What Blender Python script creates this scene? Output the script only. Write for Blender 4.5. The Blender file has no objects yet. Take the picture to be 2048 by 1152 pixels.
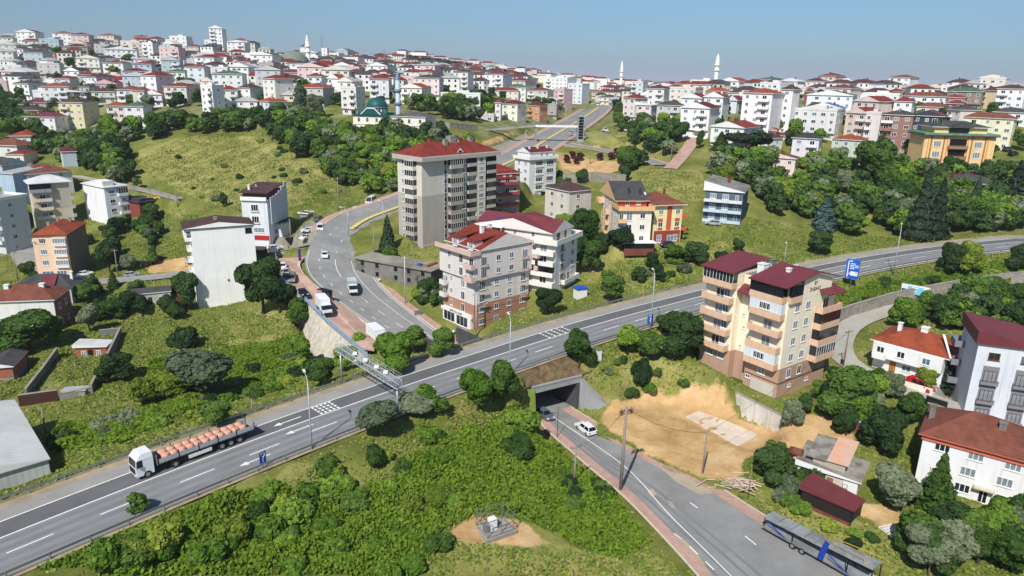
import bpy,math,random
import numpy as np
from mathutils import Vector,Matrix
random.seed(7); np.random.seed(7)
S = bpy.context.scene
COL = S.collection

# ------------------------------------------------------------------ camera,sky,sun,exposure
FPX,PITCH,ROLL,CAMH = 1420.0,math.radians(16.6),math.radians(1.2),51.0
cam_d = bpy.data.cameras.new("camera"); cam = bpy.data.objects.new("camera",cam_d); COL.objects.link(cam)
cam_d.sensor_width = 36.0; cam_d.lens = 36.0 * FPX / 2048.0
cam_d.clip_start = 1.0; cam_d.clip_end = 60000.0
cam.matrix_world = Matrix.Translation((0,0,CAMH)) @ Matrix.Rotation(math.radians(90) - PITCH,4,'X') @ Matrix.Rotation(ROLL,4,'Z')
S.camera = cam
HAZE = 9e-5

SUN_EL,SUN_AZ = math.radians(46.5),math.radians(180 + 21.0)       # azimuth clockwise from +Y
w = bpy.data.worlds.new("World"); S.world = w; w.use_nodes = True
nt = w.node_tree; bg = nt.nodes["Background"]
sky = nt.nodes.new("ShaderNodeTexSky"); sky.sky_type = 'NISHITA'; sky.sun_disc = False
sky.sun_elevation = SUN_EL; sky.sun_rotation = SUN_AZ
sky.air_density = 1.0; sky.dust_density = .6; sky.ozone_density = 3.0; sky.altitude = 100
_tc = nt.nodes.new("ShaderNodeTexCoord"); _sx = nt.nodes.new("ShaderNodeSeparateXYZ"); nt.links.new(_tc.outputs['Generated'],_sx.inputs[0])
_rp = nt.nodes.new("ShaderNodeValToRGB"); _e = _rp.color_ramp.elements; _e[0].position = .0; _e[0].color = (.47,.61,.88,1); _e[1].position = .4; _e[1].color = (.74,.80,.88,1)
for _p,_c in ((.022,(.43,.56,.80,1)),(.065,(.47,.61,.78,1)),(.104,(.54,.68,.81,1))): _q = _e.new(_p); _q.color = _c
nt.links.new(_sx.outputs['Z'],_rp.inputs[0])                # air near the horizon: dull blue instead of the model's white
_mx = nt.nodes.new("ShaderNodeMix"); _mx.data_type = 'RGBA'; _mx.blend_type = 'MULTIPLY'; _mx.inputs['Factor'].default_value = 1.0
nt.links.new(sky.outputs[0],_mx.inputs['A']); nt.links.new(_rp.outputs[0],_mx.inputs['B']); nt.links.new(_mx.outputs['Result'],bg.inputs[0]); bg.inputs[1].default_value = 0.1
sun_d = bpy.data.lights.new("sun",'SUN'); sun_d.energy = 4.4; sun_d.angle = math.radians(0.53); sun_d.color = (1.0,0.955,0.88)
sun = bpy.data.objects.new("sun",sun_d); COL.objects.link(sun)
sdir = Vector((math.sin(SUN_AZ) * math.cos(SUN_EL),math.cos(SUN_AZ) * math.cos(SUN_EL),math.sin(SUN_EL)))
sun.rotation_euler = sdir.to_track_quat('Z','Y').to_euler(); sun.location = (-60,-150,300)
S.view_settings.view_transform = 'Standard'; S.view_settings.look = 'None'
S.view_settings.exposure = 0.22; S.view_settings.gamma = 1.0
S.render.engine = 'CYCLES'
S.cycles.use_adaptive_sampling = True; S.cycles.adaptive_threshold = 0.02
S.cycles.max_bounces = 5; S.cycles.diffuse_bounces = 3; S.cycles.glossy_bounces = 2
S.cycles.transmission_bounces = 3; S.cycles.transparent_max_bounces = 6; S.cycles.volume_bounces = 0
S.cycles.use_denoising = True

# ------------------------------------------------------------------ survey geometry (photo point -> place on the ground)
def ray(px,py):
    u = (px - 1024) / FPX; v = (576 - py) / FPX
    c,s = math.cos(ROLL),math.sin(ROLL)
    x = u * c - v * s; y = v * c + u * s
    cp,sp = math.cos(PITCH),math.sin(PITCH)
    return np.array([x,cp + y * sp,-sp + y * cp])
def at_z(px,py,z):
    d = ray(px,py); t = (z - CAMH) / d[2]
    return np.array([d[0] * t,d[1] * t,z])
def at_t(px,py,t):
    d = ray(px,py); return np.array([d[0] * t,d[1] * t,CAMH + d[2] * t])
def proj(X,Y,Z):
    cp,sp = math.cos(PITCH),math.sin(PITCH); zc = Z - CAMH
    f = Y * cp - zc * sp; y = (Y * sp + zc * cp) / f; x = X / f
    c,s = math.cos(ROLL),math.sin(ROLL)
    return 1024 + (x * c + y * s) * FPX,576 - (-x * s + y * c) * FPX,f
def z_over(X,Y,py):                                       # height over the spot (X,Y) that lies at photo row py
    lo,hi = -60.0,160.0
    for _ in range(50):
        m = (lo + hi) / 2
        if proj(X,Y,m)[1] > py: lo = m
        else: hi = m
    return lo

# ------------------------------------------------------------------ labels and things
def tag(o,label=None,cat=None,group=None,kind=None):
    if label: o['label'] = label
    if cat: o['category'] = cat
    if group: o['group'] = group
    if kind: o['kind'] = kind
    return o
def empty(name,loc,rz=0.0,label=None,cat=None,group=None):
    o = bpy.data.objects.new(name,None); COL.objects.link(o)
    o.empty_display_size = 0.5
    o.location = loc; o.rotation_euler = (0,0,rz)
    return tag(o,label,cat,group)
def link(name,mesh,parent=None,loc=None,rot=None):
    o = bpy.data.objects.new(name,mesh); COL.objects.link(o)
    if parent is not None: o.parent = parent
    if loc is not None: o.location = loc
    if rot is not None: o.rotation_euler = rot
    return o

class MB:
    """collects faces (with material numbers) and links them as one mesh object"""
    def __init__(s): s.v = []; s.f = []; s.m = []; s.sm = []
    def face(s,pts,m=0,smooth=False):
        i = len(s.v); s.v += [tuple(p) for p in pts]; s.f.append(tuple(range(i,i + len(pts)))); s.m.append(m); s.sm.append(smooth)
    def box(s,x0,x1,y0,y1,z0,z1,m=0,top=None):
        i = len(s.v)
        s.v += [(x0,y0,z0),(x1,y0,z0),(x1,y1,z0),(x0,y1,z0),(x0,y0,z1),(x1,y0,z1),(x1,y1,z1),(x0,y1,z1)]
        for k,f in enumerate(((0,3,2,1),(4,5,6,7),(0,1,5,4),(1,2,6,5),(2,3,7,6),(3,0,4,7))):
            s.f.append(tuple(i + q for q in f)); s.m.append(top if (k == 1 and top is not None) else m); s.sm.append(False)
    def prism(s,poly,z0,z1,m=0,top=None):
        n = len(poly); i = len(s.v)
        s.v += [(p[0],p[1],z0 if not callable(z0) else z0(p)) for p in poly] + [(p[0],p[1],z1 if not callable(z1) else z1(p)) for p in poly]
        s.f.append(tuple(i + k for k in reversed(range(n)))); s.m.append(m); s.sm.append(False)
        s.f.append(tuple(i + n + k for k in range(n))); s.m.append(m if top is None else top); s.sm.append(False)
        for k in range(n):
            s.f.append((i + k,i + (k + 1) % n,i + n + (k + 1) % n,i + n + k)); s.m.append(m); s.sm.append(False)
    def hull8(s,a,m=0):                                    # eight corner points,bottom four then top four
        i = len(s.v); s.v += [tuple(p) for p in a]
        for f in ((0,3,2,1),(4,5,6,7),(0,1,5,4),(1,2,6,5),(2,3,7,6),(3,0,4,7)):
            s.f.append(tuple(i + q for q in f)); s.m.append(m); s.sm.append(False)
    def bar(s,a,b,w,h=None,m=0):
        a = Vector(a); b = Vector(b); d = (b - a)
        if d.length < 1e-6: return
        d.normalize(); up = Vector((0,0,1)) if abs(d.z) < .95 else Vector((1,0,0))
        x = d.cross(up).normalized() * (w / 2); y = x.cross(d).normalized() * ((h or w) / 2)
        s.hull8([a - x - y,a + x - y,b + x - y,b - x - y,a - x + y,a + x + y,b + x + y,b - x + y],m)
    def tube(s,pts,rad,n=8,m=0,cap=True):
        rings = []; pts = [Vector(p) for p in pts]
        if not hasattr(rad,'__len__'): rad = [rad] * len(pts)
        for k,p in enumerate(pts):
            d = (pts[min(k + 1,len(pts) - 1)] - pts[max(k - 1,0)]).normalized()
            up = Vector((0,0,1)) if abs(d.z) < .9 else Vector((1,0,0))
            x = d.cross(up).normalized(); y = x.cross(d).normalized()
            i = len(s.v); rings.append(i)
            for q in range(n):
                a = 2 * math.pi * q / n
                s.v.append(tuple(p + (x * math.cos(a) + y * math.sin(a)) * rad[k]))
        for k in range(len(rings) - 1):
            for q in range(n):
                s.f.append((rings[k] + q,rings[k] + (q + 1) % n,rings[k + 1] + (q + 1) % n,rings[k + 1] + q)); s.m.append(m); s.sm.append(True)
        if cap:
            s.f.append(tuple(rings[0] + q for q in reversed(range(n)))); s.m.append(m); s.sm.append(False)
            s.f.append(tuple(rings[-1] + q for q in range(n))); s.m.append(m); s.sm.append(False)
    def lathe(s,prof,n=20,m=0,cx=0,cy=0):
        rings = []
        for r,z in prof:
            i = len(s.v); rings.append(i)
            for q in range(n):
                a = 2 * math.pi * q / n; s.v.append((cx + r * math.cos(a),cy + r * math.sin(a),z))
        for k in range(len(rings) - 1):
            for q in range(n):
                s.f.append((rings[k] + q,rings[k] + (q + 1) % n,rings[k + 1] + (q + 1) % n,rings[k + 1] + q)); s.m.append(m); s.sm.append(True)
    def mesh(s,name,mats):
        me = bpy.data.meshes.new(name); me.from_pydata(s.v,[],s.f)
        for mt in (mats if isinstance(mats,(list,tuple)) else [mats]): me.materials.append(mt)
        me.polygons.foreach_set('material_index',s.m); me.polygons.foreach_set('use_smooth',s.sm)
        me.update(); return me
    def build(s,name,mats,parent=None,loc=None,rot=None):
        return link(name,s.mesh(name,mats),parent,loc,rot)
def np_mesh(name,verts,faces,mats,smooth=False):         # all faces with the same corner count
    me = bpy.data.meshes.new(name); verts = np.asarray(verts,'f4'); faces = np.asarray(faces,'i4')
    n,k = faces.shape
    me.vertices.add(len(verts)); me.vertices.foreach_set('co',verts.ravel())
    me.loops.add(n * k); me.loops.foreach_set('vertex_index',faces.ravel())
    me.polygons.add(n); me.polygons.foreach_set('loop_start',np.arange(0,n * k,k,dtype='i4')); me.polygons.foreach_set('loop_total',np.full(n,k,'i4'))
    me.polygons.foreach_set('use_smooth',np.full(n,smooth))
    for mt in (mats if isinstance(mats,(list,tuple)) else [mats]): me.materials.append(mt)
    me.update(); me.validate(); return me

# ------------------------------------------------------------------ materials
MATS = {}
def _n(nt,t,**kw):
    n = nt.nodes.new(t)
    for k,v in kw.items(): setattr(n,k,v)
    return n
def lin(c):                                                  # sRGB 0..255 -> linear
    return tuple(((x / 255) / 12.92 if x <= 10 else (((x / 255) + .055) / 1.055) ** 2.4) for x in c)
def mat(name,col,rough=.8,var=.12,scale=.6,metal=0,bump=0,bscale=None,spec=.3,streak=0,stripes=None,col2=None,spots=0):
    """one coloured surface with a little unevenness; col in sRGB as the paint or material itself has it"""
    if name in MATS: return MATS[name]
    m = bpy.data.materials.new(name); m.use_nodes = True; nt = m.node_tree; b = nt.nodes['Principled BSDF']
    c = lin(col); L = nt.links.new
    b.inputs['Roughness'].default_value = rough; b.inputs['Metallic'].default_value = metal; b.inputs['Specular IOR Level'].default_value = spec
    tc = _n(nt,'ShaderNodeTexCoord'); no = _n(nt,'ShaderNodeTexNoise'); no.inputs['Scale'].default_value = scale; no.inputs['Detail'].default_value = 6; no.inputs['Roughness'].default_value = .65
    L(tc.outputs['Object'],no.inputs['Vector'])
    rp = _n(nt,'ShaderNodeValToRGB'); rp.color_ramp.elements[0].position = .3; rp.color_ramp.elements[1].position = .7
    c2 = lin(col2) if col2 else tuple(min(1,x * (1 + var)) for x in c)
    rp.color_ramp.elements[0].color = (*[x * (1 - var) for x in c],1); rp.color_ramp.elements[1].color = (*c2,1)
    L(no.outputs['Fac'],rp.inputs['Fac']); out = rp.outputs['Color']
    if streak:                                               # rain streaks: noise stretched down the wall
        mp = _n(nt,'ShaderNodeMapping'); mp.inputs['Scale'].default_value = (1.6,1.6,.07); L(tc.outputs['Object'],mp.inputs['Vector'])
        n2 = _n(nt,'ShaderNodeTexNoise'); n2.inputs['Scale'].default_value = 1.0; n2.inputs['Detail'].default_value = 4; L(mp.outputs[0],n2.inputs['Vector'])
        r2 = _n(nt,'ShaderNodeValToRGB'); r2.color_ramp.elements[0].position = .55; r2.color_ramp.elements[1].position = .8
        L(n2.outputs['Fac'],r2.inputs['Fac'])
        mx = _n(nt,'ShaderNodeMix',data_type='RGBA',blend_type='MULTIPLY'); ml = _n(nt,'ShaderNodeMath',operation='MULTIPLY'); ml.inputs[1].default_value = streak
        L(r2.outputs['Color'],ml.inputs[0]); L(ml.outputs[0],mx.inputs['Factor']); L(out,mx.inputs['A']); mx.inputs['B'].default_value = (.55,.52,.48,1); out = mx.outputs['Result']
    if stripes:                                              # (axis,spacing in m,depth)
        ax,sp,dp = stripes
        wv = _n(nt,'ShaderNodeTexWave',wave_type='BANDS',bands_direction=ax); wv.inputs['Scale'].default_value = .314 / sp; wv.inputs['Distortion'].default_value = .25; wv.inputs['Detail'].default_value = 1
        L(tc.outputs['Object'],wv.inputs['Vector'])
        mx = _n(nt,'ShaderNodeMix',data_type='RGBA',blend_type='MULTIPLY'); mx.inputs['Factor'].default_value = dp
        L(out,mx.inputs['A']); L(wv.outputs['Color'],mx.inputs['B']); out = mx.outputs['Result']
    if spots:                                                # patches of dirt
        n3 = _n(nt,'ShaderNodeTexNoise'); n3.inputs['Scale'].default_value = scale * .35; n3.inputs['Detail'].default_value = 8; L(tc.outputs['Object'],n3.inputs['Vector'])
        r3 = _n(nt,'ShaderNodeValToRGB'); r3.color_ramp.elements[0].position = .45; r3.color_ramp.elements[1].position = .65; L(n3.outputs['Fac'],r3.inputs['Fac'])
        ml = _n(nt,'ShaderNodeMath',operation='MULTIPLY'); ml.inputs[1].default_value = spots; L(r3.outputs['Color'],ml.inputs[0])
        mx = _n(nt,'ShaderNodeMix',data_type='RGBA',blend_type='MULTIPLY'); L(ml.outputs[0],mx.inputs['Factor']); L(out,mx.inputs['A']); mx.inputs['B'].default_value = (.45,.42,.38,1); out = mx.outputs['Result']
    L(out,b.inputs['Base Color'])
    if bump:
        n4 = _n(nt,'ShaderNodeTexNoise'); n4.inputs['Scale'].default_value = bscale or scale * 6; n4.inputs['Detail'].default_value = 6; L(tc.outputs['Object'],n4.inputs['Vector'])
        bp = _n(nt,'ShaderNodeBump'); bp.inputs['Strength'].default_value = bump; bp.inputs['Distance'].default_value = .1; L(n4.outputs['Fac'],bp.inputs['Height']); L(bp.outputs[0],b.inputs['Normal'])
    MATS[name] = m; return m
WALLS = {}
def wall(col,key=None):
    k = tuple(col)
    if k not in WALLS: WALLS[k] = mat('wall paint %d %d %d' % k,col,.9,.06,.35,streak=.5,spec=.15)
    return WALLS[k]
ROOF_C = dict(red=(150,62,50),orange=(178,88,58),dkred=(122,46,48),brown=(98,72,68),maroon=(136,66,72),grey=(112,110,108),dkgrey=(88,86,88),green=(96,122,98),
              white=(216,216,214),pale=(176,176,172),rust=(146,88,70),slate=(74,74,80),blue=(60,140,200),teal=(30,92,92),mint=(120,180,150))
ROOF_C = {k: tuple(int(255 * (1.055 * (((x / 255 + .055) / 1.055) ** 2.4 * (.95 if k in ('white','pale') else .72)) ** (1 / 2.4) - .055)) for x in c) for k,c in ROOF_C.items()}
def roofm(k):
    if k in ('white','pale','blue','maroon'): return mat('sheet roof ' + k,ROOF_C[k],.6,.1,.5,stripes=('X',.5,.12),spots=.25)
    return mat('tile roof ' + k,ROOF_C[k],.85,.16,1.2,stripes=('X',.45,.18),spots=.5,bump=.2)
M_glass = mat('window glass',(36,44,52),.12,.25,.4,spec=.6)
M_glassd = mat('dark balcony glass',(20,22,26),.12,.3,.5,spec=.6)
M_curt = mat('curtain behind glass',(128,136,142),.3,.25,1.5,spec=.5)
M_blueg = mat('bluish glass',(86,112,134),.15,.2,.5,spec=.6)
M_white = mat('white frame',(226,226,224),.6,.04)
M_brownf = mat('brown frame',(104,66,48),.6,.1)
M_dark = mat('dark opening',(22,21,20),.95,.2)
M_metal = mat('galvanised steel',(150,154,158),.45,.08,metal=.6)
M_black = mat('black metal',(26,26,28),.5,.1)
M_conc = mat('concrete',(150,146,138),.92,.14,.5,spots=.35,bump=.15)
M_concd = mat('old grey concrete',(122,120,114),.95,.18,.6,spots=.5,bump=.2)
M_stone = mat('rubble stone wall',(150,144,134),.95,.3,1.6,bump=.9,bscale=2.2,spots=.4)
M_wood = mat('weathered wood',(126,108,88),.9,.2,2.0)
M_pole = mat('concrete pole',(136,128,118),.9,.1,1.0)
M_lamp = mat('painted lamp post',(176,184,190),.5,.05,metal=.2)
# ------------------------------------------------------------------ the lie of the land
def zh(px): return np.interp(px,[1000,1345,1634,2048],[0,1,3,8.0])
_sol = [(0,1066),(300,959),(600,852),(760,797),(922,739),(980,716),(1160,655),(1345,597),(1634,541.5),(1727,527),(1880,504),(2048,480)]
_P = np.array([at_z(p[0],p[1],zh(p[0])) for p in _sol])
_cf = np.polyfit(_P[:,0],_P[:,1],3); _zf = (_P[:,0],_P[:,2])
HX = np.concatenate([np.arange(-130,200,3.0),np.arange(200,330,6.0)])
_hy = np.polyval(_cf,np.clip(HX,-75,190)); _sl = np.polyval(np.polyder(_cf),[-75,190])
_hy = _hy + np.where(HX < -75,(HX + 75) * _sl[0],0) + np.where(HX > 190,(HX - 190) * _sl[1],0)
HWY = np.stack([HX,_hy,np.interp(HX,*_zf)],1)            # the solid line between the climbing lane and the next
def offset_line(P,d):
    """polyline moved sideways by d in plan (positive = left of travel)"""
    P = np.asarray(P,float); T = np.gradient(P[:,:2],axis=0); T /= np.maximum(np.linalg.norm(T,axis=1),1e-6)[:,None]
    Q = P.copy(); Q[:,0] -= T[:,1] * d; Q[:,1] += T[:,0] * d; return Q
def resample(P,step):
    P = np.asarray(P,float); s = np.concatenate([[0],np.cumsum(np.linalg.norm(np.diff(P,axis=0),axis=1))])
    n = max(2,int(s[-1] / step) + 1); q = np.linspace(0,s[-1],n)
    return np.stack([np.interp(q,s,P[:,k]) for k in range(P.shape[1])],1)
def smooth_line(P,step=3.0,it=2):
    P = np.asarray(P,float)
    for _ in range(it):                                      # Chaikin corner cutting
        Q = [P[0]]
        for a,b in zip(P[:-1],P[1:]): Q += [a * .75 + b * .25,a * .25 + b * .75]
        P = np.array(Q + [P[-1]])
    return resample(P,step)

# curved road climbing round the hill,then the avenue; both edges by photo point and height
_cz = ([388,415,440,470,510,560,600,620,650,690,720],[10.8,8.5,6.5,5,2.5,-.5,-3,-4,-5.3,-7.3,-8.6])
def cz(py): return float(np.interp(py,*_cz))
CURVE_L = [(842,706),(790,680),(734,646),(669,599),(625,562),(606,536),(612,505),(628,472),(650,447),(680,428),(728,414),(800,388)]
CURVE_R = [(905,690),(870,658),(812,617),(768,580),(740,541),(733,512),(741,492),(762,468),(800,443),(850,424)]
CL = [at_z(x,y,cz(y)) for x,y in CURVE_L]; CR = [at_z(x,y,cz(y - 24 if y < 480 else y)) for x,y in CURVE_R]
AV_L = [(990,319,18.0),(1071,272,22.0),(1126,243,25.5),(1162,222,28.5),(1190,206,32)]
AV_R = [(1040,345,16.5),(1108,296,20.8),(1170,256,24.3),(1209,228,27.8),(1222,212,30.5)]
CL += [at_z(*p) for p in AV_L]; CR += [at_z(*p) for p in AV_R]
CL = smooth_line(CL,4,1); CR = smooth_line(CR,4,1)
# underpass road
UZ = -9.0
UND_L = [(1076,840),(1086,858),(1123,888),(1179,938),(1245,991),(1320,1070),(1395,1152),(1480,1260)]
UND_R = [(1142,814),(1162,826),(1206,852),(1302,914),(1405,950),(1480,1000),(1556,1047),(1700,1130),(1900,1260)]
UL = smooth_line([at_z(x,y,UZ) for x,y in UND_L],3); UR = smooth_line([at_z(x,y,UZ) for x,y in UND_R],3)
def mid_line(A,B,n=40):
    A = resample(A,1.0); B = resample(B,1.0); q = np.linspace(0,1,n)
    f = lambda P: np.stack([np.interp(q,np.linspace(0,1,len(P)),P[:,k]) for k in range(3)],1)
    return f(A),f(B)

# spot heights: photo point with a height (z) or a distance along the lens axis (t)
SPOT_Z = [(20,965,-5.5),(60,880,-8),(180,720,-9),(300,800,-7.5),(450,770,-8.5),(560,720,-9.5),(640,742,-8.5),(100,640,-9.5),(20,640,-9.5),(300,620,-9.5),(400,620,-10),(470,605,-9),(540,580,-8),
          (250,562,-7.5),(385,545,-6.5),(60,560,-9),(20,500,-8.5),(30,460,-7.5),(330,480,-5),(300,510,-6.5),(130,500,-8),(480,680,-9),(350,680,-9),(330,740,-8.5),(250,860,-5),(520,790,-5),(660,770,-2.5),
          (565,500,-.5),(540,495,-1),(585,470,2.5),(640,430,6),(552,530,-3.2),
          (1000,850,-4),(1000,1000,-6),(1000,1050,-6.6),(1200,1000,-8.4),(700,1010,-4.5),(500,1060,-3.5),(300,1130,-3.5),(820,1140,-7),(1250,1130,-8.8),(620,965,-3),(850,880,-3.2),(1050,860,-5),(1100,940,-8),(1140,905,-8.6),
          (900,660,-5.6),(945,660,-4.6),(985,655,-2.6),(850,600,-3.0),(800,560,-2),(870,570,-2.5),(1060,630,-2.4),(1000,648,-2.2),(1110,592,-1),(1160,590,.2),
          (1250,600,1.2),(1200,560,2.2),(1380,545,2.0),(1300,470,7),(1230,470,5.5),(1340,500,5),(1420,475,8),(1450,447,10.8),(1480,450,10.5),(1500,520,4),(1600,510,4.5),(1700,480,8),(1850,465,10),(2000,450,12),
          (1680,600,.6),(1740,585,1.8),(1850,560,4),(2000,530,6.3),(1660,660,-1.8),(1650,722,-2.2),(1702,634,-1.5),(1785,612,-1),(1860,597,-.6),(2048,572,2),(1840,785,-3),(1755,745,-2.4),(1900,810,-3.6),(2040,850,-4.5),
          (1700,850,-4.8),(1650,950,-7.3),(1500,975,-8.8),(1580,800,-4.0),(1550,796,-3.7),(1840,965,-7.3),(1950,1020,-7.3),(1760,900,-5.8),(1750,1050,-8),(1900,1120,-8.3),(2048,1120,-8),(1620,1060,-8.8),
          (1250,740,-2.5),(1330,700,-.8),(1380,745,-1.6),(1420,770,-2.2),(1180,760,-4.6),(1240,812,-6),(1800,690,-1.8),(1900,650,-1),(2000,650,-1),
          (1240,850,-8.6),(1330,900,-8.7),(1420,940,-8.8)]
SPOT_T = [(200,450,256),(80,458,252),(255,378,275),(150,350,288),(360,398,262),(400,330,292),(500,290,315),(380,440,243),(450,380,262),(600,385,258),(400,290,306),(560,280,305),(650,330,280),(700,380,270),(620,240,325),(520,240,330),
          (775,270,305),(705,264,306),(850,262,305),(720,300,292),(790,350,278),(900,300,296),
          (0,340,298),(100,310,310),(235,255,335),(160,268,338),(0,240,352),(330,240,338),(0,200,400),(200,190,405),(400,200,380),(480,210,360),(600,215,345),(550,160,440),(700,190,385),(300,145,500),(100,145,490),(420,150,490),(30,105,560),(250,90,650),(430,92,640),(0,95,590),(520,110,640),(600,118,640),(650,122,660),(720,130,720),(640,150,520),(760,150,560),(850,190,420),(830,150,640),(900,135,1100),(960,148,1150),(850,127,1050),(750,122,900),
          (985,345,285),(900,250,320),(960,250,345),(1010,250,360),(1060,250,368),(950,200,420),(1000,180,480),(1100,190,500),(1235,263,335),(1300,250,340),(1160,280,346),(1280,305,290),(1394,262,310),(1368,316,276),(1345,332,266),(1200,335,288),(1140,365,272),(1240,358,264),(1050,405,262),(1090,440,222),(1010,425,250),(1300,375,240),(1360,350,252),
          (1510,332,264),(1700,325,275),(1620,328,272),(1900,348,262),(1940,398,248),(1720,352,262),(1480,372,238),(1800,400,246),(1600,420,236),(2040,310,275),(2040,400,250),
          (1515,255,300),(1400,230,345),(1300,215,400),(1640,260,305),(1800,270,300),(1980,265,305),(1500,200,400),(1750,215,360),(1950,215,370),(1250,200,520),(2048,210,380),(1950,190,480),(1650,190,470),(1430,180,560)]
C = [at_z(*p) for p in SPOT_Z] + [at_t(*p) for p in SPOT_T]
C += [p - np.array([0,0,.3]) for p in CL[::3]] + [p - np.array([0,0,.3]) for p in CR[::3]]
C += [p - np.array([0,0,.5]) for d in (11.5,-11) for p in offset_line(HWY[::3],d)]
C += [p - np.array([0,0,2.0]) for p in offset_line(HWY[2:20:3],-17)]
C += [np.array(p,float) for p in ((-60,0,-5),(0,0,-9),(60,0,-9),(140,60,-9),(-200,60,-9),(-330,150,-9),(330,150,5),(260,110,-6),(330,330,42),(-420,300,18),(-600,500,60),
      (-700,900,70),(-300,900,62),(-900,300,20),(700,200,15),(700,600,42),(300,600,38),(100,800,32),(400,900,26),(-100,1500,58),(-500,1600,70),(-1500,1500,60),(900,1500,12),(0,2500,22),(2000,2500,8),
      (-3000,3000,30),(0,4500,8),(4000,4500,6),(-4000,6000,10),(3000,9000,6),(9000,9000,6),(-9000,9000,8),(0,12000,6),(-600,-600,-10),(600,-600,-10),(9000,-3000,-5),(-9000,-3000,-5),(0,20000,6),(20000,20000,6),(-20000,20000,6))]
C = np.array(C)
def _warp(x,y):                                             # distances count less far away
    r = np.hypot(x,y) + 1e-6; f = np.log1p(r / 120.0) * 120.0 / r
    return x * f,y * f
_cx,_cy = _warp(C[:,0],C[:,1])
_D = np.hypot(_cx[:,None] - _cx[None],_cy[:,None] - _cy[None])
NC = len(C); _A = np.zeros((NC + 1,NC + 1)); _A[:NC,:NC] = _D - np.eye(NC) * 1.2; _A[:NC,NC] = 1; _A[NC,:NC] = 1
_W = np.linalg.solve(_A,np.append(C[:,2],0))
def z_base(x,y):
    x = np.asarray(x,float); y = np.asarray(y,float); sh = x.shape; u,v = _warp(x.ravel(),y.ravel())
    out = np.empty(u.size)
    for i in range(0,u.size,20000):
        out[i:i + 20000] = np.hypot(u[i:i + 20000,None] - _cx,v[i:i + 20000,None] - _cy) @ _W[:NC] + _W[NC]
    return out.reshape(sh)
def line_dist(x,y,P):
    """plan distance to a polyline, its height and the side there"""
    P = np.asarray(P); best = np.full(x.shape,1e9); bz = np.zeros(x.shape); bs = np.zeros(x.shape)
    for a,b in zip(P[:-1],P[1:]):
        d = b[:2] - a[:2]; L2 = d @ d
        t = np.clip(((x - a[0]) * d[0] + (y - a[1]) * d[1]) / L2,0,1)
        rx,ry = x - a[0] - d[0] * t,y - a[1] - d[1] * t; q = np.hypot(rx,ry); m = q < best
        best = np.where(m,q,best); bz = np.where(m,a[2] + (b[2] - a[2]) * t,bz); bs = np.where(m,np.sign(d[0] * ry - d[1] * rx),bs)
    return best,bz,bs
def in_poly(x,y,poly):
    x = np.asarray(x,float); y = np.asarray(y,float); c = np.zeros(x.shape,bool); n = len(poly)
    for i in range(n):
        x1,y1 = poly[i][:2]; x2,y2 = poly[(i + 1) % n][:2]
        m = ((y1 > y) != (y2 > y)); xi = (x2 - x1) * (y - y1) / ((y2 - y1) if y2 != y1 else 1e-9) + x1
        c ^= m & (x < xi)
    return c
def sstep(a,b,x): t = np.clip((x - a) / (b - a),0,1); return t * t * (3 - 2 * t)
def axis(parts):
    v = [parts[0][0]]
    for a,b,st in parts: v += list(np.arange(a + st,b + 1e-6,st))
    return np.array(v)
def grow(start,end,step,f):
    out = []; x = start
    while x < end: step *= f; x += step; out.append(x)
    return np.array(out)
_core = axis([(-340,-112,3.0),(-112,130,1.0),(130,340,3.0)])
GX = np.concatenate([-grow(340,45000,4,1.13)[::-1],_core,grow(340,45000,4,1.13)])
GY = np.concatenate([-grow(-40,20000,5,1.3)[::-1],axis([(40,215,1.0),(215,520,3.0)]),grow(520,45000,4,1.08)])
XX,YY = np.meshgrid(GX,GY)
ZZ = z_base(XX,YY)
_near = (np.abs(XX) < 420) & (YY > 0) & (YY < 700)
def carve(P,hw,blend,drop=.28):
    global ZZ
    lo = P[:,:2].min(0) - hw - blend; hi = P[:,:2].max(0) + hw + blend
    m = (XX > lo[0]) & (XX < hi[0]) & (YY > lo[1]) & (YY < hi[1])
    x,y = XX[m],YY[m]; d,z,s = line_dist(x,y,P)
    if P.shape[1] > 3: hw = line_dist(x,y,np.stack([P[:,0],P[:,1],P[:,3]],1))[1]
    k = 1 - sstep(hw,hw + blend,d); ZZ[m] = ZZ[m] * (1 - k) + (z - drop) * k
_a,_b = mid_line(CL,CR,110)
for i in range(len(_a)):                                     # level across: both edges of a cross-section at one height
    zm = (_a[i,2] + _b[i,2]) / 2; _a[i] = at_z(*proj(*_a[i])[:2],zm); _b[i] = at_z(*proj(*_b[i])[:2],zm)
CL,CR = _a,_b; CMID = (_a + _b) / 2; CHW = np.linalg.norm((_a - _b)[:,:2],axis=1) / 2
carve(np.column_stack([CMID,CHW + 4.6]),float(CHW.max()) + 4.6,5,.4)
_ua,_ub = mid_line(UL,UR,40); UMID = (_ua + _ub) / 2
UHW = np.linalg.norm((_ua - _ub)[:,:2],axis=1) / 2 + 2.2; carve(np.column_stack([UMID,UHW]),float(UHW.max()),4)
HC = offset_line(HWY,-.9)
carve(HC,9.6,4.0)
carve(np.column_stack([UMID,UHW - .9]),float(UHW.max()),1.5)
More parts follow.
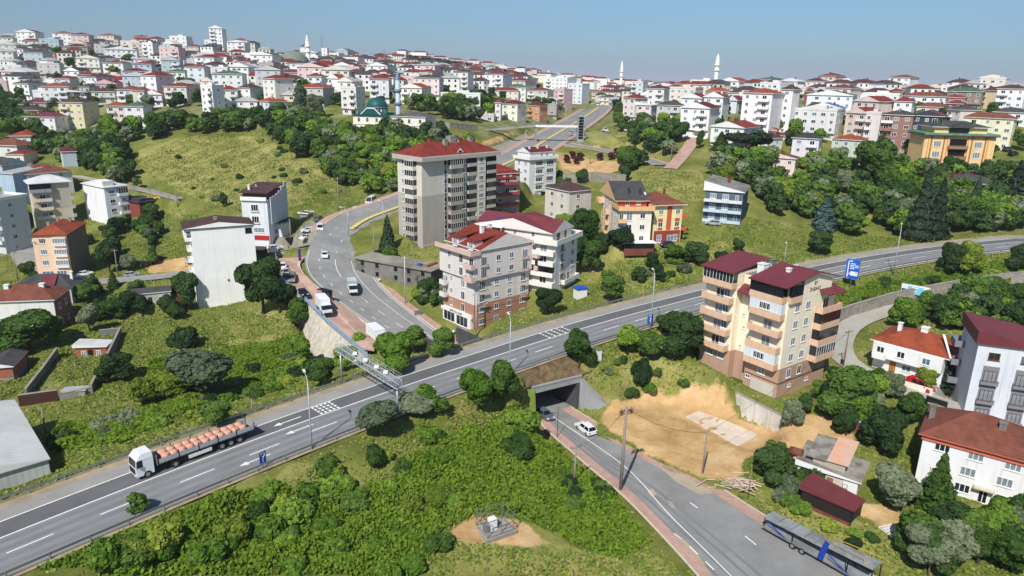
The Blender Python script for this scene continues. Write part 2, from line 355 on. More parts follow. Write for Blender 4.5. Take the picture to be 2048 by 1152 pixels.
# small roads and lanes: (photo points with heights,half width)
def pz(l): return smooth_line([at_z(*p) for p in l],4)
LANE_R = pz([(2200,560,3),(2048,577,1.8),(1950,588,.8),(1850,604,-.2),(1765,624,-1.3),(1706,644,-1.7),(1678,675,-2),(1680,712,-2.3),(1720,742,-2.5),(1800,775,-2.9),(1875,803,-3.4),(1950,828,-3.9),(2048,866,-4.6),(2150,900,-5)])
LANE_SIDE = pz([(622,489,2.9),(580,497,.6),(553,503,-.9),(520,512,-2.5),(470,525,-4.5),(385,545,-6.4),(300,555,-7),(220,562,-7.6),(150,566,-8.1),(80,575,-8.7),(20,585,-9),(-60,600,-9.3)])
LANE_LEFT = pz([(120,566,-8.3),(70,540,-8.6),(40,505,-8.5),(60,478,-7.9),(30,458,-7.4),(-30,452,-7)])
def pt(l): return smooth_line([at_t(*p) for p in l],4)
LANE_HILL = pt([(1340,337,264),(1352,326,270),(1370,305,282),(1385,283,295),(1394,264,308),(1402,250,320)])
LANE_TOWER = pt([(1130,287,338),(1150,291,332),(1200,299,318),(1265,311,298),(1330,330,272)])
LANE_PATH = pt([(146,351,290),(200,362,281),(255,374,274),(310,385,266),(358,398,259)])
LANES = [('lane',LANE_R,2.6),('side_street',LANE_SIDE,3.2),('side_street',LANE_LEFT,3.4),('brick_lane',LANE_HILL,2.6),('slip_road',LANE_TOWER,3.2),('lane',LANE_PATH,2.2)]
for nm,P,hw in LANES: carve(P,hw + .8,3.5)
# the paved forecourt above the retaining wall,the cutting for the underpass,the building pit
FORE = [(616,514),(596,527),(612,556),(669,600),(734,647),(775,672),(748,700),(708,694),(612,604),(556,556),(552,518)]
def rz(px,py):                                              # height of the curved road seen at a photo point
    z = cz(py)
    for _ in range(5): q = at_z(px,py,z); z = float(CMID[np.argmin(np.hypot(CMID[:,0] - q[0],CMID[:,1] - q[1])),2])
    return z
FOREP = [at_z(x,y,rz(x,y)) for x,y in FORE]
def flat_patch(poly,drop=.25,blend=0):
    global ZZ
    P = np.array(poly); e = 2 + blend; m = (XX > P[:,0].min() - e) & (XX < P[:,0].max() + e) & (YY > P[:,1].min() - e) & (YY < P[:,1].max() + e)
    x,y = XX[m],YY[m]; ins = in_poly(x,y,P)
    d = np.hypot(x[:,None] - P[:,0],y[:,None] - P[:,1]); wt = 1 / (d + .1) ** 2; z = (wt * P[:,2]).sum(1) / wt.sum(1)
    k = np.where(ins,1.0,0.0)
    if blend: k = np.maximum(k,1 - sstep(0,blend,line_dist(x,y,np.vstack([P,P[:1]]))[0]))
    ZZ[m] = ZZ[m] * (1 - k) + (z - drop) * k
flat_patch(FOREP,.9)
BAT_T = [at_z(x,y,rz(x,y) - .05) for x,y in ((588,585),(612,604),(655,648),(708,693),(738,714))]; BAT_B = [at_z(x,y,z) for x,y,z in ((592,624,-6.5),(628,722,-11),(668,744,-11),(712,735,-9),(742,728,-7.5))]
flat_patch([p for p in BAT_B] + [p + np.array([.8,.8,-6.5]) for p in BAT_T[::-1]],.5,2.5)
PITFLOOR = [at_z(x,y,-8.9) for x,y in ((1358,836),(1395,818),(1490,842),(1556,872),(1500,902),(1432,872))]
LOT = [at_z(x,y,-8.2) for x,y in ((1215,850),(1262,812),(1330,806),(1385,815),(1470,850),(1530,880),(1500,905),(1440,955),(1330,905))]
flat_patch(LOT,.1,4.0); flat_patch(PITFLOOR,0,1.6)

def place(C,top,Lp=None,Rp=None,W=None,D=None):
    """C: photo foot of the near corner with its distance; top: photo row of the eaves there; Lp, Rp: the other two eaves corners"""
    p = at_t(*C); ze = z_over(p[0],p[1],top)
    R = at_z(*Rp,ze) if Rp else None; L_ = at_z(*Lp,ze) if Lp else None
    if R is not None:
        u = (R - p)[:2]; Wd = float(np.linalg.norm(u)); u /= Wd
    else:
        v = (L_ - p)[:2]; v /= np.linalg.norm(v); u = np.array([v[1],-v[0]]); Wd = W
    v = np.array([-u[1],u[0]])
    Dd = float((L_ - p)[:2] @ v) if L_ is not None and D is None else D
    if W: Wd = W
    return p[0],p[1],p[2],math.atan2(u[1],u[0]),Wd,Dd,float(ze - p[2])

BLD = {}
def survey(key,C,top,Lp=None,Rp=None,W=None,D=None,pad=0.0): BLD[key] = place(C,top,Lp,Rp,W,D); PADS.append((key,pad))
PADS = []
survey('tower',(846,505,207),322,(797,312),(989,309),D=11)
survey('mid',(947,662,164),512,(894,488),(1066,490))
survey('white_terrace',(1108,586,172),490,(992,452),(1155,472))
survey('cream',(1551,796,128),606,(1391,563),(1672,580))
survey('orange',(1236,488,196),421,(1150,395),(1304,421))
survey('yellow',(1304,486,200),411,None,(1366,409),D=13)
survey('beige',(1136,447,216),384,(1091,374),None,W=9)
survey('white_five',(1057,400,262),320,(1023,316),(1113,316))
survey('redbands',(989,432,238),349,None,(1040,346),D=12)
survey('blank',(398,617,190),459,None,(507,450),D=10)
survey('shop',(541,494,214),401,(502,392),(567,388))
survey('annex',(565,474,217),448,(547,445),(581,441))
survey('stone_shop',(617,450,236),428,(583,431),(626,425))
survey('peach',(146,556,209),470,(61,473),(170,447))
survey('tan',(76,456,250),368,(35,363),(137,363))
survey('white_left',(218,449,254),376,(164,367),(254,371))
survey('small_white',(127,333,290),304,(93.5,300),(152,303))
survey('long_hip',(61,392,264),349,(24,342),(143,342))
survey('brown_hip',(36,309,303),292,(-10,288),(71,288))
survey('red_hip',(49,326,297),309,(25,306),(75,303.5))
survey('orange_hip',(63,288,312),272,(29,269),(77,266))
survey('gable_left',(11,372,276),331,None,(53,326),D=10)
survey('blue_left',(9,404,262),346,None,(25,348),D=12)
survey('edge_left',(14,508,235),402,(-50,398),None,W=10)
survey('red_roof_left',(117,662,170),600,(-35,606),(138,577))
survey('dark_roof_left',(146,604,184),575,(20,577),None,W=9)
survey('brick_hut',(215,716,158),693,(146,698),(219,686))
survey('old_hut',(343,605,183),583,(264,590),None,W=5)
survey('brick_house',(31,772,145),733,(-30,736),(50,705))
survey('shed',(105,966,100),920,(-120,956),(27,803))
survey('whred',(1880,772,132),716,(1752,680),(1926,690))
survey('lowr',(2036,1028,103),925,(1848,868),None,W=11)
survey('greyr',(2085,862,120),707,(1958,686),None,W=11)
survey('slatted',(1700,1052,99.5),1021,(1608,976),(1725,1002))
survey('shack',(1712,995,105),965,(1597,927),(1734,927))
survey('bluegrey',(1480,447,208),386,(1409,382),(1498,372))
survey('ornate',(1978,348,262),274,(1851,270),None,W=13)
survey('villa',(1993,398,247),369,(1900,367),None,W=11)
survey('ruin',(862,578,180),543,(777,496),(893,531))
survey('mosque',(851,269,304),235,(706,230),None,W=14)
def footprint(key,e=0.0):
    x,y,z,yaw,W,D,H = BLD[key]; c,s = math.cos(yaw),math.sin(yaw)
    return [np.array([x + a * c - b * s,y + a * s + b * c,z]) for a,b in ((-e,-e),(W + e,-e),(W + e,D + e),(-e,D + e))]
for k,b in BLD.items(): print('BLD %-16s z %.1f ground %.1f yaw %.0f W %.1f D %.1f H %.1f' % (k,b[2],float(z_base(b[0],b[1])),math.degrees(b[3]),b[4],b[5],b[6]))
for key,pad in PADS: flat_patch(footprint(key,.4),.05,2.5)
# ground under the bridge: a cutting from the portal right through
PORT_L,PORT_R = at_z(1072,836,UZ),at_z(1150,815,UZ)
_pd = (PORT_R - PORT_L)[:2]; _pd /= np.linalg.norm(_pd); _pn = np.array([-_pd[1],_pd[0]])     # along the portal,and into the hill
if _pn @ np.array([-1.0,1.0]) < 0: _pn = -_pn
FAR_L,FAR_R = at_z(842,706,-8.6),at_z(905,690,-8.3)
CUT = [PORT_L - np.append(_pd * 1.6,0) - np.append(_pn * 1.0,0),PORT_R + np.append(_pd * 1.6,0) - np.append(_pn * 1.0,0),FAR_R + np.array([1.5,-1,0]),FAR_L + np.array([-1.5,1,0])]
for p in CUT: p[2] = -9.2
flat_patch(CUT,.1)
def z_at(x,y):
    x = np.asarray(x,float); y = np.asarray(y,float)
    i = np.clip(np.searchsorted(GX,x) - 1,0,len(GX) - 2); j = np.clip(np.searchsorted(GY,y) - 1,0,len(GY) - 2)
    u = np.clip((x - GX[i]) / (GX[i + 1] - GX[i]),0,1); v = np.clip((y - GY[j]) / (GY[j + 1] - GY[j]),0,1)
    return ZZ[j,i] * (1 - u) * (1 - v) + ZZ[j,i + 1] * u * (1 - v) + ZZ[j + 1,i] * (1 - u) * v + ZZ[j + 1,i + 1] * u * v
_T = np.concatenate([np.arange(40,500,.5),np.arange(500,1500,2.0),np.arange(1500,14000,20.0)])
def at(px,py,lift=0.0):
    """the spot on the ground seen at a photo point (or `lift` metres over the ground)"""
    d = ray(px,py); x,y,z = d[0] * _T,d[1] * _T,CAMH + d[2] * _T
    h = z - z_at(x,y) - lift; k = np.argmax(h < 0)
    if h[k] >= 0: k = len(_T) - 1
    if k > 0 and h[k - 1] > h[k]:
        f = h[k - 1] / (h[k - 1] - h[k]); t = _T[k - 1] + (_T[k] - _T[k - 1]) * f
    else: t = _T[k]
    x,y = d[0] * t,d[1] * t
    return np.array([x,y,float(z_at(x,y))])
def depth(P): return proj(*P)[2]

# painted-on kinds of ground (what grows or lies there,not light): R dry straw,G bare soil,B paved or built-up,A lush bramble
def px_poly(l,lift=0): return [at(x,y,lift) for x,y in l]
REG = {
 0: [px_poly([(270,300),(350,278),(520,268),(560,300),(690,350),(690,395),(560,420),(430,410),(300,350)]),px_poly([(1115,560),(1200,505),(1400,480),(1650,520),(1500,560),(1300,600)]),px_poly([(1250,345),(1400,340),(1420,420),(1360,400),(1250,370)]),
     px_poly([(1180,262),(1300,258),(1340,320),(1240,300),(1160,285)]),px_poly([(1100,300),(1260,318),(1280,350),(1120,345)]),px_poly([(560,930),(700,930),(720,1040),(560,1060)]),px_poly([(1230,700),(1300,700),(1420,770),(1330,790),(1230,790)]),
     px_poly([(1440,985),(1560,1035),(1700,1100),(1780,1152),(1900,1152),(1700,1030),(1600,1010)]),px_poly([(900,1075),(1050,1040),(1180,1110),(1300,1100),(1360,1152),(850,1152)]),px_poly([(600,640),(520,620),(400,640),(450,690),(560,680)]),px_poly([(1560,560),(1640,570),(1700,640),(1760,620),(1680,590)])],
 1: [px_poly([(1196,836),(1262,800),(1440,900),(1500,955),(1420,962),(1302,913),(1206,852)]),px_poly([(1215,845),(1262,800),(1300,768),(1420,755),(1440,790),(1560,845),(1560,885),(1500,915),(1440,960),(1330,905)]),px_poly([(880,1070),(960,1030),(1040,1040),(1110,1090),(1060,1100),(930,1085)]),px_poly([(1560,850),(1660,830),(1720,880),(1620,930),(1560,930)]),px_poly([(290,528),(370,512),(388,540),(300,548)]),
     px_poly([(1110,305),(1250,322),(1255,345),(1120,335)]),px_poly([(1185,290),(1205,288),(1205,296),(1185,297)]),px_poly([(1700,1000),(1800,1020),(1830,1100),(1760,1060)]),px_poly([(960,285),(1030,262),(1055,262),(960,300)])],
 2: [px_poly([(0,440),(60,450),(60,490),(0,520)]),px_poly([(0,590),(130,560),(150,570),(0,660)]),px_poly([(500,480),(560,470),(620,440),(650,445),(600,500),(550,510)]),px_poly([(1740,770),(1800,752),(1900,790),(2048,840),(2048,900),(1900,830)]),px_poly([(1080,430),(1110,420),(1130,455),(1090,465)]),px_poly([(930,600),(900,640),(935,665),(985,640)])],
 3: [px_poly([(560,1152),(640,1000),(780,960),(900,870),(1060,850),(1160,940),(1250,1030),(1310,1080),(1230,1120),(1100,1060),(960,1020),(870,1060),(800,1152)]),px_poly([(60,1120),(300,1060),(500,1010),(520,1152),(0,1152)]),px_poly([(100,900),(240,890),(440,800),(560,760),(640,700),(500,690),(300,720),(280,830),(120,850)])],
}
def build_ground():
    nx,ny = len(GX),len(GY)
    n1 = np.sin(XX * .35) * np.cos(YY * .31) * .12 + np.sin(XX * 1.1 + YY * .7) * .07
    zz = ZZ + np.where(_near,n1 * (ZZ < 60),0)
    soil = np.zeros(XX.shape,bool)
    for P in REG[1]: soil |= in_poly(XX,YY,P)
    rs = np.random.RandomState(2).rand(*XX.shape); zz = zz + np.where(soil & _near,(rs - .5) * .34 + np.sin(XX * 2.1) * np.sin(YY * 1.7) * .12,0)
    V = np.stack([XX,YY,zz],-1).reshape(-1,3)
    i = np.arange(ny - 1)[:,None] * nx + np.arange(nx - 1)[None]
    F = np.stack([i,i + 1,i + nx + 1,i + nx],-1).reshape(-1,4)
    colr = np.zeros((ny,nx,4),'f4')
    for ch,polys in REG.items():
        for P in polys:
            P = np.array(P); m = (XX > P[:,0].min()) & (XX < P[:,0].max()) & (YY > P[:,1].min()) & (YY < P[:,1].max())
            if m.any():
                q = np.zeros(XX.shape,bool); q[m] = in_poly(XX[m],YY[m],P); colr[...,ch] = np.where(q,1,colr[...,ch])
    far = (YY > 330) | (np.hypot(XX,YY) > 420)
    colr[...,2] = np.where(far,.42,colr[...,2])
    for _ in range(2):                                       # soften the seams between kinds
        c = colr.copy(); c[1:-1,1:-1] = (colr[1:-1,1:-1] * 2 + colr[:-2,1:-1] + colr[2:,1:-1] + colr[1:-1,:-2] + colr[1:-1,2:]) / 6; colr = c
    m = bpy.data.materials.new('ground cover'); m.use_nodes = True; nt = m.node_tree; b = nt.nodes['Principled BSDF']; L = nt.links.new
    b.inputs['Roughness'].default_value = .95; b.inputs['Specular IOR Level'].default_value = .1
    tc = _n(nt,'ShaderNodeTexCoord'); at_ = _n(nt,'ShaderNodeAttribute',attribute_name='cover'); sep = _n(nt,'ShaderNodeSeparateColor'); L(at_.outputs['Color'],sep.inputs[0])
    def noise(sc,det=6,ro=.65):
        n = _n(nt,'ShaderNodeTexNoise'); n.inputs['Scale'].default_value = sc; n.inputs['Detail'].default_value = det; n.inputs['Roughness'].default_value = ro; L(tc.outputs['Object'],n.inputs['Vector']); return n.outputs['Fac']
    def ramp(f,stops):
        r = _n(nt,'ShaderNodeValToRGB'); e = r.color_ramp.elements
        e[0].position,e[0].color = stops[0][0],(*lin(stops[0][1]),1); e[1].position,e[1].color = stops[-1][0],(*lin(stops[-1][1]),1)
        for p,c in stops[1:-1]: q = e.new(p); q.color = (*lin(c),1)
        L(f,r.inputs[0]); return r.outputs[0]
    def mix(f,a,b2):
        x = _n(nt,'ShaderNodeMix',data_type='RGBA'); L(f,x.inputs['Factor']); L(a,x.inputs['A']); L(b2,x.inputs['B']); return x.outputs['Result']
    def mask(chan,sc):                                      # frayed edge
        ad = _n(nt,'ShaderNodeMath',operation='ADD'); L(chan,ad.inputs[0]); sb = _n(nt,'ShaderNodeMath',operation='MULTIPLY_ADD'); L(noise(sc),sb.inputs[0]); sb.inputs[1].default_value = 1.1; sb.inputs[2].default_value = -.55
        L(sb.outputs[0],ad.inputs[1]); mr = _n(nt,'ShaderNodeMapRange'); mr.inputs['From Min'].default_value = .4; mr.inputs['From Max'].default_value = .62; L(ad.outputs[0],mr.inputs[0]); return mr.outputs[0]
    grass = ramp(noise(.09,9,.7),[(.3,(76,88,38)),(.44,(102,110,50)),(.57,(122,124,64)),(.7,(150,142,96))])
    straw = ramp(noise(.14,9,.72),[(.3,(104,112,54)),(.44,(130,132,70)),(.56,(152,146,86)),(.7,(172,160,104))])
    soil = ramp(noise(.12,9,.7),[(.3,(150,116,76)),(.46,(184,150,104)),(.56,(198,166,120)),(.7,(208,184,146))])
    paved = ramp(noise(.1,8),[(.3,(110,110,102)),(.5,(146,142,132)),(.7,(110,116,84))])
    lush = ramp(noise(.3,9,.7),[(.3,(44,66,18)),(.5,(76,104,28)),(.7,(104,132,40))])
    c = mix(mask(sep.outputs[0],.15),grass,straw); c = mix(mask(at_.outputs['Alpha'],.2),c,lush); c = mix(mask(sep.outputs[2],.12),c,paved); c = mix(mask(sep.outputs[1],.3),c,soil)
    L(c,b.inputs['Base Color'])
    bp = _n(nt,'ShaderNodeBump'); bp.inputs['Strength'].default_value = .8; bp.inputs['Distance'].default_value = .35; L(noise(.9,8,.75),bp.inputs['Height']); L(bp.outputs[0],b.inputs['Normal'])
    me = np_mesh('ground',V,F,m,True)
    ca = me.color_attributes.new('cover','FLOAT_COLOR','POINT'); ca.data.foreach_set('color',colr.reshape(-1,4).ravel())
    tag(link('ground',me),kind='structure')
build_ground()
# ------------------------------------------------------------------ roads
def asphalt(name,col,var=.12,seam=0):
    m = mat(name,col,.88,var,.25,spec=.2,bump=.1,bscale=8,spots=.18)
    return m
M_asph = asphalt('asphalt grey',(134,136,137)); M_asphd = asphalt('asphalt dark new',(102,103,104)); M_asphl = asphalt('asphalt pale shoulder',(150,148,142))
M_asphu = asphalt('asphalt worn',(136,136,134),.16); M_lane = asphalt('pale concrete lane',(168,165,154),.1)
M_mark = mat('road paint white',(226,226,220),.8,.1,2.0); M_yel = mat('kerb paint yellow',(204,184,112),.8,.15,1.0)
M_pav = mat('pinkish paving bricks',(184,152,138),.9,.12,.8,stripes=('DIAGONAL',.4,.15),spots=.3); M_kerb = mat('pale kerb stone',(196,184,164),.9,.1,1.2)
M_dirt = mat('dry dirt verge',(160,146,120),.95,.2,.6,spots=.3)
def strip(mb,A,B,m=0,dz=0.0):
    n = max(len(A),len(B)); q = np.linspace(0,1,n)
    f = lambda P: np.stack([np.interp(q,np.linspace(0,1,len(P)),P[:,k]) for k in range(3)],1)
    A,B = f(np.asarray(A)),f(np.asarray(B))
    for k in range(n - 1):
        mb.face([B[k] + (0,0,dz),B[k + 1] + (0,0,dz),A[k + 1] + (0,0,dz),A[k] + (0,0,dz)],m)
def dash(mb,P,off,w,s0,s1,m=0,dz=.02):
    """a painted line along P between arc lengths"""
    s = np.concatenate([[0],np.cumsum(np.linalg.norm(np.diff(P[:,:2],axis=0),axis=1))])
    q = np.linspace(s0,s1,max(2,int((s1 - s0) / 4) + 2)); R = np.stack([np.interp(q,s,P[:,k]) for k in range(3)],1)
    strip(mb,offset_line(R,off + w / 2),offset_line(R,off - w / 2),m,dz)
HWF = resample(HWY,3.0)
mb = MB()
strip(mb,offset_line(HWF,6.3),offset_line(HWF,3.5),2); strip(mb,offset_line(HWF,3.5),offset_line(HWF,.0),1)
strip(mb,offset_line(HWF,0),offset_line(HWF,-7.7),0)
strip(mb,offset_line(HWF,8.2),offset_line(HWF,6.3),3,-.03); strip(mb,offset_line(HWF,-7.7),offset_line(HWF,-8.6),3,-.03)
tag(mb.build('highway',[M_asph,M_asphd,M_asphl,M_dirt]),kind='structure')
HS = np.concatenate([[0],np.cumsum(np.linalg.norm(np.diff(HWF[:,:2],axis=0),axis=1))]); HLEN = HS[-1]
def hw_s(px,py):                                            # arc length of a photo point on the highway
    p = at_z(px,py,zh(px)); return float(HS[np.argmin(np.hypot(HWF[:,0] - p[0],HWF[:,1] - p[1]))])
mb = MB()
dash(mb,HWF,3.5,.2,0,HLEN); dash(mb,HWF,0,.22,0,HLEN); dash(mb,HWF,-7.15,.22,0,HLEN)
s0 = hw_s(185,1031) % 9.6
k = s0
while k < HLEN - 6: dash(mb,HWF,-3.55,.2,k,k + 4.6); k += 9.6
def cross_bars(px0,px1,py0,py1,n):                       # speed-reducing bars across the climbing lane
    a,b = hw_s(px0,py0),hw_s(px1,py1)
    for i in range(n):
        s = a + (b - a) * i / (n - 1)
        for o in (.5,1.35,2.2,3.05): dash(mb,HWF,o,.52,s,s + .42)
cross_bars(655,692,830,812,5); cross_bars(1094,1124,668,654,5)
def arrow(px,py,off):
    s = hw_s(px,py); dash(mb,HWF,off,.22,s,s + 3.4)
    R = np.stack([np.interp([s - 1.2,s],HS,HWF[:,k]) for k in range(3)],1); a = offset_line(R,off)
    b = offset_line(R,off + .5)[1]; c = offset_line(R,off - .5)[1]; mb.face([a[0] + (0,0,.021),c + (0,0,.021),b + (0,0,.021)])
arrow(560,855,1.75); arrow(585,873,-1.75); arrow(480,912,-5.3)
mt_ = MB()
for o in (.95,2.55,-.9,-2.6,-4.4,-6.1): dash(mt_,HWF,o,.8,0,HLEN,0,.008) if o < 0 else None
for A_,B_ in ((UL,UR),):
    for q in (.12,.2,.3,.38): P_,Q_ = mid_line(A_,B_,40); dash(mt_,P_ * (1 - q) + Q_ * q,0,.5,0,60,0,.008)
tag(mt_.build('tyre_wear',[mat('worn wheel track',(121,122,123),.85,.14,.2)]),kind='structure')
tag(mb.build('highway_markings',M_mark),kind='structure')

# curved road and avenue
mb = MB(); A,B = mid_line(CL,CR,90); strip(mb,A,B,0); tag(mb.build('curved_road',[M_asphu]),kind='structure')
mb = MB()
md = A * .53 + B * .47; i0 = int(np.argmin([np.hypot(*(proj(*p)[:2] - np.array([700,466]))) for p in md])); i1 = i0 + 1
med = resample(md[i0:],2.5)
mb = MB()
for off,w,mm in ((0,1.5,0),):
    L_,R_ = offset_line(med,w / 2),offset_line(med,-w / 2)
    strip(mb,L_ + (0,0,.22),R_ + (0,0,.22),0); strip(mb,L_,L_ + (0,0,.22),0); strip(mb,R_ + (0,0,.22),R_,0)
tag(mb.build('median_kerb',[M_yel]),kind='structure')
mb = MB(); full = np.concatenate([[0],np.cumsum(np.linalg.norm(np.diff(md[:,:2],axis=0),axis=1))])
lo = float(full[i0]); k = 4.0
lw = A * .78 + B * .22; lw2 = A * .27 + B * .73
for P,o in ((md,0),):
    while k < lo - 8: dash(mb,P,o,.14,k,k + (3.0 if k < 40 else 7.5)); k += 7.5
ls = np.concatenate([[0],np.cumsum(np.linalg.norm(np.diff(lw[:,:2],axis=0),axis=1))])[-1]
k = 3.0
while k < ls - 6:
    if k < 75: dash(mb,lw,0,.14,k,k + 1.6)
    dash(mb,lw2,0,.12,k,k + (2 if k > 80 else 5.0)); k += 5.0
for P in (A,B): dash(mb,P,-.5 if P is A else .5,.13,1,60)
tag(mb.build('curved_road_markings',M_mark),kind='structure')
def footway(name,P,w,side,h=.14,mat_=M_pav):
    """kerbed pavement along P; side +1 lies to the left of travel"""
    mb = MB(); P = resample(P,2.5); K = offset_line(P,side * .3); O = offset_line(P,side * w); up = np.array([0,0,h])
    a,b = (K,O) if side < 0 else (O,K)
    strip(mb,b + up,a + up,0) if side < 0 else strip(mb,a + up,b + up,0)
    a,b = (P,K) if side < 0 else (K,P)
    strip(mb,a + up,b + up,1); strip(mb,P + up,P,1) if side > 0 else strip(mb,P,P + up,1); strip(mb,O + up,O - (0,0,.6),0) if side < 0 else strip(mb,O - (0,0,.6),O + up,0)
    return tag(mb.build(name,[mat_,M_kerb]),kind='structure')
ys = [proj(*p)[1] for p in CL]
j = int(np.argmin(np.abs(np.array(ys) - 466)))
footway('pavement',CL[j:],2.8,1); footway('pavement',CR,2.2,-1)
mb = MB(); P = np.array(FOREP); up = np.array([0,0,.14])
mb.prism([tuple(p) for p in P],lambda p: min(q[2] + .0 for q in FOREP if abs(q[0] - p[0]) < 1e-6 and abs(q[1] - p[1]) < 1e-6) - .3,lambda p: [q[2] for q in FOREP if abs(q[0] - p[0]) < 1e-6 and abs(q[1] - p[1]) < 1e-6][0] + .14,0)
tag(mb.build('forecourt_paving',[M_pav]),kind='structure')
mb = MB(); fk = smooth_line(P[:6],2,1); strip(mb,offset_line(fk,.0) + (0,0,.17),offset_line(fk,-.7) + (0,0,.17)); tag(mb.build('kerb',[M_kerb]),kind='structure')

# underpass road,its bridge and wing walls
mb = MB(); strip(mb,UL,UR,0)
deep = [FAR_L,FAR_R]; tl = np.array([PORT_L,FAR_L]); tr = np.array([PORT_R,FAR_R]); tl[:,2] = [-9,-8.7]; tr[:,2] = [-9,-8.7]
strip(mb,tl[::-1],tr[::-1],0,.0)
tag(mb.build('underpass_road',[M_asphu]),kind='structure')
mb = MB()
def pxline(l,z): return smooth_line([at_z(x,y,z) for x,y in l],2)
def paint(l,w,z=UZ): P_ = pxline(l,z); strip(mb,offset_line(P_,w / 2),offset_line(P_,-w / 2),0,.02)
paint([(1100,830),(1172,877),(1244,927),(1285,966),(1330,1022),(1400,1090),(1480,1170)],.16)
paint([(1160,828),(1200,851),(1256,888),(1330,930),(1400,967),(1530,1046),(1640,1112),(1760,1190)],.16)
paint([(1092,857),(1123,882),(1179,932),(1242,985),(1300,1035),(1363,1078)],.14)
for a,b in (((1379,1093),(1396,1109)),((1411,1123),(1428,1140))): paint([a,b],.2)
for a,b in (((1380,1005),(1395,1016)),((1490,1072),(1512,1090))): paint([a,b],.2)
tag(mb.build('underpass_markings',M_mark),kind='structure')
footway('pavement',UL,1.9,1); footway('pavement',UR,2.2,-1)
mb = MB()
rng = random.Random(3)
def blot(pts,z,m):
    P_ = [at_z(x,y,z) for x,y in pts]; mb.face([p + np.array([0,0,.012]) for p in P_],m)
M_dust = mat('road dust',(168,156,134),.95,.15,.5)
blot([(1285,905),(1310,900),(1395,945),(1440,985),(1400,990),(1350,962)],UZ + .0,0); blot([(1295,980),(1305,977),(1313,990),(1300,994)],UZ,0); blot([(1335,1000),(1345,1005),(1352,1018),(1340,1012)],UZ,0)
blot([(1345,1068),(1352,1065),(1385,1095),(1412,1130),(1400,1128)],UZ,0)
tag(mb.build('dust',[M_dust]),kind='structure')

_up = np.array([0,0,1.0]); pn3 = np.append(_pn,0); pd3 = np.append(_pd,0)
bridge = empty('underpass_bridge',tuple((PORT_L + PORT_R) / 2),0,'concrete road underpass with a dark mouth cut below the highway','underpass')
bo = np.array(bridge.location)
M_fasc = mat('weathered portal concrete',(150,152,152),.9,.12,.5,streak=.6,spots=.3); M_abin = mat('tunnel shade concrete',(74,74,76),.95,.15,.5); M_abut = mat('grey painted wing wall',(146,150,154),.85,.1,.4,streak=.4)  # inner abutments coloured dark to paint in the tunnel's shade
def quadbox(mb,p,q,z0,z1,th,inward,m=0,z0b=None,z1b=None):
    """a wall from p to q in plan with a thickness along `inward`"""
    p = np.array(p[:2]); q = np.array(q[:2]); t = np.array(inward[:2]) * th
    z0b = z0 if z0b is None else z0b; z1b = z1 if z1b is None else z1b
    a = [(*p,z0),(*q,z0b),(*(q + t),z0b),(*(p + t),z0),(*p,z1),(*q,z1b),(*(q + t),z1b),(*(p + t),z1)]
    mb.hull8([np.array(v) - bo for v in a],m)
FL,FR = PORT_L - pd3 * .9,PORT_R + pd3 * 1.3
mb = MB(); quadbox(mb,FL,FR,-4.0,-2.75,.5,_pn); quadbox(mb,FL - pn3 * .12,FR - pn3 * .12,-2.85,-2.6,.5,_pn,0); mb.build('fascia',M_fasc,bridge)
mb = MB(); _o8 = offset_line(HWF,8.6)
def toward(a,b):
    q = [a + (b - a) * k for k in np.linspace(0,1,60)]; return min(q,key=lambda p: np.hypot(_o8[:,0] - p[0],_o8[:,1] - p[1]).min())
e = toward(FL,np.array(FAR_L)); e2 = toward(FR,np.array(FAR_R))
mb.hull8([np.append(v[:2],z) - bo for z in (-4.0,-2.9) for v in (FL + pn3 * .5,FR + pn3 * .5,e2,e)]); mb.build('deck',M_concd,bridge)
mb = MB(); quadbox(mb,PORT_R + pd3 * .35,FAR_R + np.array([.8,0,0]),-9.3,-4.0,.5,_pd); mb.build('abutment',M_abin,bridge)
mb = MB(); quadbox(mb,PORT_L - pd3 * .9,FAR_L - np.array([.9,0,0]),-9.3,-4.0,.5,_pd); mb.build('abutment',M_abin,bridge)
# the slope between the portal head and the highway shoulder,burnt black
hn = [HWF[np.argmin(np.hypot(HWF[:,0] - p[0],HWF[:,1] - p[1]))] for p in (FL,FR)]
E0 = offset_line(HWF,-8.4); ia,ib = [int(np.argmin(np.hypot(E0[:,0] - p[0],E0[:,1] - p[1]))) for p in (FL - pd3 * 3 + pn3 * 4,FR + pd3 * 3 + pn3 * 4)]
mb = MB(); top = E0[min(ia,ib):max(ia,ib) + 1]; bot = np.linspace(FL + pn3 * .45 - pd3 * 2.5,FR + pn3 * .45 + pd3 * 2.5,len(top)); bot[:,2] = -2.75
if np.dot(top[-1][:2] - top[0][:2],_pd) < 0: top = top[::-1]
md_ = (top + bot) / 2 + np.array([0,0,.25]); strip(mb,top - (0,0,.1),md_); strip(mb,md_,bot);
M_burnt = mat('burnt slope',(84,72,58),.95,.35,.9,col2=(132,112,80),bump=.8,bscale=3)
tag(mb.build('embankment_slope',[M_burnt]),kind='structure')
SLOPE_TOP,SLOPE_BOT = top,bot
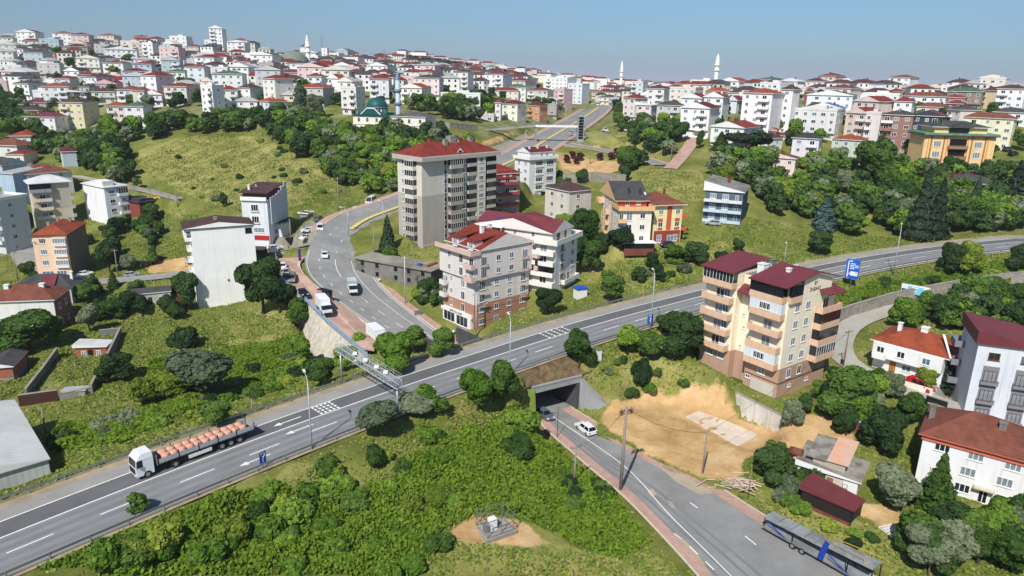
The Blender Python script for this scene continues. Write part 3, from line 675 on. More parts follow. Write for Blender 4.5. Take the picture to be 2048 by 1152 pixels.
# wing walls of the cutting
M_turf = mat('turf',(98,114,46),.95,.25,.8,bump=.6)
def wing(name,base,tops,label,m,th=.5,cop=None):
    """wall standing along base points (world) with a top height at each"""
    r = empty(name,tuple(base[0]),0,label,'retaining wall'); o = np.array(r.location); mb = MB()
    for (p,zt),(q,zu) in zip(zip(base[:-1],tops[:-1]),zip(base[1:],tops[1:])):
        d = np.array(q[:2]) - np.array(p[:2]); d /= np.linalg.norm(d); nrm = np.array([-d[1],d[0]]) * th
        a = [(*p[:2],p[2] - 1),(*q[:2],q[2] - 1),(*(q[:2] + nrm),q[2] - 1),(*(p[:2] + nrm),p[2] - 1),(*p[:2],zt),(*q[:2],zu),(*(q[:2] + nrm),zu),(*(p[:2] + nrm),zt)]
        mb.hull8([np.array(v) - o for v in a])
    mb.build('wall_face',m,r)
    mb = MB()
    for (p,zt),(q,zu) in zip(zip(base[:-1],tops[:-1]),zip(base[1:],tops[1:])):
        d = np.array(q[:2]) - np.array(p[:2]); d /= np.linalg.norm(d); nrm = np.array([-d[1],d[0]])
        a0,b0 = np.array([*(p[:2] - nrm * .06),zt + .003]) - o,np.array([*(q[:2] - nrm * .06),zu + .003]) - o; e_ = np.append(nrm * (th + .12),0); h_ = np.array([0,0,.12])
        mb.hull8([a0,b0,b0 + e_,a0 + e_,a0 + h_,b0 + h_,b0 + e_ + h_,a0 + e_ + h_])
    mb.build('coping',cop or M_conc,r); return r
wr = [PORT_R + pd3 * .9,at_z(1200,824,UZ),at_z(1236,829,UZ)]
wing('wing_wall',wr,[-3.4,-6.6,-8.6],'grey triangular wing wall beside the underpass mouth, next to the dirt lot',M_abut,.9)
wl = [at_z(1084,868,UZ) + np.array([-1.2,0,0]),at_z(1078,856,UZ) + np.array([-.7,0,0]),PORT_L - pd3 * .5]
wing('wing_wall',wl,[-7.6,-6.0,-3.2],'narrow shaded wing wall at the bramble side of the underpass mouth',M_abut,2.6,M_turf)

# lanes
for nm,P,hw in LANES:
    mb = MB(); strip(mb,offset_line(P,hw),offset_line(P,-hw),0,.05); g = M_pav if 'brick' in nm else (M_lane if nm == 'lane' else (M_asph if nm == 'slip_road' else M_asphl))
    tag(mb.build(nm,[g]),kind='structure')
footway('pavement',offset_line(LANE_TOWER,3.2),2.0,1); footway('pavement',offset_line(LANE_TOWER,-3.2),1.6,-1)
mb = MB(); slab = [at_z(x,y,-8.85) for x,y in ((1372,834),(1396,822),(1438,836),(1516,868),(1503,879),(1475,893))]
mb.prism([tuple(p) for p in slab],-9.2,-8.8); tag(mb.build('foundation_slab',[mat('lean concrete',(206,192,176),.95,.12,.5,spots=.3)]),kind='structure')
# stone retaining wall of the forecourt with its blue railing
rw = [at_z(x,y,rz(x,y)) for x,y in ((552,515),(556,556),(585,582),(612,604),(655,648),(708,693),(735,716))]
base = [p - np.array([0,0,1.2]) for p in rw]
r = empty('stone_retaining_wall',tuple(BAT_T[1]),0,'tall sloping face of pale rubble stone holding up the brick forecourt of the curved road','retaining wall'); o = np.array(r.location); mb = MB(); strip(mb,resample(BAT_T,2) - o + (-.1,-.1,.1),resample(BAT_B,2) - o); mb.build('wall_face',mat('pale rubble stone',(186,178,164),.95,.25,1.1,bump=.9,bscale=2.0,spots=.35),r)
r = wing('parapet',base[::-1],[p[2] + .25 for p in rw][::-1],'low stone parapet under the blue railing of the brick forecourt',M_stone,-.5)
rail = empty('parapet_railing',tuple(rw[0]),0,'pale blue metal railing along the top of the stone retaining wall','railing'); o = np.array(rail.location)
M_blue = mat('pale blue rail paint',(138,172,200),.6,.1)
rl = resample(np.array(rw),2.4); mbr = MB()
for a,b in zip(rl[:-1],rl[1:]):
    for h in (.55,.9,1.25): mbr.bar(a - o + (0,0,h),b - o + (0,0,h),.07)
    for q in np.linspace(0,1,9)[1:-1]: c = a + (b - a) * q - o; mbr.bar(c + (0,0,.3),c + (0,0,1.25),.05)
mbr.build('bars',M_blue,rail)
pm = MB(); pm.box(-.06,.06,-.06,.06,.2,1.4); pmesh = pm.mesh('railing post',[M_blue])
for a in rl: link('post',pmesh,rail,tuple(a - o))

# guard rails of the highway
def guardrail(off,x0,x1,label,step=4.0,h=.72):
    P = HWF[(HWF[:,0] > x0) & (HWF[:,0] < x1)]; P = resample(offset_line(P,off),step)
    r = empty('guardrail',tuple(P[0]),0,label,'guardrail'); o = np.array(r.location); mb = MB()
    for a,b in zip(P[:-1],P[1:]):
        for dz in (0,.16): mb.bar(a - o + (0,0,h - .1 + dz),b - o + (0,0,h - .1 + dz),.09,.14)
    mb.build('beam',M_metal,r); pm = MB(); pm.box(-.07,.07,-.07,.07,-.4,h + .1); pmesh = pm.mesh('guardrail post',[M_metal])
    for a in P[:100]: link('post',pmesh,r,tuple(a - o))
    return r
guardrail(-8.15,-62,52,'galvanised guardrail between the highway and the bramble slope with the underpass')
guardrail(7.7,-75,60,'galvanised guardrail along the climbing lane, above the weedy left valley')
guardrail(-8.15,66,190,'galvanised guardrail on the highway above the pale lane with the billboard')
# ------------------------------------------------------------------ buildings
_WM = {}
PANES = [M_glass,M_glass,M_curt,M_blueg]
_wr = random.Random(11)
def win_mesh(w,h,fr,panel,bars=1):
    k = ('f',round(w,1),round(h,1),fr.name,bars)
    if k not in _WM:
        w,h = round(w,1),round(h,1); mb = MB(); t = .1
        mb.box(0,w,-.05,.04,0,t); mb.box(0,w,-.05,.04,h - t,h); mb.box(0,t,-.05,.04,t,h - t); mb.box(w - t,w,-.05,.04,t,h - t)
        for i in range(1,bars + 1): x = w * i / (bars + 1); mb.box(x - .05,x + .05,-.045,.04,t,h - t)
        mb.box(-.08,w + .08,-.14,.0,-.1,-.004)
        _WM[k] = mb.mesh('window frame',[fr])
    k2 = ('p',round(w,1),round(h,1),panel.name)
    if k2 not in _WM:
        mb = MB(); mb.box(.08,round(w,1) - .08,-.025,.02,.08,round(h,1) - .08); _WM[k2] = mb.mesh('window pane',[panel])
    return _WM[k],_WM[k2]
def far_win_mesh(w,h,fr,panel):
    k = ('x',round(w,1),round(h,1),fr.name,panel.name)
    if k not in _WM:
        w,h = round(w,1),round(h,1); mb = MB(); t = .13
        mb.box(0,w,-.06,.03,0,t); mb.box(0,w,-.06,.03,h - t,h); mb.box(0,t,-.06,.03,t,h - t); mb.box(w - t,w,-.06,.03,t,h - t); mb.box(t,w - t,-.03,.02,t,h - t,1)
        if w > 1.1: mb.box(w / 2 - .06,w / 2 + .06,-.05,.02,t,h - t)
        _WM[k] = mb.mesh('small window',[fr,panel])
    return _WM[k]

class House:
    """a rectangular building: F is the side y=0 (length W), S the side x=0 (length D), B the back, E the side x=W"""
    def __init__(s,name,x,y,z0,yaw,W,D,H,label,cat='building',group=None):
        s.W,s.D,s.H = W,D,H; s.r = empty(name,(x,y,z0),yaw,label,cat,group); s.ztop = z0 + H
    def xf(s,face,p,z,out=0.0):
        if face == 'F': return (p,-out,z),0.0
        if face == 'S': return (-out,s.D - p,z),-math.pi / 2            # p runs from the far corner to the near one
        if face == 'E': return (s.W + out,p,z),math.pi / 2
        return (s.W - p,s.D + out,z),math.pi
    def L(s,face): return s.W if face in 'FB' else s.D
    def walls(s,m,z0=-3.0,z1=None,inset=0,name='wall',grow_=0):
        z1 = s.H if z1 is None else z1; mb = MB(); mb.box(inset - grow_,s.W - inset + grow_,inset - grow_,s.D - inset + grow_,z0,z1); return mb.build(name,m,s.r)
    def block(s,x0,x1,y0,y1,z0,z1,m,name='wall_block',top=None):
        mb = MB(); mb.box(x0,x1,y0,y1,z0,z1,0,1 if top else None); return mb.build(name,[m,top] if top else m,s.r)
    def win(s,face,p,z,w=1.3,h=1.4,fr=None,panel=None,bars=1,out=0.0,door=False):
        fr = fr or M_white; panel = panel or _wr.choice(PANES); a,b = win_mesh(w,h,fr,panel,bars)
        loc,rz = s.xf(face,p - w / 2,z,out); o = link('door' if door else 'window',a,s.r,loc,(0,0,rz)); link('pane',b,o); return o
    def fwin(s,face,p,z,w=1.3,h=1.4,fr=None,panel=None,out=0.0):
        loc,rz = s.xf(face,p - w / 2,z,out); return link('window',far_win_mesh(w,h,fr or M_white,panel or _wr.choice(PANES)),s.r,loc,(0,0,rz))
    def grid(s,face,cols,floors,sill=.9,fh=3.0,w=1.3,h=1.4,z0=0.0,skip=(),**k):
        for f in floors:
            for i,c in enumerate(cols):
                if (f,i) in skip: continue
                s.win(face,c * s.L(face),z0 + f * fh + sill,w,h,**k)
    def fgrid(s,face,cols,floors,sill=.9,fh=3.0,w=1.3,h=1.4,z0=0.0,**k):
        for f in floors:
            for c in cols: s.fwin(face,c * s.L(face),z0 + f * fh + sill,w,h,**k)
    def balcony(s,face,p,z,w,d=1.3,m=None,par=1.0,glaze=None,gh=1.75,rail=None,door=True,dm=None):
        """slab with a parapet, maybe glazed in above; p is its centre along the face"""
        m = m or M_white; a = p - w / 2; loc,rz = s.xf(face,a,z); mb = MB(); t = .12
        mb.box(0,w,-d,-.003,-.16,0)
        if par: mb.box(0,w,-d,-d + t,.003,par); mb.box(0,t,-d + t + .002,-.003,.003,par); mb.box(w - t,w,-d + t + .002,-.003,.003,par)
        o = mb.build('balcony',m,s.r,loc,(0,0,rz))
        if rail:
            mb = MB(); zz = par + .004
            for x0,x1,y0,y1 in ((0,w,-d,-d + .05),(0,.05,-d,0),(w - .05,w,-d,0)): mb.box(x0,x1,y0,y1,zz + .22,zz + .28)
            n = max(2,int(w / .8))
            for i in range(n + 1): mb.box(w * i / n - .02,w * i / n + .02,-d,-d + .05,zz,zz + .22)
            mb.build('railing',rail,o)
        if glaze:
            g,fr = glaze; mb = MB(); n = max(2,int(w / .75))
            mb.box(.06,w - .06,-d + .05,-.02,par + .003,par + gh - .06,0)
            for i in range(n + 1): x = .03 + (w - .06) * i / n; mb.box(x - .035,x + .035,-d + .01,-d + .06,par + .003,par + gh,1)
            mb.box(0,w,-d - .01,-d + .08,par + gh - .09,par + gh + .02,1)
            mb.build('glazing',[g,fr],o)
        elif door:
            a_,b_ = win_mesh(min(1.8,w * .5),2.2,M_white,dm or _wr.choice([M_glass,M_curt]),1); q = link('balcony_door',a_,s.r,s.xf(face,p - min(1.8,w * .5) / 2,z + .02)[0],(0,0,rz)); link('pane',b_,q)
        return o
    def roof(s,kind,m,h=2.0,over=.5,z=None,th=.18,x0=0,x1=None,y0=0,y1=None,name='roof',fascia=None,hipx=None):
        z = s.H if z is None else z; x1 = s.W if x1 is None else x1; y1 = s.D if y1 is None else y1
        x0 -= over; y0 -= over; x1 += over; y1 += over; mb = MB(); fm = 1
        w,d = x1 - x0,y1 - y0; zb = z + .004; c = [(x0,y0),(x1,y0),(x1,y1),(x0,y1)]
        B = [(*p,zb) for p in c]; T = [(*p,zb + th) for p in c]
        mb.face([B[3],B[2],B[1],B[0]],fm)
        for i in range(4): j = (i + 1) % 4; mb.face([B[i],B[j],T[j],T[i]],fm)
        zt = zb + th
        if kind == 'hip':
            if w >= d: q = (hipx or d / 2); q = min(q,w / 2 - .01); r0,r1 = (x0 + q,(y0 + y1) / 2,zt + h),(x1 - q,(y0 + y1) / 2,zt + h); mb.face([T[0],T[1],r1,r0]); mb.face([T[1],T[2],r1]); mb.face([T[2],T[3],r0,r1]); mb.face([T[3],T[0],r0])
            else: q = min(hipx or w / 2,d / 2 - .01); r0,r1 = ((x0 + x1) / 2,y0 + q,zt + h),((x0 + x1) / 2,y1 - q,zt + h); mb.face([T[0],T[1],r0]); mb.face([T[1],T[2],r1,r0]); mb.face([T[2],T[3],r1]); mb.face([T[3],T[0],r0,r1])
        elif kind == 'gx':                                   # ridge along x
            r0,r1 = (x0,(y0 + y1) / 2,zt + h),(x1,(y0 + y1) / 2,zt + h); mb.face([T[0],T[1],r1,r0]); mb.face([T[2],T[3],r0,r1]); mb.face([T[1],T[2],r1],2); mb.face([T[3],T[0],r0],2)
        elif kind == 'gy':
            r0,r1 = ((x0 + x1) / 2,y0,zt + h),((x0 + x1) / 2,y1,zt + h); mb.face([T[1],T[2],r1,r0]); mb.face([T[3],T[0],r0,r1]); mb.face([T[0],T[1],r0],2); mb.face([T[2],T[3],r1],2)
        elif kind == 'shed':                                 # falls towards y0
            U = [(x0,y0,zt),(x1,y0,zt),(x1,y1,zt + h),(x0,y1,zt + h)]; mb.face(U); mb.face([T[1],T[2],U[2]],2); mb.face([T[3],T[0],U[3]],2); mb.face([T[2],T[3],U[3],U[2]],2)
        else:                                                # flat with a parapet
            mb.face(T); t = .2
            if h > 0:
                mb.box(x0,x1,y0,y0 + t,zt + .003,zt + h,fm); mb.box(x0,x1,y1 - t,y1,zt + .003,zt + h,fm); mb.box(x0,x0 + t,y0 + t + .002,y1 - t - .002,zt + .003,zt + h,fm); mb.box(x1 - t,x1,y0 + t + .002,y1 - t - .002,zt + .003,zt + h,fm)
        o = mb.build(name,[m,fascia or M_white,s.gable or fascia or M_white],s.r); s.rf = o; s.rz = zt; return o
    gable = None
    def chimney(s,x,y,z,h=1.4,m=None,w=.7):
        mb = MB(); mb.box(x - w / 2,x + w / 2,y - w / 2,y + w / 2,z - 1.2,z + h); mb.box(x - w / 2 - .1,x + w / 2 + .1,y - w / 2 - .1,y + w / 2 + .1,z + h + .003,z + h + .14); return mb.build('chimney',m or M_conc,s.rf)
    def dish(s,x,y,z,r=.5):
        mb = MB(); mb.lathe([(.02,0),(r * .5,.05),(r,.2),(r,.23),(r * .5,.09),(.02,.04)],14); mb.bar((0,0,-.7),(0,0,0),.05); return mb.build('satellite_dish',M_white,s.rf,(x,y,z),(math.radians(60),0,.6))

def mk(name,key,label,cat='apartment block',group=None):
    x,y,z,yaw,Wd,Dd,H = BLD[key]
    return House(name,x,y,z,yaw,Wd,Dd,H,label,cat,group)
def cat_line(s,name,pts,m,w=.06,parent=None):
    mb = MB(); [mb.bar(a,b,w) for a,b in zip(pts[:-1],pts[1:])]; return mb.build(name,m,parent or s.r)
# ---- A: tall grey nine-storey block
W_lg,W_gr,W_taupe = wall((206,202,190)),wall((178,171,161)),wall((168,158,146))
def tall_block():
    h = mk('apartment_tower','tower','tall grey nine-storey apartment block with a red tiled roof, inside the road bend')
    W,D,H = h.W,h.D,h.H; fh = (H - 2.2) / 9
    cut = H * .62
    h.walls(W_gr,-3,cut,name='wall'); h.block(0,W,0,D,cut,H,W_lg,'upper_wall')
    # projecting corner stair bay and chamfered bays
    h.block(W * .44,W * .56,-.9,-.003,3,H - .1,W_gr,'wall_bay'); h.block(W * .70,W * .83,-1.2,-.003,3,H - .1,W_lg,'wall_bay')
    for f in range(9):
        z = 2.2 + f * fh
        h.balcony('F',W * .42,z,W * .17,1.5,W_taupe if f < 5 else W_gr,.95,((M_glassd if f % 3 == 0 else M_glass),M_white) if f in (1,2,4,5,6,8) else None,gh=fh - 1.05)
        h.balcony('F',W * .64,z,W * .115,1.3,W_gr,.95,(M_glassd,M_black) if f in (0,3,4,5,7,8) else None,gh=fh - 1.05)
        h.balcony('F',W * .93,z,W * .13,1.0,W_gr,.95,(M_glassd if f in (2,3,6,8) else M_glass,M_white if f < 2 else M_black),gh=fh - 1.05)
        h.win('F',W * .305,z + .9,1.2,1.45); h.win('F',W * .535,z + .9,1.3,1.4,out=.9); h.win('F',W * .765,z + .9,1.8,1.45,out=1.2,bars=2)
        h.win('S',D * .22,z + .9,1.0,1.4); h.balcony('S',D * .62,z,D * .34,1.4,W_lg if f > 4 else W_taupe,.95,(M_glass if f % 3 else M_glassd,M_white),gh=fh - 1.05);
    h.block(.3,W * .22,-.3,-.003,-2,1.9,W_taupe,'plinth'); h.win('S',D * .5,.1,3.2,2.0,panel=M_glassd,bars=2)
    mb = MB(); mb.box(-1.1,W + 1.1,-1.6,D + 1.1,H - .15,H + 1.0); mb.build('cornice',W_gr,h.r)
    h.roof('hip',roofm('red'),3.3,1.0,z=H + 1.0,fascia=W_gr)
    zc = H + 3.2
    for x,y,w_ in ((W * .42,D * .35,1.2),(W * .55,D * .5,2.2),(W * .66,D * .5,1.0),(W * .8,D * .45,1.3),(W * .3,D * .6,1.0)): h.chimney(x,y,zc + .3,1.6 if w_ < 2 else 2.2,M_conc if w_ > 1.1 else wall((150,74,62)),w_)
    mb = MB(); mb.face([(W * .5 - 1.6,-.2,H + 1.4),(W * .5 + 1.6,-.2,H + 1.4),(W * .5,-.2,H + 2.9)],0); mb.face([(W * .5 - 1.6,-.2,H + 1.4),(W * .5,-.2,H + 2.9),(W * .5,D * .3,H + 2.9)],1); mb.face([(W * .5 + 1.6,-.2,H + 1.4),(W * .5,D * .3,H + 2.9),(W * .5,-.2,H + 2.9)],1)
    mb.box(W * .5 - .6,W * .5 + .6,-.26,-.21,H + 1.5,H + 2.1,2); mb.build('dormer',[M_white,roofm('red'),M_glassd],h.rf)
    h.dish(W * .58,D * .3,H + 4.3,.5)
    mb = MB(); mb.bar((W * .22,-.2,-1),(W * .3,-.2,3.4),.12); mb.bar((W * .3,-.2,3.4),(W * .3,-.2,H),.12); mb.build('drainpipe',M_black,h.r)
tall_block()

# ---- B: two-tone block with a brown base and overhanging upper storeys
def mid_block():
    h = mk('apartment_block','mid','pale block with a brown tiled base and overhanging upper storeys, beside the highway')
    W,D,H = h.W,h.D,h.H; fh = H / 6; m1,m2,m3 = wall((214,206,200)),wall((170,126,104)),wall((206,178,168))
    h.walls(m2,-4,fh * 2,.55); h.block(.55,W - .55,.55,D - .55,fh * 2,fh * 4,m1,'upper_wall'); h.block(0,W,0,D,fh * 4,H,m1,'overhanging_wall')
    h.block(-.12,.54,D * .08,D * .9,0,fh * 1.12,M_white,'shop_front')
    for i,q in enumerate((.3,.68)): h.win('S',D * q,.1,D * .33,fh * .85,panel=M_glass,bars=2,out=.13)
    for f in range(6):
        z = f * fh; o = 0 if f >= 4 else -.55
        for q,w_,hh,s_ in ((.16,1.7,2.0,.35),(.40,1.3,1.45,.85),(.62,1.3,1.45,.85),(.86,1.7,2.0,.35)):
            low = f < 2; h.win('F',W * q,z + (.85 if low else s_),w_,1.45 if low else hh,out=o,bars=2 if w_ > 1.5 else 1)
            if not low and w_ > 1.5: h.balcony('F',W * q,z + .12,2.2,.35,m3,.12,rail=M_black,door=False)
        if f > 0:
            for q,w_,hh in ((.3,1.0,1.4),(.64,1.4,2.0)): h.win('S',D * q,z + (.4 if hh > 1.5 else .9),w_,hh,out=o)
        if f >= 4: h.balcony('F',W + .75,z,1.5,1.6,m3,1.0,(M_glassd,M_black) if f == 4 else None,gh=fh - 1.1,door=False)
    for f in (4,5): h.balcony('S',D - .9,f * fh,3.0,1.2,m3,1.05);
    for f in (2,3): h.balcony('S',D * .15,f * fh,2.0,.9,m1,1.0)
    # terrace storey
    mb = MB(); mb.box(-1.2,1.6,-.4,D + .2,H + .003,H + .15); mb.box(-1.2,-1.05,-.4,D + .2,H + .153,H + 1.1); mb.box(-1.04,1.6,-.4,-.25,H + .153,H + 1.1); mb.build('terrace_parapet',m3,h.r)
    mb = MB(); mb.box(W - .5,W + 1.3,-.4,D * .6,H + .003,H + 1.0); mb.build('terrace_parapet',m3,h.r)
    h.block(2.6,W - .4,.2,D - .2,H + .004,H + 1.0,m1,'attic_wall'); h.gable = m1
    h.roof('gy',roofm('red'),3.0,.35,z=H + .9,x0=1.9,x1=W - .2,y0=.0,fascia=M_white)
    for y_ in (D * .25,D * .7):
        h.block(1.7,4.2,y_ - 1.3,y_ + 1.3,H + .9,H + 2.5,m1,'dormer'); h.win('S',D - y_,H + .5,1.6,1.9,panel=M_curt,out=-1.68)
        mb = MB(); a = [(1.3,y_ - 1.6,H + 2.5),(W * .42,y_ - 1.6,H + 3.3),(W * .42,y_ + 1.6,H + 3.3),(1.3,y_ + 1.6,H + 2.5)]; mb.hull8(a + [(p[0],p[1],p[2] + .15) for p in a]); mb.build('dormer_roof',roofm('red'),h.rf)
    for q in (.35,.62): h.win('F',W * q,H + 2.1,.5,.6,out=.02)
    h.chimney(W * .42,D * .5,H + 3.9,.9,M_white,.8); h.chimney(W * .58,D * .55,H + 3.9,.9,M_white,.8); h.dish(W * .5,D * .5,H + 4.3,.45)
    def letters(txt,loc,rot,size,m,par,name='lettering'):
        c = bpy.data.curves.new(name,'FONT'); c.body = txt; c.size = size; c.extrude = .02; c.align_x = 'CENTER'; c.align_y = 'CENTER'; c.materials.append(m)
        tmp = bpy.data.objects.new('lettering_source',c); COL.objects.link(tmp); dg = bpy.context.evaluated_depsgraph_get(); me = bpy.data.meshes.new_from_object(tmp.evaluated_get(dg)); bpy.data.objects.remove(tmp)
        return link(name,me,par,loc,rot)
    letters('BARTOLI YAPI',(-.2,D * .5,fh * .98),(math.pi / 2,0,-math.pi / 2),.75,M_black,h.r)
    mb = MB(); mb.box(-.16,-.13,.6,D - .6,fh * .82,fh * 1.1); mb.build('shop_sign',M_white,h.r)
    for z in (fh * .5,fh * 1.5): mb = MB(); mb.box(.5,W - .5,.52,.545,z,z + .1); mb.build('band',wall((120,84,66)),h.r)
    return letters
letters = mid_block()

# ---- C: white block behind it
def white_block():
    h = mk('apartment_block','white_terrace','white block with wraparound terrace and dark red gable roof, beside the blue-roofed kiosk')
    W,D,H = h.W,h.D,h.H; fh = H / 4.6; m = wall((224,220,212)); h.walls(m,-4)
    for f in range(4):
        z = H - (f + 1) * fh
        h.win('F',W * .3,z + .4,1.6,2.1,panel=M_glass,bars=1); h.win('F',W * .78,z + .9,1.5,1.4); h.balcony('F',W * .3,z + .2,2.2,.3,m,.1,rail=M_black,door=False)
        h.balcony('S',D - 3.2,z,6.4,1.3,m,1.0,(M_glassd,M_black) if f == 2 else None,gh=fh - 1.1)
        h.win('S',D * .35,z + .9,1.4,1.5,panel=M_glassd); h.win('S',D * .2,z + .9,1.4,1.5,panel=M_glassd)
    h.balcony('F',W * .62,fh * .6,W * .7,1.2,m,1.0)
    mb = MB(); t = .2
    mb.box(-1.3,W + 1.0,-1.0,D + .5,H + .003,H + .2)
    for b in ((-1.3,W + 1.0,-1.0,-.8),(-1.3,-1.1,-.79,D + .5),(W + .8,W + 1.0,-.79,D + .5)): mb.box(*b,H + .203,H + 1.35)
    mb.build('terrace_parapet',m,h.r)
    h.block(.6,W - 1.2,1.2,D - .6,H + .204,H + 2.6,m,'attic_wall'); h.gable = m
    h.roof('gy',roofm('maroon'),2.6,.4,z=H + 2.3,x0=.4,x1=W - 1.0,y0=1.1,y1=D - .4)
    h.roof('gx',roofm('maroon'),2.6,.4,z=H + 2.3,x0=.4,x1=W - 1.0,y0=1.1,y1=D - .4)
    for q in (.3,.5,.72): h.win('S',D * q,H + 1.0,.9,1.3,out=-.6)
    h.win('F',W * .3,H + .5,1.5,2.0,panel=M_glassd,fr=M_brownf,out=-1.2); h.win('F',W * .62,H + .5,1.0,2.1,panel=M_glassd,fr=M_brownf,out=-1.2)
    mb = MB(); mb.hull8([(-1.2,D * .62,H + 2.5),(1.5,D * .62,H + 2.7),(1.5,D * .95,H + 2.7),(-1.2,D * .95,H + 2.5),(-1.2,D * .62,H + 2.62),(1.5,D * .62,H + 2.82),(1.5,D * .95,H + 2.82),(-1.2,D * .95,H + 2.62)]); mb.bar((-1.1,D * .63,H + 1.3),(-1.1,D * .63,H + 2.5),.1); mb.build('canopy',M_white,h.r)
    mb = MB(); mb.hull8([(.6,D * .6,H + 3.6),(2.2,D * .6,H + 3.6),(2.2,D * .75,H + 4.5),(.6,D * .75,H + 4.5),(.6,D * .6,H + 3.7),(2.2,D * .6,H + 3.7),(2.2,D * .75,H + 4.6),(.6,D * .75,H + 4.6)]); mb.build('solar_panel',mat('solar panel blue',(40,74,120),.25,.1),h.rf)
white_block()

# ---- D: the cream block with salmon balconies
def cream_block():
    h = mk('apartment_block','cream','cream apartment block with salmon balcony bands and dark red roofs, right above the building pit')
    W,D,H = h.W,h.D,h.H
    # F = the right-hand side with the rows of windows; S = the side with the balconies
    m1,m2,m3 = wall((236,226,202)),wall((182,150,128)),wall((212,178,150)); fh = 3.12; base = H - 4 * fh
    yr0,yr1 = D * .40,D * .60                               # the recessed stair bay
    mb = MB(); mb.prism([(0,0),(W,0),(W,D * .9),(W,D),(0,D),(0,yr1),(1.6,yr1),(1.6,yr0),(0,yr0)],base,H); mb.build('wall',m1,h.r)
    mb = MB(); mb.prism([(-.0,0),(W,0),(W,D),(0,D),(0,yr1),(1.6,yr1),(1.6,yr0),(0,yr0)],-4,base - .003); mb.build('base_wall',m2,h.r)
    mb = MB(); mb.box(-.06,W + .03,-.06,D * .39,base - 2.9,base - 2.7); mb.build('band',wall((110,78,62)),h.r)
    S = lambda y: D - y                                       # position along S counted from the far corner
    bw1 = D * .36; bw2 = D * .36
    g = {0: (mat('milky balcony panel',(206,214,220),.4,.05),M_white),3: (mat('milky balcony panel',(206,214,220),.4,.05),M_white)}
    for f in range(4):
        z = base + f * fh
        h.balcony('S',S(yr0 * .49),z,bw2,1.5,m3,1.05,g.get(f),gh=1.85,rail=None)
        h.balcony('S',S((yr1 + D) / 2 + .1),z,bw1,1.5,m3,1.05,None,rail=M_white); h.win('S',S(D * .72),z + .9,1.3,1.5,panel=M_blueg)
        if f in g: h.win('S',S(yr0 * .5),z + 1.25,2.3,1.3,out=1.46,panel=M_glass,bars=2)
        for q in (.2,.42): h.win('F',W * q,z + .95,1.45,1.5,panel=M_curt)
        h.balcony('F',W * .80,z,W * .42,1.5,m3,1.05,(M_glassd,M_black) if f in (1,2) else ((M_glass,M_white) if f == 0 else None),gh=1.85)
        h.win('S',S((yr0 + yr1) / 2 + (.6 if f % 2 else -.6)),z + 1.4,.6,.6,out=-1.6); h.win('S',S((yr0 + yr1) / 2 - (.9 if f % 2 else -.9)),z + .7,.6,.6,out=-1.6)
    for y_ in (D * .2,): h.win('S',S(y_),base - 2.1,1.5,1.5)
    for y_ in (D * .72,D * .86): h.win('S',S(y_),base - 2.2,1.4,1.3)
    h.win('S',S(D * .35),base - 3.8,1.0,.7)
    for q in (.2,.42): h.win('F',W * q,base - 2.2,1.3,1.7)
    for q in (.25,.62): h.win('F',W * q,base - 4.2,.9,.6)
    mb = MB(); mb.box(-.1,-.004,D * .04,D * .31,-.8,base - 3.4); mb.build('garage_door',mat('pale shutter',(204,198,186),.7,.08,stripes=('Z',.3,.15)),h.r)
    # attic: glazed rooms under dark red roofs
    def attic(y0,y1,x1,gl,fr,name):
        h.balcony('S',S((y0 + y1) / 2),H,y1 - y0,1.5,m3,1.0,(gl,fr),gh=1.9,door=False)
        h.block(.0,x1,y0,y1,H + .003,H + 2.9,m1,'attic_wall')
    attic(D * .02,yr0 - .1,W * .55,M_glassd,M_black,'a'); attic(yr1 + .1,D - .2,W * .7,M_glass,M_white,'b')
    h.balcony('F',1.6,H,3.4,.5,m3,1.0,(M_glassd,M_black),gh=1.9,door=False)
    def slope(x0,x1,y0,y1,zl,zh_,name='roof'):          # sheet falling towards the balcony side
        mb = MB(); a = [(x0,y0,zl),(x1,y0,zh_),(x1,y1,zh_),(x0,y1,zl)]; mb.hull8(a + [(q[0],q[1],q[2] + .16) for q in a]); return mb.build(name,roofm('maroon'),h.r)
    h.rf = slope(-2.0,W * .5,-.7,yr0 + .2,H + 2.95,H + 4.5); slope(-2.0,W * .62,yr1 - .2,D + .3,H + 2.95,H + 4.4)
    slope(-.5,1.9,yr0 + .3,yr1 - .3,H - .6,H + .9)
    mb = MB(); a = [(W * .5,-.7,H + 4.5),(W + .2,-.7,H + 2.6),(W + .2,yr0,H + 2.6),(W * .5,yr0,H + 4.5)]; mb.hull8(a + [(q[0],q[1],q[2] + .16) for q in a]); mb.build('roof',roofm('maroon'),h.r)
    mb = MB(); a = [(W * .6,yr1,H + 4.4),(W + .3,yr1,H + 2.6),(W + .3,D + .3,H + 2.6),(W * .6,D + .3,H + 4.4)]; mb.hull8(a + [(q[0],q[1],q[2] + .16) for q in a]); mb.build('roof',roofm('maroon'),h.r)
    h.block(W * .1,W * .9,yr0 + .2,yr1 - .2,H + .004,H + 2.6,m1,'attic_wall',M_concd)
    mb = MB(); mb.face([(W * .27,-.02,H + .01),(W * .88,-.02,H + .01),(W * .88,-.02,H + 2.75),(W * .52,-.02,H + 4.3),(W * .27,-.02,H + 3.6)]); mb.face([(W * .88,0,H),(W * .88,yr0,H),(W * .88,yr0,H + 2.7),(W * .88,0,H + 2.7)]); mb.build('gable_wall',m1,h.r)
    mb = MB(); a = [(W * .62,-1.9,H + .25),(W + .4,-1.9,H - .0),(W + .4,.6,H + .9),(W * .62,.6,H + 1.1)]; mb.hull8(a + [(q[0],q[1],q[2] + .16) for q in a]); mb.build('lean_roof',roofm('maroon'),h.r)
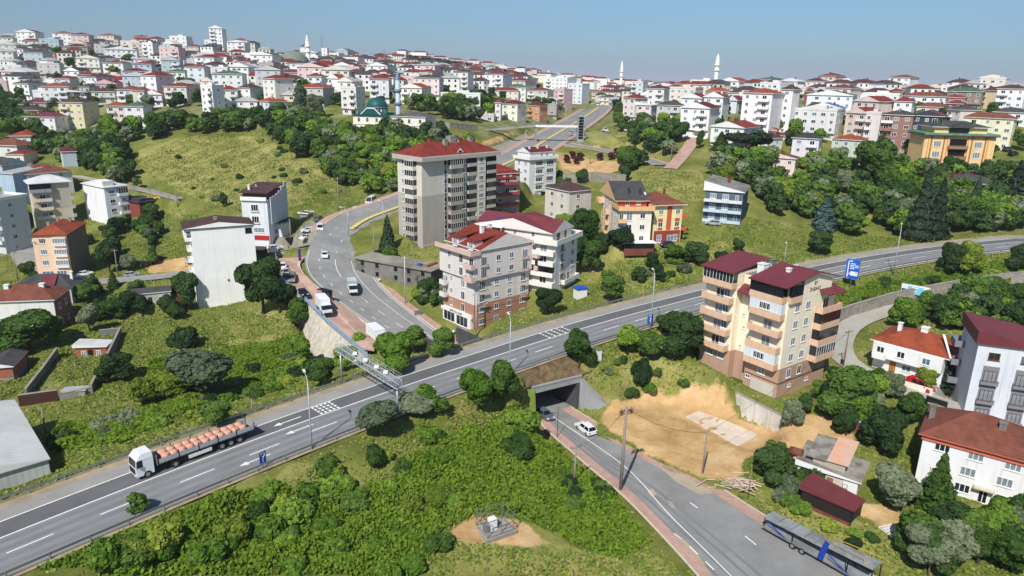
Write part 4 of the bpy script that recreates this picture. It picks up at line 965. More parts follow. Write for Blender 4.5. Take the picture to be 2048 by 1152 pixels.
    letters('BY',(W * .52,-.08,H + 2.5),(math.pi / 2,0,0),.9,wall((110,84,62)),h.r); letters('İNŞAAT',(W * .52,-.08,H + 1.4),(math.pi / 2,0,0),.9,wall((110,84,62)),h.r)
    h.chimney(W * .3,D * .5,H + 3.2,1.2,M_white,1.4); h.chimney(W * .3,D * .2,H + 4.2,.5,M_white,.7); h.chimney(W * .62,D * .58,H + 3.6,.7,M_concd,1.2); h.dish(W * .35,D * .44,H + 4.2,.5)
    mb = MB(); [mb.bar((W * .3 + dx,D * .47,H + 2.6),(W * .3 + dx,D * .47,H + 5.6),.05) for dx in (0,.8)]; mb.bar((W * .2,D * .47,H + 5.2),(W * .55,D * .47,H + 5.2),.05); mb.build('antenna',M_metal,h.rf)
cream_block()
# ---- the other near buildings,each from its surveyed corners
def near(key,name,label,col,roof=('hip','red',2.0),S=(),F=(),E=(),floors=None,base=None,fh=None,cat='apartment block',ww=(1.4,1.4),Sb=None,Fb=None,over=.5,top=None,fr=None,gable=None,Swide=None,zoff=0,deep=-4):
    h = mk(name,key,label,cat); W,D,H = h.W,h.D,h.H; m = wall(col); n = floors or max(1,round(H / 3)); fh = fh or (H - zoff) / n
    if base: h.walls(wall(base[1]),deep,base[0] * fh,name='base_wall'); h.block(0,W,0,D,base[0] * fh + .003,H,m,'wall')
    else: h.walls(m,deep)
    h.fh = fh
    for face,cols in (('S',S),('F',F),('E',E)):
        for f in range(n):
            for c in cols: h.win(face,c * h.L(face),zoff + f * fh + .9,*ww,fr=fr,bars=1)
    for face,bl in (('S',Sb),('F',Fb)):
        if bl:
            for (q,w_,fs,colr,gl) in bl:
                for f in (fs if fs else range(1,n)): h.balcony(face,q * h.L(face),zoff + f * fh,w_,1.2,wall(colr),.95,(M_glassd if f % 2 else M_glass,M_white) if gl else None,gh=fh - 1.05)
    if roof:
        if gable: h.gable = wall(gable)
        h.roof(roof[0],roofm(roof[1]),roof[2],over,fascia=wall(top) if top else None)
    return h

# orange and yellow pair on the slope
h = near('orange','apartment_block','white and orange block with a steep dark gable roof, joined to a yellow striped house',(232,224,210),None,S=(),F=(),floors=3)
W,D,H,fh = h.W,h.D,h.H,h.fh; mo = wall((224,182,132)); h.gable = mo
for f in range(3):
    z = f * fh
    for q in (.14,.30,.52,.80): h.win('S',D * q,z + .9,1.2,1.4)
    h.balcony('S',D * .41,z,2.0,1.1,mo,.95); h.win('F',W * .3,z + .3,1.6,2.1); h.win('F',W * .72,z + .9,1.4,1.4); h.balcony('F',W * .05,z,2.2,1.3,mo,.9)
for q in (.08,.22,.37,.6): h.block(-.03,-.004,D * (1 - q) - .7,D * (1 - q) + .7,-1,H - .05,mo,'orange_stripe')
mb = MB(); t = .2; mb.box(-.6,W + .6,-.9,D * .36,H + .003,H + .2)
for b in ((-.6,W + .6,-.9,-.7),(-.6,-.4,-.69,D * .36),(W + .4,W + .6,-.69,D * .36)): mb.box(*b,H + .203,H + 1.2)
mb.build('terrace_parapet',mo,h.r)
h.block(.5,W - .3,D * .2,D * .98,H + .21,H + 2.0,wall((176,84,66)),'attic_wall'); h.block(-.02,.49,D * .22,D * .98,H,H + 2.2,wall((232,224,210)),'attic_front')
for q in (.35,.5,.65): h.win('S',D * q,H + .6,1.1,1.3,out=.03)
h.win('F',W * .35,H + .5,1.0,1.7,out=-D * .2); h.win('F',W * .7,H + .8,1.3,1.2,out=-D * .2)
# gable towards the S side: ridge along x
h.roof('gx',roofm('dkgrey'),4.2,.4,z=H + 1.9,y0=D * .18,y1=D * 1.02,x0=-.2,x1=W,fascia=mo)
for x,y in ((W * .45,D * .33),(W * .8,D * .3)): h.chimney(x,y,H + 3.4,1.6,roofm('slate'),.5)
h.dish(W * .95,D * .3,H + 3.6); h.block(-1.5,.0 - .004,D * .88,D * 1.05,H - 1.2,H + .1,mo,'side_terrace')
h.block(W * .1,W * 1.05,-3.2,-.5,-1.2,.9,M_black,'glazed_porch'); mb = MB(); mb.box(W * .05,W * 1.1,-3.5,-.3,.904,1.1); mb.build('porch_roof',M_white,h.r); h.block(W * .1,W * 1.05,-3.3,-3.21,-2.5,-.6,roofm('rust'),'porch_base')
h = near('yellow','apartment_block','yellow house with red stripes and brown hip roof, joined to the orange gabled block',(232,220,160),('hip','rust',2.4),F=(.24,.84),floors=3,over=1.0)
W,D,H,fh = h.W,h.D,h.H,h.fh; mr = wall((196,96,70))
for q,z0,z1 in ((.54,fh,H),(.24,fh * 1.65,fh * 1.95),(.24,fh,fh * 1.25),(.84,fh * 1.65,fh * 1.95),(.84,fh,fh * 1.25)): h.block(W * q - .75,W * q + .75,-.03,-.004,z0,z1 - .02,mr,'red_stripe')
h.block(.3,W - .2,-.05,-.004,-2,fh * .96,wall((150,70,60)),'shop_front'); h.win('F',W * .7,.3,3.2,1.8,out=.05,panel=M_curt,bars=2); h.win('F',W * .22,.1,1.4,2.2,out=.05,panel=M_curt)
for f in (1,2): h.balcony('F',W + .6,f * fh,1.2,1.0,mr,.9,door=False)
h.chimney(W * .75,D * .55,H + 1.8,1.5,roofm('rust'),.5); h.block(-.6,2.2,D * .5,D * .9,H + .4,H + 2.0,roofm('rust'),'roof_box')
h = near('beige','house','beige three-storey house with a brown hip roof behind the orange gabled block',(206,200,188),('hip','brown',2.0),S=(.3,.72),F=(.4,),cat='house')
h = near('white_five','apartment_block','white five-storey block with a recessed red attic, beside the climbing avenue',(220,220,220),None,S=(.3,.75),F=(),floors=5)
W,D,H,fh = h.W,h.D,h.H,h.fh
for f in range(1,5):
    h.win('F',W * .36,f * fh + .6,3.2,1.7,panel=M_glassd,bars=3); h.win('F',W * .76,f * fh + .6,3.4,1.7,panel=M_glass,bars=3); h.block(W * .22,W * .5,-.25,-.004,f * fh,f * fh + .5,wall((220,220,220)),'sill_band')
h.block(W * .45,W * .95,-.05,-.004,0,fh * .85,M_glassd,'dark_entrance')
mb = MB(); t = .2; mb.box(-.8,W + .5,-.8,D + .3,H + .003,H + .2)
for b in ((-.8,W + .5,-.8,-.6),(-.8,-.6,-.59,D + .3),(W + .3,W + .5,-.59,D + .3)): mb.box(*b,H + .203,H + 1.2)
mb.build('terrace_parapet',M_white,h.r); h.block(1,W - 1,1,D - .4,H + .21,H + 2.4,wall((220,220,220)),'attic_wall'); h.gable = wall((220,220,220)); h.roof('gx',roofm('dkred'),1.6,.3,z=H + 2.3,x0=1,x1=W - 1,y0=1,y1=D - .4)
for x in (W * .2,W * .5,W * .85): h.chimney(x,D * .4,H + 3.0,1.3,M_white,.6)
for q in (.5,.7): h.win('F',W * q,H + .8,1.0,1.2,out=-1)
h = near('redbands','apartment_block','grey block with dark red balcony bands and red gabled roof behind the tall tower',(172,160,140),('hip','red',2.4),F=(.2,.8),floors=4,Fb=[(.5,8.5,(0,1,2,3),(156,72,84),False)],over=.6)
h.block(1,h.W - 2,-.3,2,h.H - 1.6,h.H + 1.2,wall((150,62,66)),'red_gable');
for q in (.35,.6): h.win('F',h.W * q,h.H - .8,.9,1.1,out=.3)
# the tall blank white wall and the shops behind it
h = mk('apartment_block','blank','tall block with a blank white wall streaked by rain, beside the curved road'); W,D,H = h.W,h.D,h.H
mw = mat('stained white gable wall',(240,240,238),.9,.05,.3,streak=.35,spec=.1); h.walls(mw,-3); h.gable = mw
h.block(-1.5,-.003,.3,D,H - 3.2,H,mw,'overhanging_wall'); h.roof('gy',roofm('brown'),1.3,.35,x0=-1.5,fascia=roofm('brown'))
h.win('F',-.1,H - 1.9,1.7,1.2,fr=M_black,panel=M_curt,out=-.3); h.win('F',W - 1.4,H - 2.0,1.7,1.4,fr=M_black,panel=M_dark); h.win('F',W * .52,H * .32,.4,.4,fr=M_black,panel=M_dark)
for f in (3,4,5): h.balcony('S',D * .5,f * 3.0,3.2,1.1,M_white,1.0)
h.chimney(W * .42,D * .4,H + 1.2,.8,M_conc,.8)
h = near('shop','apartment_block','narrow white block with curved dark red roof above the red shop sign',(214,218,222),None,S=(),floors=4,base=None); W,D,H,fh = h.W,h.D,h.H,h.fh
for f in (2,3): h.win('S',D * .5,f * fh + .3,2.2,1.9,panel=M_glassd,bars=2); h.balcony('S',D * .5,f * fh + .1,2.6,.35,M_white,.1,rail=M_black,door=False)
h.balcony('F',W * .45,fh * 2,7,1.2,wall((196,204,210)),1.0,door=True); h.balcony('F',W * .45,fh * 3,7,1.2,wall((196,204,210)),1.0); h.win('S',D * .5,fh + .8,5.0,1.5,panel=M_curt,bars=4)
h.balcony('S',D * .5,H,D,.6,M_white,1.0,door=False); h.block(.6,W - .3,.3,D - .3,H + .004,H + 2.0,wall((120,76,70)),'attic_wall')
mb = MB(); a = [(-.9,-.6,H + 2.1),(W,-.6,H + 3.4),(W,D + .3,H + 3.4),(-.9,D + .3,H + 2.1)]; mb.hull8(a + [(q[0],q[1],q[2] + .2) for q in a]); h.rf = mb.build('roof',roofm('brown'),h.r)
mb = MB()
for i in range(6): x0,x1 = -.4 + i * W / 6,-.4 + (i + 1) * W / 6; mb.box(x0,x1,-1.3,-1.1,fh * 2,H + 1.0 + 3.0 * (i / 5) ** 2)
mb.build('curved_side_wall',wall((196,204,210)),h.r); h.chimney(W * .2,D * .8,H + 2.6,1.4,M_white,.6); h.dish(W * .3,D * .6,H + 3.6)
h.block(-.35,-.004,.2,D - .2,fh * .62,fh * .98,mat('red shop sign',(176,40,44),.6,.05),'shop_sign'); h.block(-.3,-.004,.2,D - .2,.2,fh * .55,M_white,'shop_window')
h.block(-4.6,-.4,.6,D + 1.5,-1.2,.1,M_black,'dark_canopy')
h = near('annex','annex','small white annex with a green edge between the narrow shop block and the road',(206,210,208),('flat','brown',.15),cat='annex',S=(.5,),floors=1,top=(70,150,110)); h.block(-.1,h.W,-2.8,-.2,-3.4,-.3,M_black,'dark_shopfront')
h = near('stone_shop','shop','low stone-clad shop with a dark red flat roof by the road bend',(150,144,138),('flat','dkred',.2),cat='shop',S=(.5,),floors=1)
h = near('peach','apartment_block','peach four-storey block with an orange-red hip roof and shade-toned blank side, beside the lower street',(228,196,166),None,floors=4); W,D,H,fh = h.W,h.D,h.H,h.fh
h.block(.3,W + .02,-.03,-.004,-3,H - .02,wall((128,116,104)),'shade_toned_side'); h.roof('hip',roofm('orange'),2.4,.5,fascia=roofm('dkred'))  # darker sheet over the right side paints in that wall's shade
for f in range(1,4): h.win('S',D * .28,f * fh + .9,1.7,1.5,bars=2); h.block(-.7,-.004,.2,D * .42,f * fh + .15,f * fh + .9,M_white,'bay_sill'); h.win('S',D * .78,f * fh + .95,3.3,1.5,out=.66,bars=4,panel=M_curt); h.block(-.66,-.004,.25,D * .42,f * fh + .9,f * fh + 2.6,wall((228,214,196)),'bay')
for q,w_ in ((.3,3.0),(.7,2.6)): h.win('S',D * q,.2,w_,2.2,panel=M_blueg,bars=2)
for x,y in ((W * .35,D * .7),(W * .75,D * .3),(W * .8,D * .7)): h.chimney(x,y,H + 1.6,1.1,M_conc,.7)
h.dish(-.5,D - .2,H - 1.6,.6)
h = near('tan','apartment_block','five-storey beige block with a broad white hip roof, by the valley street',(196,186,166),None,S=(.25,.7),floors=5); W,D,H,fh = h.W,h.D,h.H,h.fh
h.block(W * .52,W + .02,-.05,-.004,H * .42,H - .05,wall((178,172,158)),'render_panel'); h.roof('hip',roofm('white'),2.2,1.0)
h.block(-.6,W * .5,-1.4,-.004,H - fh,H - .05,M_glassd,'glazed_storey'); h.block(-.6,W * .5,-1.45,-1.41,H - fh,H - fh * .6,wall((146,154,162)),'parapet_band')
for f in (1,2,3): h.balcony('F',W * .26,f * fh,W * .46,1.2,wall((214,204,184)),.95); h.win('F',W * .4,f * fh + .9,1.3,1.4)
for f in (1,2,3): h.balcony('F',W + .3,f * fh,1.0,1.2,wall((170,174,178)),1.0,door=False)
h = near('white_left','apartment_block','bright white four-storey block with a white roof, beside the red brick cottage',(226,228,230),('hip','white',1.4),F=(.3,),floors=4,ww=(1.8,1.3),top=(220,220,220)); W,D,H,fh = h.W,h.D,h.H,h.fh
for f in range(1,4): h.balcony('F',W * .76,f * fh,W * .42,.9,M_white,.9,(M_glassd,M_white) if f == 3 else None,gh=fh - 1.1);
h.block(.0 - .004,W * .45,.5,D * .4,H + .3,H + 2.2,M_white,'roof_box')
h = near('small_white','house','white two-storey house with brown-red roof and grey side among trees',(224,222,220),('hip','dkred',1.4),S=(.25,.6),floors=2,ww=(1.0,1.6),cat='house'); h.block(.1,h.W,-.04,-.004,-2,h.H - .05,wall((176,186,192)),'side_cladding')
h = near('long_hip','house','long two-storey house with weathered rusty hip roof behind the white-roofed beige block',(214,212,206),('hip','rust',2.8),S=(.15,.4,.65,.9),F=(.35,.55,.75),floors=3,cat='house',over=.7); h.chimney(h.W * .3,h.D * .6,h.H + 2,1.2); h.chimney(h.W * .7,h.D * .3,h.H + 1.4,1.2)
near('brown_hip','house','low house under a broad rusty-brown hip roof at the valley edge',(206,206,206),('hip','rust',2.4),S=(.3,.7),F=(.5,),floors=1,cat='house',over=.8)
near('red_hip','house','small cream house with a red hip roof below the rusty-brown hip roof',(220,214,204),('hip','red',1.3),S=(.3,.7),floors=1,cat='house')
near('orange_hip','house','small white house with an orange hip roof above the rusty-brown hip roof',(224,222,218),('hip','orange',1.6),S=(.3,.7),floors=1,cat='house',over=.7)
near('gable_left','house','blue-grey gabled house with a dark roof at the frame edge of the valley',(176,188,198),('gy','dkgrey',2.2),F=(),floors=2,cat='house',gable=(170,184,194))
near('blue_left','apartment_block','pale blue narrow block with a blank shaded side at the valley edge',(166,186,204),('shed','pale',1.0),floors=3)
h = near('edge_left','apartment_block','grey-white block with deep white balconies at the valley street corner',(196,200,204),('flat','pale',.8),F=(.4,),floors=5,Sb=[(.82,4.0,(1,2,3,4),(214,218,222),False)])
h = near('red_roof_left','house','broad white-walled house with red hip roof and rain-stained wall, below the lower street',(222,222,218),('hip','rust',2.6),F=(.3,.7),floors=2,cat='house',over=.5); h.block(.2,h.W,-.03,-.004,-3,h.H - .03,wall((150,104,96)),'side_wall_paint')
h.chimney(h.W * .45,h.D * .25,h.H + 2.0,.9,M_white,1.0); h.chimney(h.W * .4,h.D * .75,h.H + 2.2,.8,M_white,1.0)
h = near('dark_roof_left','house','house with a patched dark grey and crimson roof behind the broad red hip roof',(186,182,178),('hip','dkgrey',2.4),floors=1,cat='house');
mb = MB(); a = [(-.2,h.D * .25,h.H + .75),(h.W * .4,h.D * .3,h.H + 2.45),(h.W * .4,h.D * .5,h.H + 2.45),(-.2,h.D * .55,h.H + .75)]; mb.hull8(a + [(q[0] - .05,q[1],q[2] + .08) for q in a]); mb.build('crimson_patch',roofm('maroon'),h.rf); h.chimney(h.W * .5,h.D * .1,h.H + 1.6,1.3,M_white,.6)
h = mk('hut','brick_hut','small orange brick hut with a white sheet roof inside the walled yard','hut'); h.W = max(h.W,3.4); W,D,H = h.W,h.D,h.H
h.walls(mat('orange hollow brick',(168,100,72),.95,.18,2,stripes=('Z',.22,.25)),-2); h.roof('shed',roofm('white'),.5,.4); h.win('S',D * .26,.7,1.0,1.2); h.win('S',D * .74,.7,1.0,1.2); h.win('S',D * .48,.02,1.0,2.1,fr=M_black,panel=M_dark,door=True)
h = mk('hut','old_hut','derelict pale green hut with grey roof below the lower street','hut'); W,D,H = h.W,h.D,h.H; h.walls(mat('peeling pale wall',(206,212,202),.95,.12,.7,spots=.7),-2); h.roof('gy',roofm('dkgrey'),.7,.3);
for q,w_ in ((.15,.9),(.75,1.3)): h.win('S',D * q,.8,w_,1.1,panel=M_dark)
h.win('S',D * .45,.0,1.0,2.0,fr=M_wood,panel=M_dark,door=True); h.block(W * .2,W,-3.0,-.2,-1,1.6,roofm('rust'),'lean_to')
h = near('brick_house','house','unplastered orange brick house with a dark roof beside the walled yard',(150,140,128),('gx','dkgrey',.8),floors=2,cat='house'); h.block(-.06,-.003,.2,h.D - .2,h.fh * .95,h.H - .1,mat('orange hollow brick',(176,96,62)),'brick_infill'); h.block(.1,h.W - .2,-.06,-.003,h.fh * .95,h.H - .1,mat('orange hollow brick',(176,96,62)),'brick_infill')
h = mk('shed','shed','large white sheet-metal shed with a low pale roof beside the highway','shed'); W,D,H = h.W,h.D,h.H; h.walls(mat('ribbed white sheet wall',(206,210,206),.7,.06,.5,stripes=('Y',.8,.12),spots=.3),-3); h.gable = M_white
h.roof('gx',mat('ribbed pale roof',(206,208,204),.6,.08,.4,stripes=('X',.9,.1),spots=.2),1.2,.25,fascia=M_metal)
h.block(-.35,-.003,.2,D - .2,-3,.4,M_conc,'plinth')
# right-hand side
h = mk('house','whred','white two-storey house with a long red tiled hip roof above the red van','house'); W,D,H = h.W,h.D,h.H; mw = wall((228,228,226)); h.walls(mw,-3,H * .5,.0); h.block(-1.3,W,0,D,H * .5 + .003,H,mw,'upper_wall'); h.roof('hip',roofm('orange'),2.4,.9)
for q in (.12,.42,.78): h.win('S',D * q,H * .5 + .9,1.4,1.3,out=1.3)
h.win('S',D * .5,.9,1.6,1.2); h.win('S',D * .3,.02,1.1,2.1,fr=M_brownf,panel=mat('orange wooden door',(176,112,50),.6),door=True); h.balcony('S',D * .13,H * .5,2.4,2.2,mw,1.0); h.balcony('F',W * .5,H * .5,5,1.2,wall((196,168,140)),.9)
h.chimney(W * .45,D * .8,h.H + 2.0,1.1,M_white,.7); h.chimney(W * .5,D * .45,h.H + 2.6,.6,M_white,1.2)
mb = MB(); mb.hull8([(W * .5 - .2,D * .2,H + 2.62),(-.8,-.8,H + .3),(-.5,-1.0,H + .3),(W * .5 + .2,D * .2 - .3,H + 2.62),(W * .5 - .2,D * .2,H + 2.75),(-.8,-.8,H + .42),(-.5,-1.0,H + .42),(W * .5 + .2,D * .2 - .3,H + 2.75)]); mb.build('ridge_cap',M_white,h.rf)
mb = MB(); mb.box(-4.2,-1.4,0,D,-3,-.25); mb.box(-4.2,-4.05,0,D * .9,-.247,.6); mb.build('front_terrace',wall((226,218,206)),h.r)
h = mk('apartment_block','lowr','white three-storey block with a big brown tiled roof and salmon eaves band','apartment block'); W,D,H = h.W,h.D,h.H; h.D = D; mw = wall((228,228,228)); h.walls(mw,-3); fh = H / 3
h.block(-.25,-.004,-.2,D + .2,H - .8,H,wall((204,112,88)),'eaves_band'); h.roof('hip',roofm('rust'),3.2,.7,fascia=wall((190,100,80)))
for f,cs in ((2,(.2,.52,.86)),(1,(.48,.82)),(0,(.46,.86))):
    for c in cs: h.win('S',D * c,f * fh + .8,2.0,1.4,bars=2,panel=_wr.choice([M_curt,M_glass]))
h.win('S',D * .66,.02,1.2,2.2,fr=M_white,panel=M_dark,door=True); h.block(-1.0,-.004,D * .24,D * .44,fh * .86,fh * .94,wall((196,184,166)),'door_canopy'); h.chimney(W * .35,D * .3,H + 1.6,1.7,M_concd,.9); h.chimney(W * .5,D * .98,H + 1.5,1.3,M_concd,.8)
for f in (0,1,2): h.balcony('F',W * .3,f * fh,3,1.2,wall((204,112,88)),.9)
h = mk('apartment_block','greyr','pale grey-blue four-storey block with dark grey balconies and a maroon roof','apartment block'); W,D,H = h.W,h.D,h.H; fh = H / 4; mw = wall((208,212,220)); md_ = wall((126,126,132)); h.walls(mw,-3); h.roof('shed',roofm('maroon'),2.0,.5,fascia=roofm('maroon'))
for f in range(4):
    for c in (.22,.62,.93):
        if f == 3: h.win('S',D * c,f * fh + .8,1.7,1.3,fr=M_brownf,bars=1)
        else: h.block(-.04,-.003,D * (1 - c) - 1.2,D * (1 - c) + 1.2,f * fh,f * fh + fh - .35,md_,'window_surround'); h.win('S',D * c,f * fh + .25,1.9,2.1,fr=M_brownf,panel=M_curt,bars=2,out=.05); h.balcony('S',D * c,f * fh + .1,2.6,.7,md_,.35,rail=M_black,door=False)
for f in (1,2,3): h.balcony('B',1.5,f * fh,3.4,1.6,md_,1.0,door=False)
h = mk('shelter','slatted','dark slatted timber shelter with a ribbed dark red roof beside the lower road','shelter'); W,D,H = h.W,h.D,h.H
mb = MB()
for y in np.linspace(0,D,4): mb.box(-.06,.06,y - .06,y + .06,-1.5,H)
for x in np.linspace(0,W,2): mb.box(x - .06,x + .06,-.06,.06,-1.5,H)
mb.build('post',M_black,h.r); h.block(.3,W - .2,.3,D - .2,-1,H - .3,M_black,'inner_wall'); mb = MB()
for i in range(7): z = .55 + i * .3; mb.box(-.05,.0,.05,D - .05,z,z + .17); mb.box(.05,W - .05,-.05,0,z,z + .17)
mb.build('slats',mat('dark timber slat',(52,46,44),.8),h.r); mb = MB(); mb.box(-.1,-.06,.1,D - .1,-.6,.45); mb.build('rust_panel',roofm('rust'),h.r); h.roof('shed',roofm('maroon'),.9,.35,fascia=roofm('maroon'))
h = mk('shack','shack','ramshackle long shack with a patched grey sheet roof behind the dark slatted shelter','shack'); W,D,H = h.W,h.D,h.H; h.walls(wall((196,188,174)),-2); mp = mat('patched asbestos roof',(150,146,136),.95,.3,1.2,spots=.8,bump=.4,stripes=('X',.5,.2)); h.roof('shed',mp,.8,.4)
h.block(W * .1,W * 1.15,D * .25,D * .78,H + .2,H + 1.7,wall((170,160,146)),'upper_hut'); mb = MB(); a = [(W * .05,D * .2,H + 1.75),(W * 1.25,D * .2,H + 2.3),(W * 1.25,D * .55,H + 2.3),(W * .05,D * .55,H + 1.75)]; mb.hull8(a + [(q[0],q[1],q[2] + .1) for q in a]); mb.build('tarpaulin_roof',mat('torn orange tarpaulin',(206,196,186),.9,.2,.6,col2=(222,150,110)),h.rf)
mb = MB(); a = [(W * .05,D * .56,H + 1.6),(W * 1.2,D * .56,H + 2.0),(W * 1.2,D * .9,H + 2.0),(W * .05,D * .9,H + 1.6)]; mb.hull8(a + [(q[0],q[1],q[2] + .1) for q in a]); mb.build('patched_roof',mp,h.rf); mb = MB(); mb.tube([(W * .2,D * .98,H + 1.2),(W * .2,D * 1.2,H + 1.2)],.7,10); mb.build('rusty_drum',roofm('rust'),h.rf)
for q in (.3,.8): h.win('S',D * q,.9,.7,.7,panel=M_dark,fr=M_wood)
h.win('S',D * .55,.0,.9,1.9,panel=M_wood,fr=M_wood,door=True); h.block(-.05,-.003,.1,2.0,-1,H - .2,M_white,'white_sheet')
h = mk('house','bluegrey','three-storey blue-grey house with pale blue balconies and a grey sheet roof, on the slope','house'); W,D,H = h.W,h.D,h.H; fh = H / 3; h.walls(wall((92,104,120)),-3); h.roof('shed',mat('grey asbestos roof',(138,136,130),.95,.2,.8,spots=.6,stripes=('Y',.6,.2)),2.6,.5)
for f in range(3): h.balcony('S',D * .5,f * fh,D,1.4,wall((184,204,214) if f < 2 else (208,210,210)),.75,door=False); [h.win('S',D * q,f * fh + .7,1.8,1.5,panel=M_curt,bars=2) for q in (.22,.55)]; h.win('S',D * .85,f * fh + .1,1.0,2.0,door=True)
h.chimney(W * .6,D * .5,H + 2.2,.8,roofm('red'),.8)
h = mk('villa_block','ornate','ornate yellow block with brown columns, deep balconies and green-edged roof on the hill','apartment block'); W,D,H = h.W,h.D,h.H; fh = H / 3.6; my = wall((228,196,142)); mbn = wall((158,110,80)); h.walls(my,-5)
for q in (.06,.1,.28,.33,.62,.67,.86,.9): h.block(-.25,-.004,D * (1 - q) - .22,D * (1 - q) + .22,-4,H - .1,mbn if q in (.1,.28,.67,.86) else wall((222,160,96)),'column')
for f in range(-1,3):
    z = H - (f + 1.1) * fh - .4;
    if f < 0: continue
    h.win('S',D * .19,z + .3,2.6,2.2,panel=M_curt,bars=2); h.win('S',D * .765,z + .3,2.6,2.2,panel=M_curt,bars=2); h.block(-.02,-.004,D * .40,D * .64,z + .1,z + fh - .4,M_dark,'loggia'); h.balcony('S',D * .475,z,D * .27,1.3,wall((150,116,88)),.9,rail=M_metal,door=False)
mb = MB(); mb.box(-1.2,W + .8,-.9,D + .9,H - .1,H + .25); mb.build('cornice',wall((96,62,56)),h.r); mb = MB(); mb.box(-1.0,W + .6,-.7,D + .7,H + .254,H + .9); mb.build('green_terrace',roofm('mint'),h.r)
h.block(1.2,W - .5,D * .12,D * .86,H + .9,H + 3.0,my,'attic_wall'); h.gable = wall((120,70,50)); h.roof('hip',roofm('dkgrey'),2.0,.9,z=H + 2.9,x0=1,y0=D * .1,y1=D * .88); h.block(1.0,1.19,D * .38,D * .66,H + .95,H + 2.8,M_glassd,'attic_glazing')
mb = MB(); mb.face([(-.2,D * .34,H + 3.0),(-.2,D * .7,H + 3.0),(-.2,D * .52,H + 4.4)]); mb.face([(-.2,D * .34,H + 3.1),(-.2,D * .52,H + 4.5),(5,D * .52,H + 4.6)]); mb.face([(-.2,D * .7,H + 3.1),(5,D * .52,H + 4.6),(-.2,D * .52,H + 4.5)]); mb.build('gable',roofm('dkgrey'),h.rf)
for y in (D * .3,D * .74): h.chimney(3,y,H + 4.0,1.3,roofm('green'),.9)
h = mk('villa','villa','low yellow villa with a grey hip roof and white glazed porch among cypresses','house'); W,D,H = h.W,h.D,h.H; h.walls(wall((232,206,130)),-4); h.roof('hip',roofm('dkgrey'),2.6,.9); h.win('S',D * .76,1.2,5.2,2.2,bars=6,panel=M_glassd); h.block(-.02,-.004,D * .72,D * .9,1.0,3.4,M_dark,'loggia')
for x,y in ((W * .3,D * .85),(W * .5,D * .65),(W * .5,D * .4)): h.chimney(x,y,H + 2.2,1.4,roofm('red'),.6)
h = mk('ruin','ruin','unfinished grey concrete building with empty window holes and a bare slab roof','building'); W,D,H = h.W,h.D,h.H; h.walls(M_concd,-3); h.roof('flat',mat('bare slab',(150,146,134),.95,.2,.4,spots=.7),.0,.5,fascia=M_concd)
for f in (0,1):
    for q in (.1,.3,.55,.72,.9): h.win('S',D * q,f * H / 2 + .6,1.3,1.4,fr=M_concd,panel=M_dark,bars=0)
h.win('F',W * .5,.8,1.2,1.3,fr=M_concd,panel=M_dark); mb = MB(); mb.box(W * .3,W * .95,D * .1,D * .14,H + .2,H + .7); mb.build('brick_row',mat('orange hollow brick',(176,96,62)),h.rf); mb = MB(); mb.box(W * .3,W * .4,D * .2,D * .24,H + .2,H + .8); mb.box(W * .45,W * .5,D * .2,D * .24,H + .2,H + .6); mb.build('blue_barrel',mat('blue plastic',(50,90,170),.5),h.rf)

# ---- mosque on the hillside with its minaret
h = mk('mosque','mosque','white mosque hall with a teal dome, on the hillside above the trees','mosque'); W,D,H = h.W,h.D,h.H; mw = wall((228,224,212)); mt = mat('teal dome paint',(26,82,80),.5,.12,.5); h.walls(mw,-6); fh = H / 2
M_arch = {}
def arch(p,z,w=1.3,hh=2.0):
    mb = MB(); n = 8; pts = [(-w / 2,0,0),(w / 2,0,0)] + [(w / 2 * math.cos(math.pi * i / n),0,hh - w / 2 + w / 2 * math.sin(math.pi * i / n)) for i in range(n + 1)]
    mb.face([(x,-.05,zz) for x,_,zz in pts]); s = .78; mb.face([(x * s,-.08,zz * .84 + .15) for x,_,zz in pts],1)
    mb.bar((0,-.1,.1),(0,-.1,hh - .1),.08); loc,rz = h.xf('S',p,z); mb.build('window',[M_white,M_glassd],h.r,loc,(0,0,rz))
for q in (.08,.2,.33,.45,.62,.78,.93): arch(D * q,H - 2.7); arch(D * q,H - 2.7 - fh - .6)
mb = MB(); mb.box(-.25,W + .1,-.2,D + .2,fh - .25,fh); mb.build('string_course',wall((214,208,196)),h.r); mb = MB(); mb.box(-.5,W + .4,D * .47,D + .5,H - .2,H + .35); mb.build('eaves',mt,h.r)
h.roof('hip',roofm('grey'),1.8,.5,y1=D * .465)
dx,dy = W * .45,D * .74; R = 4.6
mb = MB(); mb.prism([(dx - 5.6,dy - 5.6),(dx + 5.6,dy - 5.6),(dx + 5.6,dy + 5.6),(dx - 5.6,dy + 5.6)],H + .354,H + 1.0); mb.lathe([(R * 1.02,H + 1.0),(R * 1.02,H + 3.2),(R * 1.08,H + 3.2),(R * 1.08,H + 3.5),(R,H + 3.5)],24,0,dx,dy); mb.build('drum',mt,h.r)
mb = MB(); mb.lathe([(R * math.cos(a),H + 3.5 + R * .88 * math.sin(a)) for a in np.linspace(0,math.pi / 2 - .02,9)],28,0,dx,dy); mb.bar((dx,dy,H + 3.5 + R * .8),(dx,dy,H + 9.6),.15); mb.build('dome',mt,h.r)
mb = MB(); mb.lathe([(R * 1.1,H + 3.22),(R * 1.12,H + 3.45)],24,0,dx,dy); mb.build('dome_rim',M_white,h.r)
for i in range(10):
    a = math.pi + math.pi * (i - 4.5) / 10; mb = MB(); mb.box(-.03,.03,-.35,.35,0,1.2); mb.build('window',M_white,h.r,(dx + math.cos(a) * (R * 1.03),dy + math.sin(a) * (R * 1.03),H + 1.5),(0,0,a))
